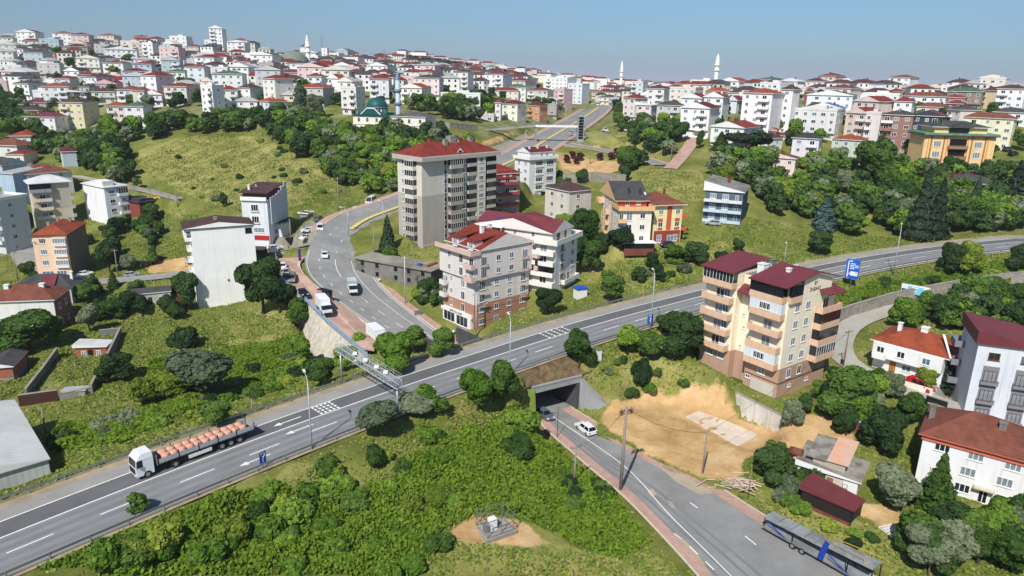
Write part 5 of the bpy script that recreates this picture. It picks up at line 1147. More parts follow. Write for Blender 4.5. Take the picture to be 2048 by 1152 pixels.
for sy in (-1,1): mb = MB(); mb.lathe([(1.5 * math.cos(a),H + 1.0 + 1.5 * math.sin(a)) for a in np.linspace(0,1.5,6)],14,0,dx - 4.2,dy + sy * 5.6); mb.lathe([(1.5,H + .3),(1.5,H + 1.0)],14,0,dx - 4.2,dy + sy * 5.6); mb.build('small_dome',mt,h.r)
mb = MB(); mb.prism([(-.7,dy - 5.2),(-.7,dy + 5.2),(dx - 4,dy + 5.2),(dx - 4,dy - 5.2)],H + .36,lambda p: H + .5); a = [(-.72,dy - 4.4,H + .5),(-.72,dy + 4.4,H + .5),(-.72,dy + 1.6,H + 3),(-.72,dy - 1.6,H + 3)]; mb.hull8([(x + d,y,z) for d in (0,3.0) for x,y,z in a]); mb.build('porch_gable',mt,h.r)
mb = MB(); pts = [(-.8,dy - 4.6,H + .5),(-.8,dy - 1.7,H + 3.1),(-.8,dy + 1.7,H + 3.1),(-.8,dy + 4.6,H + .5)]; [mb.bar(p,q,.35) for p,q in zip(pts[:-1],pts[1:])]; mb.build('gable_trim',M_white,h.r)
def minaret(name,foot,top_py,rad,label,m1,m2,rings=(.45,.7),tip=.16):
    x,y,z = foot; ht = z_over(x,y,top_py) - z; r = empty(name,(x,y,z),0,label,'minaret'); s = ht * (1 - tip)
    mb = MB(); mb.lathe([(rad * 1.25,-4),(rad * 1.2,ht * .1),(rad,ht * .13),(rad,s * .99),(rad * .3,s)],12); mb.build('shaft',m1,r)
    for q in rings:
        mb = MB(); mb.lathe([(rad,s * q - .8),(rad * 1.6,s * q),(rad * 1.6,s * q + .9),(rad * 1.5,s * q + .9),(rad * .9,s * q + .05)],14); mb.build('balcony',m2,r)
    mb = MB(); mb.lathe([(rad * 1.08,s),(rad * .75,s + ht * tip * .4),(rad * .25,ht * .97),(.05,ht)],12); mb.build('spire',m2 if m2 is not M_white else M_metal,r); return r
p = at_t(797,246,313); minaret('minaret',p,143,1.05,'silver-grey metal minaret standing right behind the teal-domed mosque',mat('silver minaret cladding',(176,190,200),.45,.05),mat('grey blue spire',(110,132,150),.4,.05),(.44,.74))
# ------------------------------------------------------------------ the town on the hills: one thing per house,each by the photo place of its eaves
VIEW = dict(A=(0,40),B=(260,40),C=(520,60),D=(780,90),E=(1040,130),F=(1300,130),G=(1560,130),H=(1748,150),I=(0,150),J=(1380,200))
Wt,Cr,Gy,Bl,Pk,Gr = (228,228,226),(228,220,200),(196,196,196),(172,192,208),(226,190,182),(200,204,196)
TOWN = [  # view,left,near corner,right,eaves row,storeys,wall,roof shape,roof colour,note
 ('A',-60,20,70,150,3,Gy,'flat','brown',''),('A',95,330,355,200,3,Wt,'hip','dkred',''),('A',365,470,490,190,2,Gy,'flat','brown',''),('A',0,215,330,340,3,(206,200,180),'gx','pale',''),
 ('A',205,310,440,400,3,(226,214,216),'hip','dkgrey',''),('A',340,560,572,290,2,Wt,'hip','red',''),('A',570,795,850,275,3,Bl,'flat','pale',''),('A',465,742,820,455,2,(226,164,78),'hip','green',''),
 ('A',755,850,1045,165,2,Wt,'flat','white',''),('A',1115,1320,1360,118,2,(214,210,196),'hip','green',''),('A',1260,1360,1400,175,3,Wt,'flat','pale',''),('A',890,1190,1280,372,3,(164,148,120),'hip','dkred',''),
 ('A',1480,1850,1880,410,3,Wt,'gx','white','broadest gable'),('A',1300,1480,1490,345,3,Gy,'flat','green',''),('A',1310,1580,1590,530,2,(176,186,194),'hip','slate',''),('A',980,1090,1315,550,2,(220,212,174),'hip','green',''),
 ('A',1590,1885,1895,600,2,(176,198,210),'flat','pale',''),('A',130,290,540,640,2,(160,186,206),'gx','dkgrey',''),('A',-60,200,245,690,1,(190,160,140),'hip','orange',''),('A',910,1080,1220,700,2,Wt,'gx','slate',''),
 ('A',1080,1290,1310,752,2,Gy,'hip','red',''),('A',1150,1300,1600,778,3,Wt,'hip','brown',''),('A',1320,1570,1700,870,2,(222,160,178),'gx','maroon',''),('A',1700,1990,2030,700,3,(226,192,188),'hip','dkred',''),
 ('A',780,940,1055,805,2,(200,202,206),'hip','maroon',''),('A',620,800,935,835,1,(186,190,200),'gx','red',''),('A',620,925,960,905,3,Wt,'hip','orange',''),('A',230,400,612,865,3,Wt,'hip','dkgrey',''),('A',-60,90,102,850,3,(222,196,184),'flat','brown',''),
 ('A',945,1180,1200,985,2,(66,76,104),'shed','orange',''),('A',1090,1210,1330,920,2,Gy,'hip','dkgrey',''),('A',1280,1560,1630,975,2,Gr,'hip','brown',''),('A',1620,1880,1985,960,3,(210,210,206),'hip','rust',''),('A',470,620,630,980,2,Wt,'flat','white',''),
 ('I',835,1110,1310,380,4,(222,214,146),'hip','brown',''),('I',1470,1695,1720,425,3,(236,216,194),'hip','orange',''),('I',1725,1945,2050,430,3,(226,224,224),'hip','green',''),('I',385,735,945,578,3,Wt,'hip','maroon',''),('I',225,530,715,492,2,(230,194,164),'hip','brown',''),
 ('I',240,470,545,412,1,(130,120,112),'hip','dkgrey',''),('I',330,620,720,385,1,(196,160,150),'hip','maroon',''),
 ('B',82,285,300,150,2,Wt,'flat','white',''),('B',130,290,440,215,3,Wt,'flat','pale',''),('B',1085,1245,1298,118,6,(230,230,226),'gx','white',''),('B',700,905,915,180,2,(122,98,92),'gx','brown',''),('B',1310,1460,1560,235,2,(230,160,118),'hip','orange',''),
 ('B',1580,1740,1750,200,4,(204,196,180),'hip','slate',''),('B',390,590,610,170,2,(160,160,160),'hip','slate',''),('B',600,705,712,192,1,Gy,'flat','white',''),('B',470,605,700,325,3,(224,228,232),'gx','white',''),('B',178,302,385,325,4,Wt,'flat','dkgrey',''),
 ('B',40,170,182,330,3,(214,200,180),'flat','pale',''),('B',580,720,835,290,2,(196,202,210),'hip','white',''),('B',770,930,1010,365,2,(226,196,178),'hip','red',''),('B',990,1140,1152,450,2,Wt,'flat','white',''),('B',1050,1230,1245,345,2,(88,98,116),'flat','slate',''),
 ('B',520,730,780,560,2,Wt,'flat','white',''),('B',790,990,1000,545,2,(208,204,192),'flat','pale',''),('B',1480,1650,1730,570,2,Wt,'gx','red',''),('B',1365,1600,1690,640,4,(234,232,226),'gx','pale',''),('B',1100,1310,1440,758,2,(218,216,216),'hip','red',''),
 ('B',490,740,860,710,3,(216,216,210),'hip','green',''),('B',785,1000,1085,645,4,(212,218,226),'hip','rust',''),('B',180,362,550,762,5,Wt,'hip','maroon',''),('B',482,760,912,912,3,(214,208,198),'hip','red',''),('B',965,1110,1262,912,5,Wt,'flat','white',''),
 ('B',1230,1450,1462,962,3,(222,222,224),'hip','red',''),('B',1480,1640,1800,930,3,(228,226,220),'hip','brown',''),('B',208,432,500,1020,2,Wt,'gx','orange',''),('B',60,200,290,970,3,(204,194,188),'hip','rust',''),('B',990,1130,1335,835,2,(234,200,174),'gx','green',''),
 ('B',1390,1640,1655,1068,1,Wt,'hip','green',''),('B',1200,1445,1455,1118,1,Wt,'hip','white',''),('B',1450,1720,1732,1112,1,Wt,'hip','pale',''),('B',205,370,380,592,2,(218,222,208),'hip','dkgrey',''),('B',450,590,690,640,2,(240,216,154),'hip','dkgrey',''),
 ('B',1130,1320,1330,660,3,Wt,'flat','white',''),('B',1380,1530,1540,490,2,(212,216,222),'hip','dkred',''),('B',1180,1330,1340,450,2,(220,180,140),'hip','rust',''),
 ('C',-70,292,345,400,2,Wt,'gx','pale',''),('C',0,190,282,460,3,(180,164,160),'flat','brown',''),('C',150,262,395,112,5,Wt,'flat','pale',''),('C',395,470,490,165,3,Wt,'hip','brown',''),('C',450,540,550,215,3,(232,226,210),'flat','pale',''),('C',545,640,660,230,4,(220,218,214),'hip','brown',''),
 ('C',690,790,822,255,3,(220,214,206),'flat','slate',''),('C',835,908,926,262,4,Wt,'flat','dkgrey',''),('C',680,950,962,370,2,Wt,'flat','white',''),('C',1130,1330,1400,365,2,(232,226,208),'gx','pale',''),('C',770,980,990,482,3,(232,226,214),'hip','red',''),('C',990,1190,1200,505,2,Wt,'hip','maroon',''),
 ('C',1150,1390,1470,575,3,(216,208,202),'hip','maroon',''),('C',1460,1725,1840,490,3,Wt,'gx','slate',''),('C',1650,1870,1890,590,2,Wt,'hip','teal',''),('C',640,830,902,635,3,(216,222,232),'hip','maroon',''),('C',920,1060,1170,665,3,Wt,'gx','orange',''),('C',450,850,1030,788,3,(200,194,186),'hip','orange',''),
 ('C',40,195,440,665,5,(228,224,208),'hip','red',''),('C',0,120,372,985,2,(208,216,226),'hip','orange',''),('C',260,480,500,888,2,(240,208,178),'hip','pale',''),('C',1110,1310,1422,800,4,(224,218,208),'flat','dkgrey',''),('C',1060,1250,1390,705,3,(236,226,206),'gx','pale',''),('C',1490,1745,1785,672,4,(218,216,216),'hip','red',''),
 ('C',1560,1680,1740,728,3,Wt,'shed','maroon',''),('C',890,1060,1100,872,1,Wt,'gx','white',''),('C',290,580,600,585,2,(222,216,210),'hip','maroon',''),
 ('D',145,430,560,592,3,(240,230,210),'gx','orange',''),('D',340,550,562,505,3,(160,104,98),'gx','green',''),('D',325,670,730,455,4,(234,210,204),'hip','brown',''),('D',865,1060,1135,372,4,(228,224,214),'hip','brown',''),('D',690,1225,1242,675,3,(224,226,230),'flat','slate',''),('D',1140,1270,1282,455,2,(116,56,50),'gx','dkred',''),
 ('D',1280,1530,1660,402,4,(228,230,232),'hip','maroon',''),('D',1385,1790,1800,330,3,(208,204,194),'hip','pale',''),('D',1308,1740,1752,628,2,(228,208,198),'hip','red',''),('D',1605,1840,1850,582,3,Wt,'hip','green',''),('D',1580,1840,2010,490,3,(222,210,186),'hip','maroon',''),('D',1505,1728,1850,808,3,(234,226,202),'hip','dkred',''),
 ('D',1055,1408,1418,968,1,(202,198,190),'flat','white',''),('D',1425,1500,1510,790,3,(224,218,208),'hip','maroon',''),
 ('E',100,268,375,562,3,(230,144,84),'hip','dkred',''),('E',378,500,522,548,3,(164,160,154),'flat','pale',''),('E',125,500,540,480,2,Wt,'hip','white',''),('E',92,380,465,352,3,(200,190,180),'hip','red',''),('E',465,610,718,345,4,(222,166,172),'flat','maroon',''),('E',320,650,860,190,5,(228,230,230),'flat','pale',''),
 ('E',650,845,948,265,5,(214,220,226),'flat','slate',''),('E',0,150,262,182,2,(226,220,212),'hip','maroon',''),('E',975,1090,1100,372,2,(228,194,174),'hip','orange',''),('E',1102,1200,1210,372,2,(226,212,202),'hip','red',''),('E',1420,1580,1730,458,4,(224,208,200),'hip','red',''),('E',1580,1780,1862,555,3,(234,206,202),'shed','white',''),
 ('E',1515,1670,1735,240,5,(200,206,214),'flat','maroon',''),('E',1725,1960,2030,325,4,(222,220,218),'hip','brown',''),('E',1205,1400,1420,470,2,(166,174,184),'gx','slate',''),('E',1852,1990,2000,548,2,(192,192,188),'flat','dkgrey',''),('E',950,1090,1110,275,2,(200,160,140),'hip','red',''),('E',1130,1340,1350,285,2,(220,210,200),'hip','red',''),('E',1330,1500,1510,330,2,(214,190,170),'hip','dkred',''),('E',1350,1510,1520,265,2,Gy,'hip','green',''),
 ('F',440,820,945,592,4,(232,232,232),'gx','dkred',''),('F',355,830,842,272,3,(224,220,212),'hip','red',''),('F',430,700,800,455,3,Wt,'gx','maroon',''),('F',750,1000,1080,452,4,Wt,'gx','rust',''),('F',1272,1660,1805,412,6,(236,234,230),'hip','orange',''),('F',1790,1940,2012,352,6,(234,232,228),'hip','brown',''),
 ('F',680,960,1122,262,2,(206,196,186),'gx','green',''),('F',1070,1240,1260,385,2,(222,216,214),'hip','brown',''),('F',1060,1180,1240,485,2,(208,218,226),'gx','maroon',''),('F',850,1290,1485,862,3,(226,224,220),'gx','red','and brick stripes'),('F',100,430,442,560,3,(198,196,190),'hip','dkgrey',''),('F',760,1060,1070,365,2,(200,120,100),'hip','orange',''),
 ('G',212,780,885,648,4,(214,212,212),'flat','maroon',''),('G',385,830,892,600,2,Wt,'gx','blue',''),('G',410,990,1042,425,3,Wt,'gx','green',''),('G',1035,1340,1542,508,4,(228,200,186),'gx','red',''),('G',920,1190,1380,668,4,(228,194,176),'gx','red',''),('G',1185,1370,1395,690,5,(214,204,200),'flat','pale',''),
 ('G',1395,1800,1850,770,5,(172,112,92),'hip','dkgrey','and white bands'),('G',1580,1800,1832,508,4,Wt,'hip','red',''),('G',735,1095,1168,1050,3,(190,214,180),'hip','orange',''),('G',195,535,572,1012,3,(214,208,216),'hip','slate',''),('G',1140,1620,1640,412,2,Wt,'flat','white',''),('G',340,440,450,370,2,(150,80,80),'hip','maroon',''),('G',1000,1130,1140,375,2,(220,200,190),'hip','red',''),
 ('H',565,940,985,600,5,(62,68,80),'gx','maroon',''),('H',480,980,992,300,3,Wt,'hip','rust',''),('H',1065,1480,1492,238,3,(156,126,114),'hip','green',''),('H',1490,1640,1745,222,3,(236,202,144),'hip','brown',''),('H',1742,2060,2075,198,4,Wt,'hip','brown',''),('H',1310,1900,1912,612,4,(240,230,174),'hip','rust',''),('H',1690,2080,2095,522,2,(226,224,220),'hip','dkgrey',''),
 ('H',1042,1200,1400,492,3,(222,206,196),'hip','dkgrey',''),('H',630,1010,1022,452,2,(220,206,190),'hip','rust',''),('H',980,1240,1292,312,2,(196,126,116),'hip','red',''),('H',1010,1215,1225,405,2,(146,76,76),'hip','maroon',''),('H',200,400,410,235,2,(200,140,120),'hip','red',''),
 ('J',712,1430,1450,825,2,(228,202,190),'gx','rust',''),('J',842,1270,1330,1000,1,(222,198,188),'shed','rust',''),('J',935,1110,1245,545,2,(228,222,206),'hip','brown','and yellow column'),('J',1150,1400,1602,505,1,(226,222,214),'hip','red',''),('J',945,1170,1180,432,1,(194,126,106),'gx','rust',''),
]
def colour_word(c):
    r,g,b = c; mx,mn = max(c),min(c); br = sum(c) / 3
    if mx - mn < 14: return 'white' if br > 214 else ('pale grey' if br > 180 else ('grey' if br > 130 else 'charcoal'))
    if b >= r: return 'pale blue' if br > 165 else ('blue-grey' if br > 110 else 'navy')
    if g > r and g > b: return 'pale green'
    if r - b < 30 and abs(r - g) < 12: return 'cream' if br > 200 else 'beige'
    if r - g < 20: return 'yellow' if r - b > 50 else ('cream' if br > 185 else 'tan')
    if g - b < 16: return 'pink' if br > 160 else 'dark red'
    return 'orange' if r - b > 100 else ('peach' if br > 190 else 'brown')
ROOF_W = dict(red='red',orange='orange',dkred='dark red',brown='brown',maroon='crimson',grey='grey',dkgrey='dark grey',green='green',white='white',pale='pale',rust='rusty',slate='slate',blue='bright blue',teal='teal',mint='mint')
NUM = ['zero','one','two','three','four','five','six','seven']
ROOF_S = dict(hip='hip roof',gx='gable roof',gy='gable roof',flat='flat roof',shed='sloping roof')
def region(px,py,t):
    if px < 520: return 'on the left hill ridge' if py < 90 else ('high on the left hill' if py < 130 else ('halfway up the left hill' if py < 180 else 'at the foot of the left hill'))
    if px < 700: return 'near the pointed white minaret' if py < 150 else 'above the poplar trees'
    if px < 900: return 'behind the teal-domed mosque'
    if px < 1060: return 'beyond the stone slope'
    if px < 1230: return 'at the avenue crest'
    if px < 1460: return 'beyond the dry field'
    if px < 1680: return 'on the hill above the pine'
    return 'behind the ornate block'
DIS = {}
_hr = random.Random(5)
def town_house(px0,pxc,px1,py,n,colr,kind,rcol,note='',t0=236.0,simple=False):
    d = ray(pxc,py); h = 3.0 * n; t = np.arange(t0,2200,2.0); x,y = d[0] * t,d[1] * t; z = z_at(x,y)
    pr = np.array([proj(a,b,c + h)[1] for a,b,c in zip(x[::1],y,z)]); ok = np.where(pr <= py)[0]; k = int(ok[0]) if len(ok) else len(t) - 1
    tt = float(t[k]); P = np.array([x[k],y[k],z[k]]); ppm = FPX / tt
    a,b = max(pxc - px0,1.0),max(px1 - pxc,1.0); ph = min(max(math.atan2(b * .9,a),.12),.95)
    Dd = min(a / ppm / math.cos(ph),34); Ww = min(max(b / ppm / math.sin(ph),7.0),15.0); az = math.atan2(P[0],P[1])
    yaw = math.pi / 2 - ph - az
    cw = colour_word(colr); lab = '%s %s-storey house with %s %s %s' % (cw,NUM[n],ROOF_W[rcol],ROOF_S[kind],(note + ' ' if note else '') + region(pxc,py,tt))
    hs = House('house',P[0],P[1],float(P[2]),yaw,Ww,Dd,h,lab,'house'); DIS.setdefault(lab,[]).append((pxc,hs.r))
    mean = sum(colr) / 3; m = wall(tuple(int(round((c_ * .58 + mean * .42) / 4) * 4) for c_ in colr)); hs.walls(m,-7)
    if not simple and n >= 2 and _hr.random() < .5:          # upper storeys corbelled out
        hs.block(-.9,-.003,0,Dd,3.0,h,m,'overhanging_wall'); so = .9
    else: so = 0
    if kind in ('gx','gy'): hs.gable = m
    hs.roof(kind,roofm(rcol),dict(hip=1.9,gx=2.2,gy=2.0,flat=.7,shed=1.2)[kind],.55 if kind != 'flat' else .1,x0=-so,fascia=m if kind == 'flat' else None)
    bal = _hr.random() < .65 and n > 1; q = _hr.choice((.22,.75)); per = max(1,int(Dd / 3.4)); fw = max(1,int(Ww / 4.0))
    for f in range(n):
        o = so if f >= 1 else 0
        for i in range(per):
            c = (i + .5) / per
            if bal and abs(c - q) < .5 / per + .06: continue
            hs.fwin('S',c * Dd,f * 3.0 + .9,_hr.choice((1.3,1.3,1.8)),1.4,out=o)
        if bal:
            wd = min(Dd * .4,4.5); hs.fwin('S',q * Dd,f * 3.0 + .2,min(1.8,wd * .6),2.1,panel=M_glassd,out=o)
            if f:
                loc,rz = hs.xf('S',q * Dd - wd / 2,f * 3.0,o); mb = MB(); mb.box(0,wd,-1.2,-.003,-.15,0); mb.box(0,wd,-1.2,-1.08,.003,.95); mb.box(0,.1,-1.07,-.003,.003,.95); mb.box(wd - .1,wd,-1.07,-.003,.003,.95)
                mb.build('balcony',m if _hr.random() < .6 else M_white,hs.r,loc,(0,0,rz))
        for i in range(fw):
            if _hr.random() < .6: hs.fwin('F',(i + .5) / fw * Ww,f * 3.0 + .9,1.2,1.3)
    if kind != 'flat' and tt < 520: hs.chimney(Ww * _hr.uniform(.3,.7),Dd * _hr.uniform(.25,.75),h + 1.4,1.0,_hr.choice((M_conc,M_white,roofm('rust'))),.7)
    if kind == 'flat' and tt < 600: hs.block(Ww * .3,Ww * .6,Dd * .3,Dd * .6,h + .2,h + 2.0,m,'stair_head')
    return hs,tt
TOWN_AT = []
for v,a,c,b,e,n,colr,kind,rc,note in TOWN:
    ox,oy = VIEW[v]; f = lambda q: ox + q / 6.777
    hs,tt = town_house(f(a),f(c),f(b),oy + e / 6.777,n,colr,kind,rc,note); TOWN_AT.append((hs.r.location.x,hs.r.location.y,max(hs.W,hs.D)))
# houses glimpsed between those: behind and among them on the two hills
_fr = random.Random(21)
FILL = []
def fill(n,xr,yr,spacing):
    k = tries = 0
    while k < n and tries < 4000:
        tries += 1; px,py = _fr.uniform(*xr),_fr.uniform(*yr); P = at(px,py); t = depth(P)
        if t < 330 or t > 1600: continue
        if any(math.hypot(P[0] - x,P[1] - y) < r * .75 + spacing for x,y,r in TOWN_AT): continue
        nf = _fr.choice((2,2,3,3,4)); wpx = _fr.uniform(10,15) * FPX / t; spx = wpx * _fr.uniform(.1,.6); top = proj(P[0],P[1],P[2] + 3 * nf)[1]
        hs,tt = town_house(px - wpx,px,px + spx,top,nf,_fr.choice((Wt,Wt,Wt,Cr,Gy,Pk,Bl,(214,206,196),(226,214,190))),_fr.choice(('hip','hip','hip','gx','flat','flat')),_fr.choice(('red','orange','dkred','brown','maroon','rust','dkgrey','green','white','pale')),simple=t > 600,t0=max(330,t - 12))
        TOWN_AT.append((hs.r.location.x,hs.r.location.y,max(hs.W,hs.D))); k += 1
    return k
nf_ = fill(62,(0,720),(66,200),7) + fill(34,(600,1000),(120,190),8) + fill(40,(1180,2040),(186,215),9)
print('fill',nf_,'town',len(TOWN_AT))

# the town on the plain beyond: too many and too small to count
def far_town():
    r = np.random.RandomState(4); N = 9000
    y = 1000 + 9000 * r.rand(N) ** 1.6; x = (r.rand(N) * 1.7 - .5) * (y * .95)
    side = (x > -.16 * y); x,y = x[side],y[side]; z = z_base(x,y); N = len(x)
    w = r.uniform(9,20,N) * (1 + y / 9000); d = r.uniform(9,16,N); h = r.choice([6,9,9,12,15],N) * 1.0; a = r.uniform(-.6,.6,N)
    ca,sa = np.cos(a),np.sin(a); V = [];
    for sx,sy,sz in ((-1,-1,0),(1,-1,0),(1,1,0),(-1,1,0),(-1,-1,1),(1,-1,1),(1,1,1),(-1,1,1)): V.append(np.stack([x + (sx * w * ca - sy * d * sa) / 2,y + (sx * w * sa + sy * d * ca) / 2,z - 2 + sz * (h + 2)],1))
    for sx in (-.35,.35): V.append(np.stack([x + sx * w * ca,y + sx * w * sa,z + h + 2.2],1))
    V = np.stack(V,1).reshape(-1,3); b = np.arange(N)[:,None,None] * 10
    F = (np.array([[0,1,5,4],[1,2,6,5],[2,3,7,6],[3,0,4,7],[4,5,9,8],[5,6,9,9],[6,7,8,9],[7,4,8,8]])[None] + b)
    idx = np.tile(np.array([0,0,0,0,1,1,1,1]),(N,1)); wl = r.choice([0,0,0,1,2],N); rf = r.choice([3,3,4,5,6],N)
    mi = np.where(idx == 0,wl[:,None],rf[:,None]).ravel(); F = F.reshape(-1,4)
    me = bpy.data.meshes.new('distant_town'); me.from_pydata(V.tolist(),[],[tuple(dict.fromkeys(f)) for f in F.tolist()])
    for m in (wall(Wt),wall(Cr),wall(Gy),roofm('red'),roofm('rust'),roofm('pale'),roofm('dkgrey')): me.materials.append(m)
    me.polygons.foreach_set('material_index',mi.astype('i4')); me.update()
    tag(link('distant_town',me),'endless pale houses of the town on the far plain below the horizon','town',kind='stuff')
far_town()
def hill_houses():
    r = random.Random(9); mb = MB(); k = tries = 0; mats_ = [wall(Wt),wall((212,208,200)),wall((188,186,184)),roofm('red'),roofm('brown'),roofm('pale'),roofm('dkgrey'),M_dark]
    while k < 230 and tries < 5000:
        tries += 1; px,py = r.choice(((r.uniform(0,720),r.uniform(68,190)),(r.uniform(560,1050),r.uniform(122,190)),(r.uniform(1200,2048),r.uniform(186,212)))); P = at(px,py); t = depth(P)
        if t < 370 or t > 1500 or any(math.hypot(P[0] - x,P[1] - y) < q * .6 + 5 for x,y,q in TOWN_AT): continue
        TOWN_AT.append((P[0],P[1],9)); k += 1; n = r.choice((2,2,3,3)); W,D,H = r.uniform(8,14),r.uniform(8,12),n * 3.0; a = r.uniform(-.7,.7) - math.atan2(P[0],P[1]) * .6; c,s = math.cos(a),math.sin(a); T = lambda x,y,z: (P[0] + x * c - y * s,P[1] + x * s + y * c,P[2] + z)
        B = [(-W / 2,-D / 2),(W / 2,-D / 2),(W / 2,D / 2),(-W / 2,D / 2)]; m = r.choice((0,0,0,1,2)); rm = r.choice((3,3,4,4,5,6)); mb.hull8([T(x,y,z) for z in (-6,H) for x,y in B],m)
        E = [T(x * 1.1,y * 1.1,H + .05) for x,y in B]; r0,r1 = T(-W * .2,0,H + 1.9),T(W * .2,0,H + 1.9); mb.face(E[::-1],rm); mb.face([E[0],E[1],r1,r0],rm); mb.face([E[1],E[2],r1],rm); mb.face([E[2],E[3],r0,r1],rm); mb.face([E[3],E[0],r0],rm)
        for f in range(n):
            for i in range(3): x = W * (i - 1) * .3; z = f * 3 + .9; mb.face([T(x - .6,-D / 2 - .05,z),T(x + .6,-D / 2 - .05,z),T(x + .6,-D / 2 - .05,z + 1.3),T(x - .6,-D / 2 - .05,z + 1.3)],7); y = D * (i - 1) * .3; mb.face([T(W / 2 + .05,y - .5,z),T(W / 2 + .05,y + .5,z),T(W / 2 + .05,y + .5,z + 1.3),T(W / 2 + .05,y - .5,z + 1.3)],7)
    tag(mb.build('hill_town',mats_),'lesser houses crowding the gaps of the two hill towns','town',kind='stuff'); print('hill',k)
hill_houses()
# minarets,masts and the flag on the skyline
def P_at(px,py,t): return at_t(px,py,t)
M_min = mat('white minaret stone',(226,224,220),.8,.05)
def far_minaret(px,py_base,t,py_top,rad,label): p = P_at(px,py_base,t); p[2] = min(p[2],float(z_at(p[0],p[1])) + 6); return minaret('minaret',p,py_top,rad,label,M_min,M_min,(.52,.74),.2)
far_minaret(617,128,520,69,1.3,'slender white minaret with a pointed top, beside the grey-green dome on the left hill')
far_minaret(1242,163,900,121,1.7,'lone white minaret on the plain beyond the avenue')
far_minaret(1432,156,560,107,1.5,'white minaret with two balconies rising over the green-roofed hall')
for px,b,tp,lab in ((1667,172,159,'paler white minaret beside the big grey dome on the far plain'),(1675,172,160,'second white minaret beside the far grey dome, nearer the pair of gaps'),(1716,172,161,'thin white minaret alone on the far plain, beyond the green mansard'),(1834,184,175,'small white minaret above the white houses by the crimson navy block'),(1181,163,153,'tiny minaret of the pair on the plain left of the lone minaret'),(1186,163,152,'taller of the tiny pair of minarets on the plain'),(1097,150,139,'small white minaret tip over the big white flat-roofed block')): far_minaret(px,b,2600,tp,3.2,lab)
dp = at_t(588,122,515); dr = empty('mosque',(dp[0],dp[1],float(z_at(dp[0],dp[1]))),0,'grey-green domed mosque hall beside the pointed white minaret','mosque'); zt = dp[2] - float(z_at(dp[0],dp[1]))
mb = MB(); mb.lathe([(10,-4),(10,zt)],24); mb.build('hall',wall((176,188,176)),dr); mb = MB(); mb.lathe([(10.4,zt),(9.6,zt + 2.5),(7,zt + 5),(3.5,zt + 6.6),(.05,zt + 7.2)],24); mb.build('dome',mat('grey green dome',(112,126,116),.7,.08),dr)
gd = at_t(1660,170,2600); gr = empty('mosque',(gd[0],gd[1],float(z_at(gd[0],gd[1]))),0,'hazy mosque with a grey dome among the far plain houses','mosque'); mb = MB(); mb.lathe([(26,0),(26,14),(22,26),(12,33),(.1,36)],20); mb.build('dome',mat('distant dome',(150,156,164),.8,.05),gr)
def mast(px,pyb,t,pyt,label,w=.5):
    p = P_at(px,pyb,t); zg = float(z_at(p[0],p[1])); ht = z_over(p[0],p[1],pyt) - zg; r = empty('mast',(p[0],p[1],zg),0,label,'mast'); mb = MB()
    for sx,sy in ((-1,-1),(1,-1),(1,1),(-1,1)): mb.bar((sx * w * 2,sy * w * 2,0),(sx * w * .3,sy * w * .3,ht),.18)
    for k in range(9): z0,z1 = ht * k / 9,ht * (k + 1) / 9; q = w * (2 - 1.7 * k / 9); mb.bar((-q,-q,z0),(q,-q,z1),.1); mb.bar((q,-q,z0),(-q,-q,z1),.1)
    mb.build('lattice',M_metal,r); return r
mast(644,97,640,73,'lattice telecom mast on a white block of the hill ridge',.8); mast(769,120,700,97,'thin steel mast on the ridge right of the pointed minaret',.3)
p = P_at(866,126,1050); zg = float(z_at(p[0],p[1])); ht = z_over(p[0],p[1],107) - zg; r = empty('flagpole',(p[0],p[1],zg),0,'tall pole flying a red flag on the wooded far ridge','flag'); mb = MB(); mb.tube([(0,0,0),(0,0,ht)],.3); mb.build('pole',M_metal,r)
mb = MB(); q = [(6 * i / 8,.5 * math.sin(i * 1.1),-i * .35) for i in range(9)]
for a,b in zip(q[:-1],q[1:]): mb.face([(a[0],a[1],ht - 5 + a[2]),(b[0],b[1],ht - 5 + b[2]),(b[0],b[1],ht + b[2]),(a[0],a[1],ht + a[2])])
mb.build('flag',mat('red flag cloth',(196,40,48),.8,.05),r)
# ------------------------------------------------------------------ vegetation
def leafmat(name,a,b,tr=.32,sc=.25):
    m = bpy.data.materials.new('leaves ' + name); m.use_nodes = True; nt = m.node_tree; p = nt.nodes['Principled BSDF']; L = nt.links.new
    p.inputs['Roughness'].default_value = .7; p.inputs['Specular IOR Level'].default_value = .2
    tc = _n(nt,'ShaderNodeTexCoord'); no = _n(nt,'ShaderNodeTexNoise'); no.inputs['Scale'].default_value = 1.3; no.inputs['Detail'].default_value = 5; L(tc.outputs['Object'],no.inputs['Vector'])
    oi = _n(nt,'ShaderNodeObjectInfo'); mt_ = _n(nt,'ShaderNodeMath',operation='MULTIPLY_ADD'); L(oi.outputs['Random'],mt_.inputs[0]); mt_.inputs[1].default_value = .5; mt_.inputs[2].default_value = -.25
    ad = _n(nt,'ShaderNodeMath',operation='ADD'); L(no.outputs['Fac'],ad.inputs[0]); L(mt_.outputs[0],ad.inputs[1])
    r = _n(nt,'ShaderNodeValToRGB'); r.color_ramp.elements[0].position = .3; r.color_ramp.elements[1].position = .72; r.color_ramp.elements[0].color = (*lin(a),1); r.color_ramp.elements[1].color = (*lin(b),1); L(ad.outputs[0],r.inputs[0]); L(r.outputs[0],p.inputs['Base Color'])
    t = _n(nt,'ShaderNodeBsdfTranslucent'); L(r.outputs[0],t.inputs[0]); mx = _n(nt,'ShaderNodeMixShader'); mx.inputs[0].default_value = tr; L(p.outputs[0],mx.inputs[1]); L(t.outputs[0],mx.inputs[2]); L(mx.outputs[0],nt.nodes['Material Output'].inputs[0])
    return m
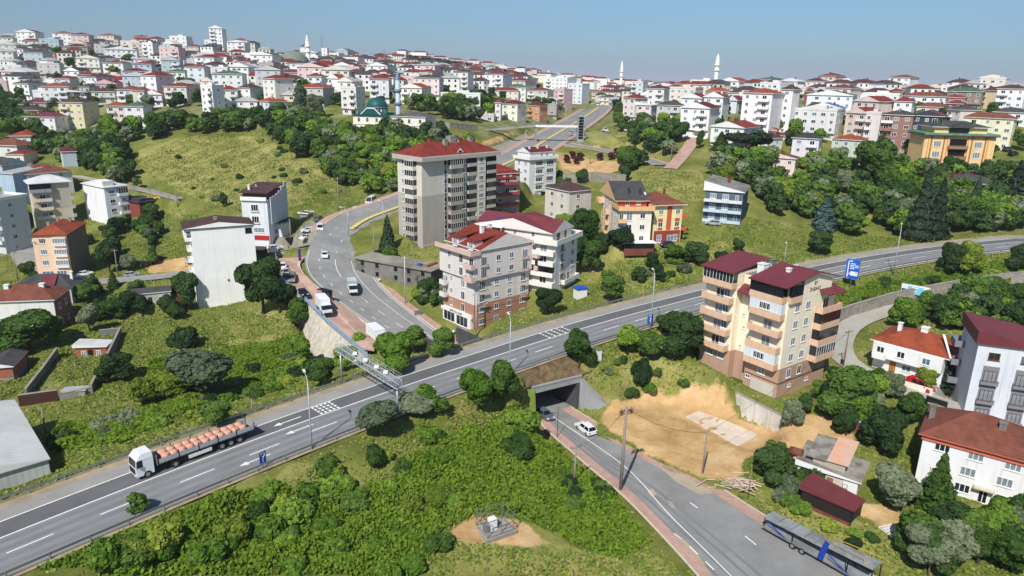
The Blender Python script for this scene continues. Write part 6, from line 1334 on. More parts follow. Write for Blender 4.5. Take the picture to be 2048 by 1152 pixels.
LM = dict(mid=leafmat('mid green',(58,86,34),(100,130,54)),dark=leafmat('dark green',(42,66,34),(74,100,50)),bright=leafmat('bright green',(82,116,34),(130,160,60)),grey=leafmat('silvery green',(92,108,80),(140,150,116)),
          lime=leafmat('yellowish green',(100,122,38),(154,168,66)),con=leafmat('conifer',(36,52,36),(58,76,52),.1),blue=leafmat('blue spruce',(56,78,76),(92,114,108),.1),red=leafmat('purple leaf',(70,36,36),(100,54,50)),pink=leafmat('dusky',(74,60,52),(104,92,70)))
M_bark = mat('bark',(88,74,60),.95,.25,2.0)
def quads(P,N,size,r,asp=1.0):
    """leaf clumps: one tilted quad per point"""
    n = len(P); a = r.normal(size=(n,3)); N = N + a * .55; N /= np.linalg.norm(N,axis=1)[:,None]
    t = np.cross(N,r.normal(size=(n,3))); t /= np.linalg.norm(t,axis=1)[:,None]; b = np.cross(N,t); s = (size * r.uniform(.6,1.35,n))[:,None] / 2
    V = np.stack([P - t * s - b * s * asp,P + t * s * r.uniform(.6,1,(n,1)) - b * s * asp,P + t * s + b * s * asp,P - t * s * r.uniform(.5,1,(n,1)) + b * s * asp],1).reshape(-1,3)
    return V,np.arange(n * 4).reshape(n,4)
def shell(lobes,n,r,depth=.35):
    """points on the outside of a heap of lobes (centre, radii)"""
    C_ = np.array([l[0] for l in lobes]); R_ = np.array([l[1] for l in lobes]); w = (R_.prod(1)) ** (2 / 3); k = r.choice(len(lobes),n * 3,p=w / w.sum())
    d = r.normal(size=(n * 3,3)); d /= np.linalg.norm(d,axis=1)[:,None]; q = 1 - depth * r.rand(n * 3,1) ** 2; P = C_[k] + d * R_[k] * q
    e = np.min(np.where(np.arange(len(lobes))[None] == k[:,None],9,(((P[:,None] - C_[None]) / R_[None]) ** 2).sum(2)),1); ok = (e > .72) & (d[:,2] > -.75)
    return P[ok][:n],d[ok][:n]
def crown_broad(seed,n=3400,R=3.5,H=7.5,leaf=.4,spread=.64):
    r = np.random.RandomState(seed); lobes = []
    for i in range(r.randint(13,18)):
        a = r.uniform(0,6.28); h = r.uniform(.32,.86); rad = R * spread * math.sqrt(max(.05,1 - ((h - .5) / .55) ** 2)) * r.uniform(.4,1.05); s = R * r.uniform(.28,.5); lobes.append(((rad * math.cos(a),rad * math.sin(a),H * h),(s,s,s * r.uniform(.7,.95))))
    lobes.append(((0,0,H * .62),(R * .6,R * .6,H * .3))); P,N = shell(lobes,n,r); return quads(P,N,leaf,r)
def crown_cone(seed,n=1700,R=1.9,H=9.0,leaf=.42,power=.8,layers=0):
    r = np.random.RandomState(seed); h = 1 - r.rand(n) ** .55; a = r.uniform(0,6.28,n); rr = R * (1 - h) ** power * (1 - .35 * r.rand(n) ** 2)
    if layers: rr *= .72 + .38 * (1 - (h * layers) % 1.0)
    rr *= 1 + .15 * np.sin(a * 3 + h * 9); P = np.stack([rr * np.cos(a),rr * np.sin(a),.5 + h * (H - .5)],1); N = np.stack([np.cos(a),np.sin(a),np.full(n,.4)],1); return quads(P,N,leaf,r,.8)
def crown_column(seed,n=1500,R=1.1,H=11.0,leaf=.4):
    r = np.random.RandomState(seed); h = r.rand(n); a = r.uniform(0,6.28,n); rr = R * np.sin(np.clip(h * 1.02 + .06,0,1) * math.pi) ** .5 * (1 - .35 * r.rand(n) ** 2) * (1 + .25 * np.sin(h * 17 + a * 2)); P = np.stack([rr * np.cos(a),rr * np.sin(a),.8 + h * (H - .8)],1); return quads(P,np.stack([np.cos(a),np.sin(a),np.full(n,.3)],1),leaf,r)
def crown_bush(seed,n=1300,R=1.5,H=1.9,leaf=.27):
    r = np.random.RandomState(seed); lobes = [((R * .55 * r.uniform(-1,1),R * .55 * r.uniform(-1,1),H * r.uniform(.2,.55)),(R * r.uniform(.35,.55),) * 2 + (H * r.uniform(.3,.45),)) for i in range(9)]; P,N = shell(lobes,n,r); return quads(P,N,leaf,r)
def crown_umbrella(seed,n=2200,R=4.2,H=7.0,leaf=.45):
    r = np.random.RandomState(seed); lobes = [((R * .6 * math.cos(i * .8) * r.uniform(.4,1),R * .6 * math.sin(i * .8) * r.uniform(.4,1),H * r.uniform(.66,.86)),(R * .42,R * .42,H * .15)) for i in range(12)]; P,N = shell(lobes,n,r); return quads(P,N,leaf,r)
SHAPES = dict(broad=[lambda s: crown_broad(s),4,3.5,7.5],tall=[lambda s: crown_broad(s,3000,2.6,9.0,.37,.5),2,2.6,9.0],bush=[lambda s: crown_bush(s),4,1.5,1.9],cone=[lambda s: crown_cone(s),2,1.9,9.0],fir=[lambda s: crown_cone(s,2000,2.6,9.0,.45,.9,7),2,2.6,9.0],
              column=[lambda s: crown_column(s),2,1.1,11.0],umbrella=[lambda s: crown_umbrella(s),1,4.2,7.0],sapling=[lambda s: crown_broad(s,420,1.3,3.6,.34),3,1.3,3.6])
_CM,_TM = {},{}
def crown_mesh(shape,i,m):
    k = (shape,i,m)
    if k not in _CM: V,F = SHAPES[shape][0](100 + i * 7 + len(shape)); _CM[k] = np_mesh('crown ' + shape,V,F,LM[m])
    return _CM[k]
def trunk_mesh(shape):
    if shape not in _TM:
        _,_,R,H = SHAPES[shape]; mb = MB(); r = .035 * H if shape != 'bush' else .05; mb.tube([(0,0,-1),(0,0,H * .3),(R * .05,0,H * .62)],[r,r * .75,r * .3],7)
        for k in range(5 if shape in ('broad','tall','umbrella') else 2): a = k * 1.3; mb.tube([(0,0,H * .28),(R * .3 * math.cos(a),R * .3 * math.sin(a),H * .45),(R * .62 * math.cos(a),R * .62 * math.sin(a),H * .66)],[r * .5,r * .35,r * .12],5)
        _TM[shape] = mb.mesh('trunk ' + shape,[M_bark])
    return _TM[shape]
_vr = random.Random(33)
KIND = dict(broad='broadleaf_tree',tall='broadleaf_tree',bush='bush',cone='cypress_tree',fir='conifer_tree',column='poplar_tree',umbrella='pine_tree',sapling='young_tree')
CATN = dict(bush='bush')
TREES = []
def plant(P,shape,m,wid,hgt,label,group=None,sink=.15):
    _,n,R,H = SHAPES[shape]; i = _vr.randrange(n); sx = wid / (2 * R * .95); sz = hgt / H
    o = empty(KIND[shape],(P[0],P[1],P[2] - sink),_vr.uniform(0,6.28),label,'bush' if shape == 'bush' else 'tree',group); o.scale = (sx,sx * _vr.uniform(.88,1.12),sz)
    link('trunk' if shape != 'bush' else 'stem',trunk_mesh(shape),o); link('crown' if shape != 'bush' else 'foliage',crown_mesh(shape,i,m),o); TREES.append(o); return o
def tree(px,pyb,wpx,pyt,shape,m,label):
    """one tree by its foot, crown width and top in the photo"""
    P = at(px,pyb); t = depth(P); zt = z_over(P[0],P[1],pyt); return plant(P,shape,m,wpx * t / FPX,max(1.2,zt - P[2]),label)
for a in [
 (278,1028,44,984,'sapling','mid','small young tree growing against the highway guardrail, near the lamp shadow'),(955,822,74,735,'broad','bright','round bright green tree at the highway edge, by the burnt slope'),(1006,800,62,722,'broad','mid','dull green tree between the round bright tree and the burnt slope'),
 (850,822,50,762,'tall','bright','pointed light green tree beside the gantry leg'),(880,830,40,790,'sapling','mid','thin young tree between the pointed tree and the round bright tree'),(1158,738,66,662,'broad','mid','tree beside the grey roadside cabinets above the underpass'),(1254,708,56,643,'tall','bright','light green tree behind the highway guardrail, near the small blue arrow sign'),
 (1296,722,62,660,'broad','mid','rounder tree standing between the light green tree and the cream block'),(1286,760,42,718,'bush','dark','dark round bush alone on the dry slope above the building pit'),(1362,716,84,628,'broad','dark','large dark tree touching the cream block by its balconies'),(1338,676,60,628,'broad','mid','green tree between the guardrail and the dark tree at the cream block'),
 (1400,705,40,660,'bush','dark','dark shrub at the foot of the cream block'),(755,870,92,800,'broad','grey','spreading grey-green tree below the guardrail, by the gantry'),(828,830,84,788,'broad','grey','low silvery tree right under the gantry leg'),
 (830,706,56,645,'tall','mid','tree at the end of the curved road, beside the second white lorry'),(884,714,54,656,'broad','mid','tree between the curved road and the highway, near the walking person'),(790,742,90,668,'broad','bright','wide bright bush-like tree hiding the rear of the second white lorry'),(718,702,38,660,'tall','bright','slim green tree at the top of the stone retaining wall'),
 (600,662,54,588,'tall','mid','tree leaning against the stone retaining wall'),(528,628,92,512,'broad','dark','tall dark green tree right beside the blank white wall'),(560,626,70,556,'broad','dark','dark tree between the blank white wall and the stone retaining wall'),(604,724,50,668,'broad','bright','bright green bush-tree at the foot of the stone retaining wall'),
 (642,772,64,712,'broad','mid','dense tree beside the left gantry leg'),(690,742,56,690,'broad','bright','leafy tree right of the left gantry leg'),(370,692,56,654,'bush','dark','dark green bush alone in the weedy field'),(236,762,70,708,'broad','dark','dark rounded bush-tree beside the yard wall'),(292,815,66,752,'broad','lime','olive-toned tree in the field below the yard wall'),
 (415,795,140,698,'broad','grey','wide silvery willow in the middle of the field'),(350,800,80,735,'broad','lime','pale yellow-green willow left of the silvery one'),(435,852,64,798,'broad','mid','rounded tree between the silvery willow and the highway'),(180,664,46,608,'broad','grey','greyish tree beside the wide red-roofed white house'),(60,700,120,628,'broad','mid','leafy tree in front of the rain-stained white house wall'),(30,700,70,645,'broad','dark','dark tree at the corner of the rain-stained white house'),
 (374,618,52,545,'broad','dark','dark tree left of the blank white wall, beside the derelict hut'),(190,588,34,545,'fir','con','small dark conifer by the lower street'),(228,575,24,540,'fir','mid','little palm-like tree on the lower street'),(272,600,40,560,'broad','mid','tree beside the derelict pale green hut'),(60,560,36,524,'broad','mid','young tree in front of the peach block'),(220,545,60,475,'broad','dark','dark tree against the shade-toned side of the peach block'),(40,462,52,420,'broad','dark','dark tree beside the asphalt yard of the valley'),
 (1218,606,50,538,'tall','mid','tall green tree on the slope left of the highway lamp'),(1095,628,60,574,'broad','dark','dense dark tree between the two-tone block and the blue-roofed kiosk'),(1240,500,54,456,'broad','dark','round dark tree in front of the orange gabled block'),(1168,505,70,412,'broad','mid','tall tree between the white terrace block and the orange block'),(1180,545,50,480,'broad','mid','tree below the tall one beside the orange block'),
 (1390,528,62,484,'broad','dark','dark round tree on the dry slope beside the blue parked car'),(1352,524,56,490,'broad','mid','green tree left of the dark round tree on the dry slope'),(776,508,30,428,'cone','con','dark pointed cypress at the foot of the grey tower'),(1688,835,108,738,'broad','mid','large leafy tree in the yard below the cream block'),(1735,815,70,745,'broad','bright','bright green tree between the big yard tree and the red van'),
 (1762,905,94,818,'broad','dark','big round dark tree behind the ramshackle shack'),(1815,845,70,785,'broad','mid','tree across the lane from the red van'),(1582,852,48,800,'broad','grey','dull green bush-tree at the corner of the building pit'),(1540,965,92,892,'broad','dark','dark spreading tree beside the heap of pale planks'),(1782,795,48,745,'broad','grey','silvery olive tree beside the lane near the red van'),
 (1884,778,54,698,'fir','con','dark conifer in front of the long red-roofed white house'),(1850,775,46,735,'broad','lime','yellowish tree right behind the red van'),(1868,1018,72,902,'fir','mid','tall green conifer in front of the white block with salmon eaves'),(1792,1020,94,938,'broad','grey','grey-green olive tree left of the tall conifer'),(1850,1135,110,1050,'broad','grey','bushy blue-green tree above the car transporter'),(1980,1110,100,1022,'broad','bright','bright green tree in front of the white block'),(2030,1100,60,1020,'broad','grey','silvery tree at the frame edge beside the white block'),
 (1570,985,50,945,'bush','grey','grey shrub beside the dark slatted shelter'),(1620,960,54,915,'bush','mid','green shrub at the corner of the shack'),(1690,960,44,930,'bush','lime','yellow-green shrub between the shack and the shelter'),(1872,645,58,590,'broad','dark','dark round tree alone on the bank below the billboard'),(1805,655,62,596,'broad','bright','open-branched tree beside the pale lane under the billboard'),
 (1836,478,56,328,'fir','con','tallest dark cypress-like conifer above the highway'),(1868,476,46,352,'fir','con','second dark conifer close beside the tallest one'),(1945,432,36,352,'fir','con','dark conifer in front of the low yellow villa'),(2022,420,60,320,'fir','con','dark conifer right of the low yellow villa'),(2042,430,50,340,'fir','con','dark conifer cut by the frame edge past the yellow villa'),(1646,458,50,392,'fir','blue','blue-grey spruce on the green slope above the highway'),(1640,508,62,460,'broad','dark','dark round tree at the roadside below the blue spruce'),
 (1746,380,92,280,'broad','mid','huge round green tree below the navy house'),(1490,315,96,262,'umbrella','con','broad dark umbrella pine above the pink low house'),(1440,300,40,262,'fir','mid','conifer beside the brick lane, left of the umbrella pine'),(1902,548,60,485,'broad','dark','dark tree on the highway bank, left of the lime tree'),(1934,550,58,482,'broad','lime','lime green tree on the highway bank'),(2034,545,50,488,'broad','dark','dark tree at the frame edge of the highway bank'),
 (604,240,24,160,'column','grey','tall thin poplar before the orange-roofed houses'),(632,240,40,185,'broad','grey','pale airy poplar-like tree beside the tall thin poplar'),(263,208,15,162,'cone','con','black-green cypress before the red-roofed grey house at the hill foot'),(478,172,13,138,'cone','con','cypress before the large white gable house on the left hill'),(500,165,12,132,'cone','con','cypress right of the large white gable house'),(95,200,12,170,'cone','con','thin cypress beside the crimson roof at the hill foot'),(186,125,9,97,'cone','con','dark cypress high among the hill houses'),(290,62,6,47,'cone','con','tiny cypress on the ridge of the left hill'),
 (448,415,22,382,'tall','dark','small dark tree alone on the meadow behind the narrow shop block'),(705,355,14,318,'cone','con','little cypress on the meadow slope left of the grey tower')]: tree(*a)
for i,(x,y) in enumerate([(1133,326),(1152,328),(1144,318),(1160,322),(1200,322),(1222,320),(1233,312),(1246,318),(1250,308)]): plant(at(x,y),'sapling','red',3.0,3.6,'small purple-leaved sapling on the dirt verge below the slip road','purple saplings on the dirt verge')
def px_in(poly):
    xs,ys = [p[0] for p in poly],[p[1] for p in poly]
    while True:
        x,y = _vr.uniform(min(xs),max(xs)),_vr.uniform(min(ys),max(ys))
        if in_poly(np.array([x]),np.array([y]),[np.array(p) for p in poly])[0]: return x,y
ROADS = [(HWY,10.5),(LANE_R,3.4),(LANE_SIDE,4.2),(LANE_LEFT,4.4),(LANE_HILL,3.6),(LANE_TOWER,5.2),(CMID,11.5)]
FEET = [np.array(footprint(k,1.0)) for k in BLD]
def clear(P,e=0.0):
    x,y = np.array([P[0]]),np.array([P[1]])
    return all(line_dist(x,y,R)[0][0] > w + e for R,w in ROADS) and not any(in_poly(x,y,f)[0] for f in FEET) and not in_poly(x,y,FOREP)[0] and not in_poly(x,y,LOT)[0] and not in_poly(x,y,list(UL) + list(UR)[::-1])[0]
TOWN_XY = np.array([(a,b) for a,b,c in TOWN_AT])
def grove(n,poly,mix,size,label,group,town=False):
    k = tries = 0
    while k < n and tries < n * 12:
        tries += 1; x,y = px_in(poly); P = at(x,y); shape,m = _vr.choice(mix)
        if not clear(P,.6): continue
        if not town and len(TOWN_XY) and np.hypot(TOWN_XY[:,0] - P[0],TOWN_XY[:,1] - P[1]).min() < 7: continue
        s = _vr.uniform(*size); _,_,R,H = SHAPES[shape]; hh = s if shape != 'bush' else s * .62; ww = (s * 2 * R / H if shape != 'bush' else s) * _vr.uniform(.85,1.2)
        plant(P,shape,m,ww,hh,label % dict(),group); k += 1
def mass(name,jobs,label,cat):
    """a wood that reads as one: crowns merged into a single object"""
    r = np.random.RandomState(17); Vs,Fs,Ms,k0 = [],[],[],0; mats_ = ['mid','dark','bright','grey']; P0 = [crown_broad(400 + i,420,3.5,7.5,.95) for i in range(4)]
    for n,poly,size,town in jobs:
        k = tries = 0
        while k < n and tries < n * 10:
            tries += 1; x,y = px_in(poly); P = at(x,y)
            if not clear(P,1.0) or (len(TOWN_XY) and np.hypot(TOWN_XY[:,0] - P[0],TOWN_XY[:,1] - P[1]).min() < (0 if town else 7)): continue
            s_ = _vr.uniform(*size) / 7.5; a = _vr.uniform(0,6.28); V,F = P0[_vr.randrange(4)]; c,q = math.cos(a) * s_,math.sin(a) * s_; W_ = np.stack([V[:,0] * c - V[:,1] * q,V[:,0] * q + V[:,1] * c,V[:,2] * s_],1) + P; Vs.append(W_); Fs.append(F + k0); k0 += len(V); Ms.append(np.full(len(F),_vr.choice((0,1,1,0,2,3)))); k += 1
    me = np_mesh(name,np.vstack(Vs),np.vstack(Fs),[LM[m] for m in mats_]); me.polygons.foreach_set('material_index',np.concatenate(Ms).astype('i4')); tag(link(name,me),label,cat,kind='stuff')
MIX = [('broad','mid'),('broad','dark'),('broad','mid'),('broad','bright'),('tall','dark'),('broad','grey'),('tall','mid')]
DRK = [('broad','dark'),('broad','mid'),('tall','dark'),('broad','mid'),('broad','bright')]
BSH = [('bush','mid'),('bush','dark'),('bush','bright'),('bush','lime'),('bush','grey')]
grove(30,[(130,300),(250,262),(420,240),(560,232),(690,262),(720,300),(600,318),(520,262),(400,268),(270,285),(190,330)],DRK,(6,10),'leafy tree in the dense belt between the left hill houses and the dry meadow','trees of the belt above the meadow')
grove(30,[(640,262),(700,270),(850,272),(940,278),(940,300),(800,335),(800,388),(700,372),(650,320)],DRK + [('broad','lime')],(5.5,9),'leafy tree in the thicket below the teal-domed mosque','trees below the mosque')
grove(18,[(0,200),(70,240),(110,290),(110,330),(60,300),(0,280)],DRK,(6,10),'dark tree at the valley edge left of the white houses','trees at the valley edge')
grove(20,[(130,290),(230,290),(290,380),(200,360),(150,340)],DRK,(5,9),'tree around the small white house at the foot of the meadow','trees around the small white house')
grove(54,[(1400,350),(1480,325),(1680,335),(1850,348),(2048,350),(2048,462),(1860,474),(1700,478),(1640,440),(1540,430),(1505,380),(1420,372)],MIX + [('broad','lime')],(5,9.5),'leafy tree in the woods between the highway and the right-hand hill houses','woods above the highway')
grove(22,[(1720,650),(1850,612),(2048,592),(2048,690),(1965,690),(1930,665),(1770,645)],MIX,(4.5,8),'tree in the grove behind the long red-roofed white house','grove behind the red-roofed house')
grove(16,[(1760,1040),(1900,1060),(2048,1050),(2048,1152),(1830,1152)],MIX,(4,6.5),'garden tree between the car transporter and the white block','garden trees by the white block')
grove(14,[(1590,850),(1660,770),(1760,780),(1830,850),(1700,880)],MIX,(3.5,6),'orchard tree in the yard between the building pit and the lane','orchard trees of the yard')
grove(22,[(1285,235),(1380,240),(1400,300),(1360,330),(1290,330),(1250,350),(1230,320)],DRK,(5.5,9),'dark tree in the clump beside the brick lane','dark clump by the brick lane')
grove(18,[(810,215),(960,205),(1000,235),(930,250),(860,240)],DRK,(6,9),'tree in the grove right of the metal minaret','grove by the metal minaret')
grove(8,[(1225,210),(1245,215),(1260,262),(1230,262)],DRK,(5,9),'tree beside the avenue below its crest','avenue side trees')
grove(30,[(60,480),(200,470),(330,470),(350,520),(260,545),(170,530),(200,600),(370,600),(360,640),(200,650),(150,600)],MIX,(3.5,7),'tree in the gardens around the lower street','gardens of the lower street')
grove(12,[(230,410),(330,430),(340,480),(230,470)],DRK,(4,7),'tree between the white block and the lower street','trees below the white-roofed block')
grove(16,[(745,530),(780,530),(890,600),(900,640),(830,610),(770,570)],MIX + BSH,(3,6),'garden tree between the unfinished building and the curved road','trees by the unfinished building')
grove(14,[(1120,470),(1190,450),(1215,540),(1160,560)],DRK,(4,7.5),'tree on the bank below the orange gabled block','trees below the orange block')
grove(18,[(1170,560),(1400,490),(1600,525),(1500,555),(1200,600)],BSH + [('broad','dark')],(2.5,4.6),'scrubby bush on the dry slope above the highway','bushes on the dry slope')
grove(20,[(1640,560),(2048,515),(2048,560),(1850,585),(1700,620)],BSH,(2,4.2),'bush on the green bank between the highway and the pale lane','bushes on the green bank')
grove(26,[(330,300),(500,275),(690,340),(700,400),(560,410),(400,400)],BSH,(1.6,3.6),'low bush scattered on the dry meadow hill','bushes on the meadow hill')
grove(12,[(1020,315),(1110,300),(1120,350),(1250,345),(1280,370),(1120,375)],BSH + DRK[:2],(2.5,5.5),'small tree near the old stone wall below the avenue','small trees by the old stone wall')
grove(34,[(110,870),(240,840),(420,780),(600,700),(660,740),(560,790),(400,845),(250,900),(110,930)],BSH,(2,4.4),'bush in the weedy valley left of the highway','bushes of the weedy valley')
grove(38,[(0,1152),(200,1095),(420,1030),(620,950),(760,900),(900,860),(1060,820),(1050,900),(800,1000),(560,1100),(400,1152)],BSH[:1] + BSH[2:4],(2.2,4.6),'leafy bush on the bramble slope below the highway guardrail','bushes on the bramble slope')
grove(14,[(560,1152),(640,1040),(760,1000),(1000,980),(900,1100),(800,1152)],BSH[:1] + BSH[2:4],(2.0,3.6),'round bush rising out of the bramble mass','bushes in the bramble mass')
grove(10,[(1100,960),(1160,930),(1230,1010),(1150,1040)],[('bush','mid'),('bush','dark')],(2.2,4),'dark shrub by the short pole in the brambles','shrubs by the short pole')
grove(20,[(1490,920),(1600,880),(1680,930),(1600,1000),(1700,1060),(1800,1100),(1720,1100),(1560,1010)],BSH,(1.6,3.2),'garden shrub around the shack and the slatted shelter','shrubs around the shack')
grove(10,[(1180,690),(1330,700),(1420,750),(1300,800),(1180,760)],BSH,(1.6,3.0),'low bush on the slope between the underpass and the cream block','bushes above the pit')
HILLW = [(1400,350),(1480,325),(1680,335),(1850,348),(2048,350),(2048,462),(1860,474),(1700,478),(1640,440),(1540,430),(1505,380),(1420,372)]; BELT = [(130,300),(250,262),(420,240),(560,232),(690,262),(720,300),(600,318),(520,262),(400,268),(270,285),(190,330)]; MOSQ = [(600,262),(700,270),(850,272),(940,278),(940,300),(800,335),(800,392),(690,392),(640,330)]
mass('woods',[(250,HILLW,(4.5,8.5),False),(110,BELT,(5,8.5),False),(130,MOSQ,(4,8),False),(50,[(0,190),(60,215),(130,280),(130,330),(60,310),(0,290)],(5,9),False),(34,[(1285,235),(1380,240),(1400,300),(1360,330),(1290,330),(1250,350),(1230,320)],(5,8),False),(30,[(810,215),(960,205),(1000,235),(930,250),(860,240)],(5,8.5),False),(30,[(130,290),(230,290),(290,380),(200,360),(150,340)],(4,7.5),False),(40,[(1800,430),(2048,400),(2048,462),(1840,478)],(5,9),False),(26,[(1740,640),(1850,612),(2048,592),(2048,690),(1965,690),(1930,665)],(4,7),False)],'undergrowth and lesser trees closing the woods on both hillsides','woods')
mass('town_greenery',[(120,[(0,110),(300,80),(520,110),(720,150),(740,215),(480,215),(300,225),(0,215)],(4,8),True),(110,[(1230,205),(1500,190),(2048,195),(2048,320),(1850,320),(1700,300),(1500,300),(1400,260)],(4,7),True),(60,[(720,150),(1000,150),(1200,200),(1080,230),(760,215)],(4,8),True)],'small garden trees scattered between the houses of the two hills','garden trees')
# the wooded far ridge: reads as one mass
def far_wood():
    r = np.random.RandomState(8); pts = []
    for _ in range(420):
        px,py = r.uniform(820,1050),r.uniform(122,150); t = r.uniform(900,1250); p = at_t(px,py,t); z = float(z_at(p[0],p[1])); pts.append((p[0],p[1],z))
    V = []; F = []; k = 0
    for x,y,z in pts:
        P,N = shell([((0,0,5),(5,5,5)),((3,1,4),(3.5,3.5,3.5))],70,r); v,f = quads(P,N,2.2,r); V.append(v + np.array([x,y,z])); F.append(f + k); k += len(v)
    tag(link('wood',np_mesh('wood',np.vstack(V),np.vstack(F),LM['dark'])),'dark wood covering the far ridge below the red flag','wood',kind='stuff')
far_wood()
# brambles and rough grass: nobody could count them
def carpet(name,polys,per_m2,size,hgt,mats,label,cat,seed,upright=False,mound=.0):
    r = np.random.RandomState(seed); Ps = []
    for poly in polys:
        Q = np.array([at(x,y) for x,y in poly]); lo,hi = Q[:,:2].min(0),Q[:,:2].max(0); n = int((hi - lo).prod() * per_m2); x,y = r.uniform(lo[0],hi[0],n),r.uniform(lo[1],hi[1],n); ok = in_poly(x,y,Q); x,y = x[ok],y[ok]
        for R,w_ in ((HWY,8.9),(LANE_R,2.9),(LANE_SIDE,3.6),(LANE_LEFT,3.8),(LANE_PATH,2.4),(CMID,12.5)):
            d = line_dist(x,y,R)[0]; x,y = x[d > w_],y[d > w_]
        lim = in_poly(x,y,list(offset_line(UL,2.1)) + list(offset_line(UR,-2.4))[::-1]); x,y = x[~lim],y[~lim]
        for f in FEET + [np.array(FOREP),np.array(CUT)] + REG[1]: q = in_poly(x,y,f); x,y = x[~q],y[~q]
        nz = np.sin(x * .45 + np.sin(y * .3) * 2) * np.cos(y * .5 + np.cos(x * .23) * 2); keep = r.rand(len(x)) < .62 + .38 * nz
        x,y,nz = x[keep],y[keep],nz[keep]; z = z_at(x,y) + r.rand(len(x)) * hgt * (.75 + .25 * nz) + mound * np.clip(nz,0,1); Ps.append(np.stack([x,y,z],1))
    P = np.vstack(Ps); N = r.normal(size=P.shape) * .8 + (np.array([0,0,.0]) if upright else np.array([-.2,-.6,1.1]))
    if upright: N[:,2] *= .15
    V,F = quads(P,N,size,r,2.2 if upright else 1.0)
    me = np_mesh(name,V,F,mats); me.polygons.foreach_set('material_index',r.choice(len(mats),len(F),p=None).astype('i4')); tag(link(name,me),label,cat,kind='stuff'); print(name,len(F))
LM['brm'] = leafmat('bramble',(114,142,38),(162,184,66),.35); LM['brm2'] = leafmat('bramble shade',(92,122,34),(138,162,56),.35); LM['strw'] = leafmat('straw',(134,128,76),(166,156,100),.3); LM['gras'] = leafmat('grass',(88,110,42),(122,138,60),.3)
BR = [[(560,1152),(640,1010),(780,965),(880,880),(1060,855),(1120,900),(1240,1010),(1305,1085),(1240,1122),(1100,1066),(1040,1030),(960,1024),(880,1066),(840,1152)],[(0,1142),(160,1090),(340,1030),(560,965),(640,1010),(560,1152),(0,1152)],[(100,900),(240,890),(440,800),(560,760),(640,700),(500,690),(300,720),(280,830),(120,850)],[(1640,590),(1800,560),(2048,525),(2048,560),(1840,590),(1700,625)]]
carpet('bramble_thicket',BR,62,.34,.9,[LM['brm'],LM['brm'],LM['brm2'],LM['lime']],'bright green bramble thicket covering the slopes around the highway and the underpass','brambles',5,mound=.7)
carpet('rough_grass',[[(0,560),(160,600),(400,600),(560,640),(120,760),(0,800)],[(240,420),(400,430),(400,520),(240,540)],[(1640,740),(1840,800),(1840,960),(1700,1000),(1500,960),(1580,860)],[(1730,980),(1840,1000),(2048,1060),(2048,1152),(1830,1152)],[(1640,520),(2048,490),(2048,535),(1800,570),(1640,600)],[(1420,440),(1640,450),(1860,480),(1600,520),(1420,480)],[(620,340),(780,395),(690,420),(600,420)],[(560,960),(760,880),(1060,830),(1060,860),(880,885),(780,965),(640,1010)],[(820,1152),(900,1075),(1120,1100),(1240,1120),(1310,1090),(1370,1152)],[(1170,690),(1300,690),(1420,755),(1330,800),(1240,800),(1170,770)],[(1440,985),(1560,1035),(1700,1100),(1800,1152),(1900,1152),(1700,1030),(1600,1000)],[(120,760),(560,640),(620,620),(640,760),(300,900),(110,960)],[(1160,600),(1240,500),(1400,480),(1640,520),(1500,560),(1300,600)]],13,.3,.3,[LM['strw'],LM['gras'],LM['gras'],LM['gras'],LM['brm']],'tufts of rough dry grass on the banks and verges','grass',6)
carpet('field_grass',[[(0,430),(1400,430),(2048,470),(2048,1152),(0,1152)]],3.6,.34,.22,[LM['gras'],LM['gras'],LM['strw'],LM['brm2']],'weedy grass over the open ground between the buildings and roads','grass',12)
carpet('meadow_grass',[[(250,330),(400,262),(520,255),(700,330),(700,395),(560,430),(430,420),(300,350)],[(1250,345),(1400,345),(1420,430),(1300,380)],[(1180,262),(1300,258),(1340,320),(1240,300)]],5,.4,.16,[LM['strw'],LM['gras'],LM['gras']],'dry tufted grass covering the meadow hill behind the shops','grass',7)
print('trees',len(TREES))
# ------------------------------------------------------------------ vehicles
M_tyre = mat('tyre rubber',(30,30,32),.9,.1); M_rim = mat('wheel rim',(150,152,156),.4,.1,metal=.5); M_cglass = mat('car glass',(22,28,34),.08,.1,spec=.7); M_lampg = mat('headlight glass',(214,216,218),.2,.05); M_red = mat('tail light',(150,24,24),.3,.05)
def paintm(c): return mat('car paint %d %d %d' % c,c,.25,.03,spec=.55)
_WH = {}
def wheel(parent,x,y,r,w=.22):
    k = (round(r,2),round(w,2))
    if k not in _WH:
        a = MB(); a.tube([(0,-w / 2,0),(0,w / 2,0)],r,16); b = MB(); b.tube([(0,-w / 2 - .015,0),(0,w / 2 + .015,0)],r * .58,12); _WH[k] = (a.mesh('tyre',[M_tyre]),b.mesh('rim',[M_rim]))
    o = link('wheel',_WH[k][0],parent,(x,y,r)); link('rim',_WH[k][1],o); return o
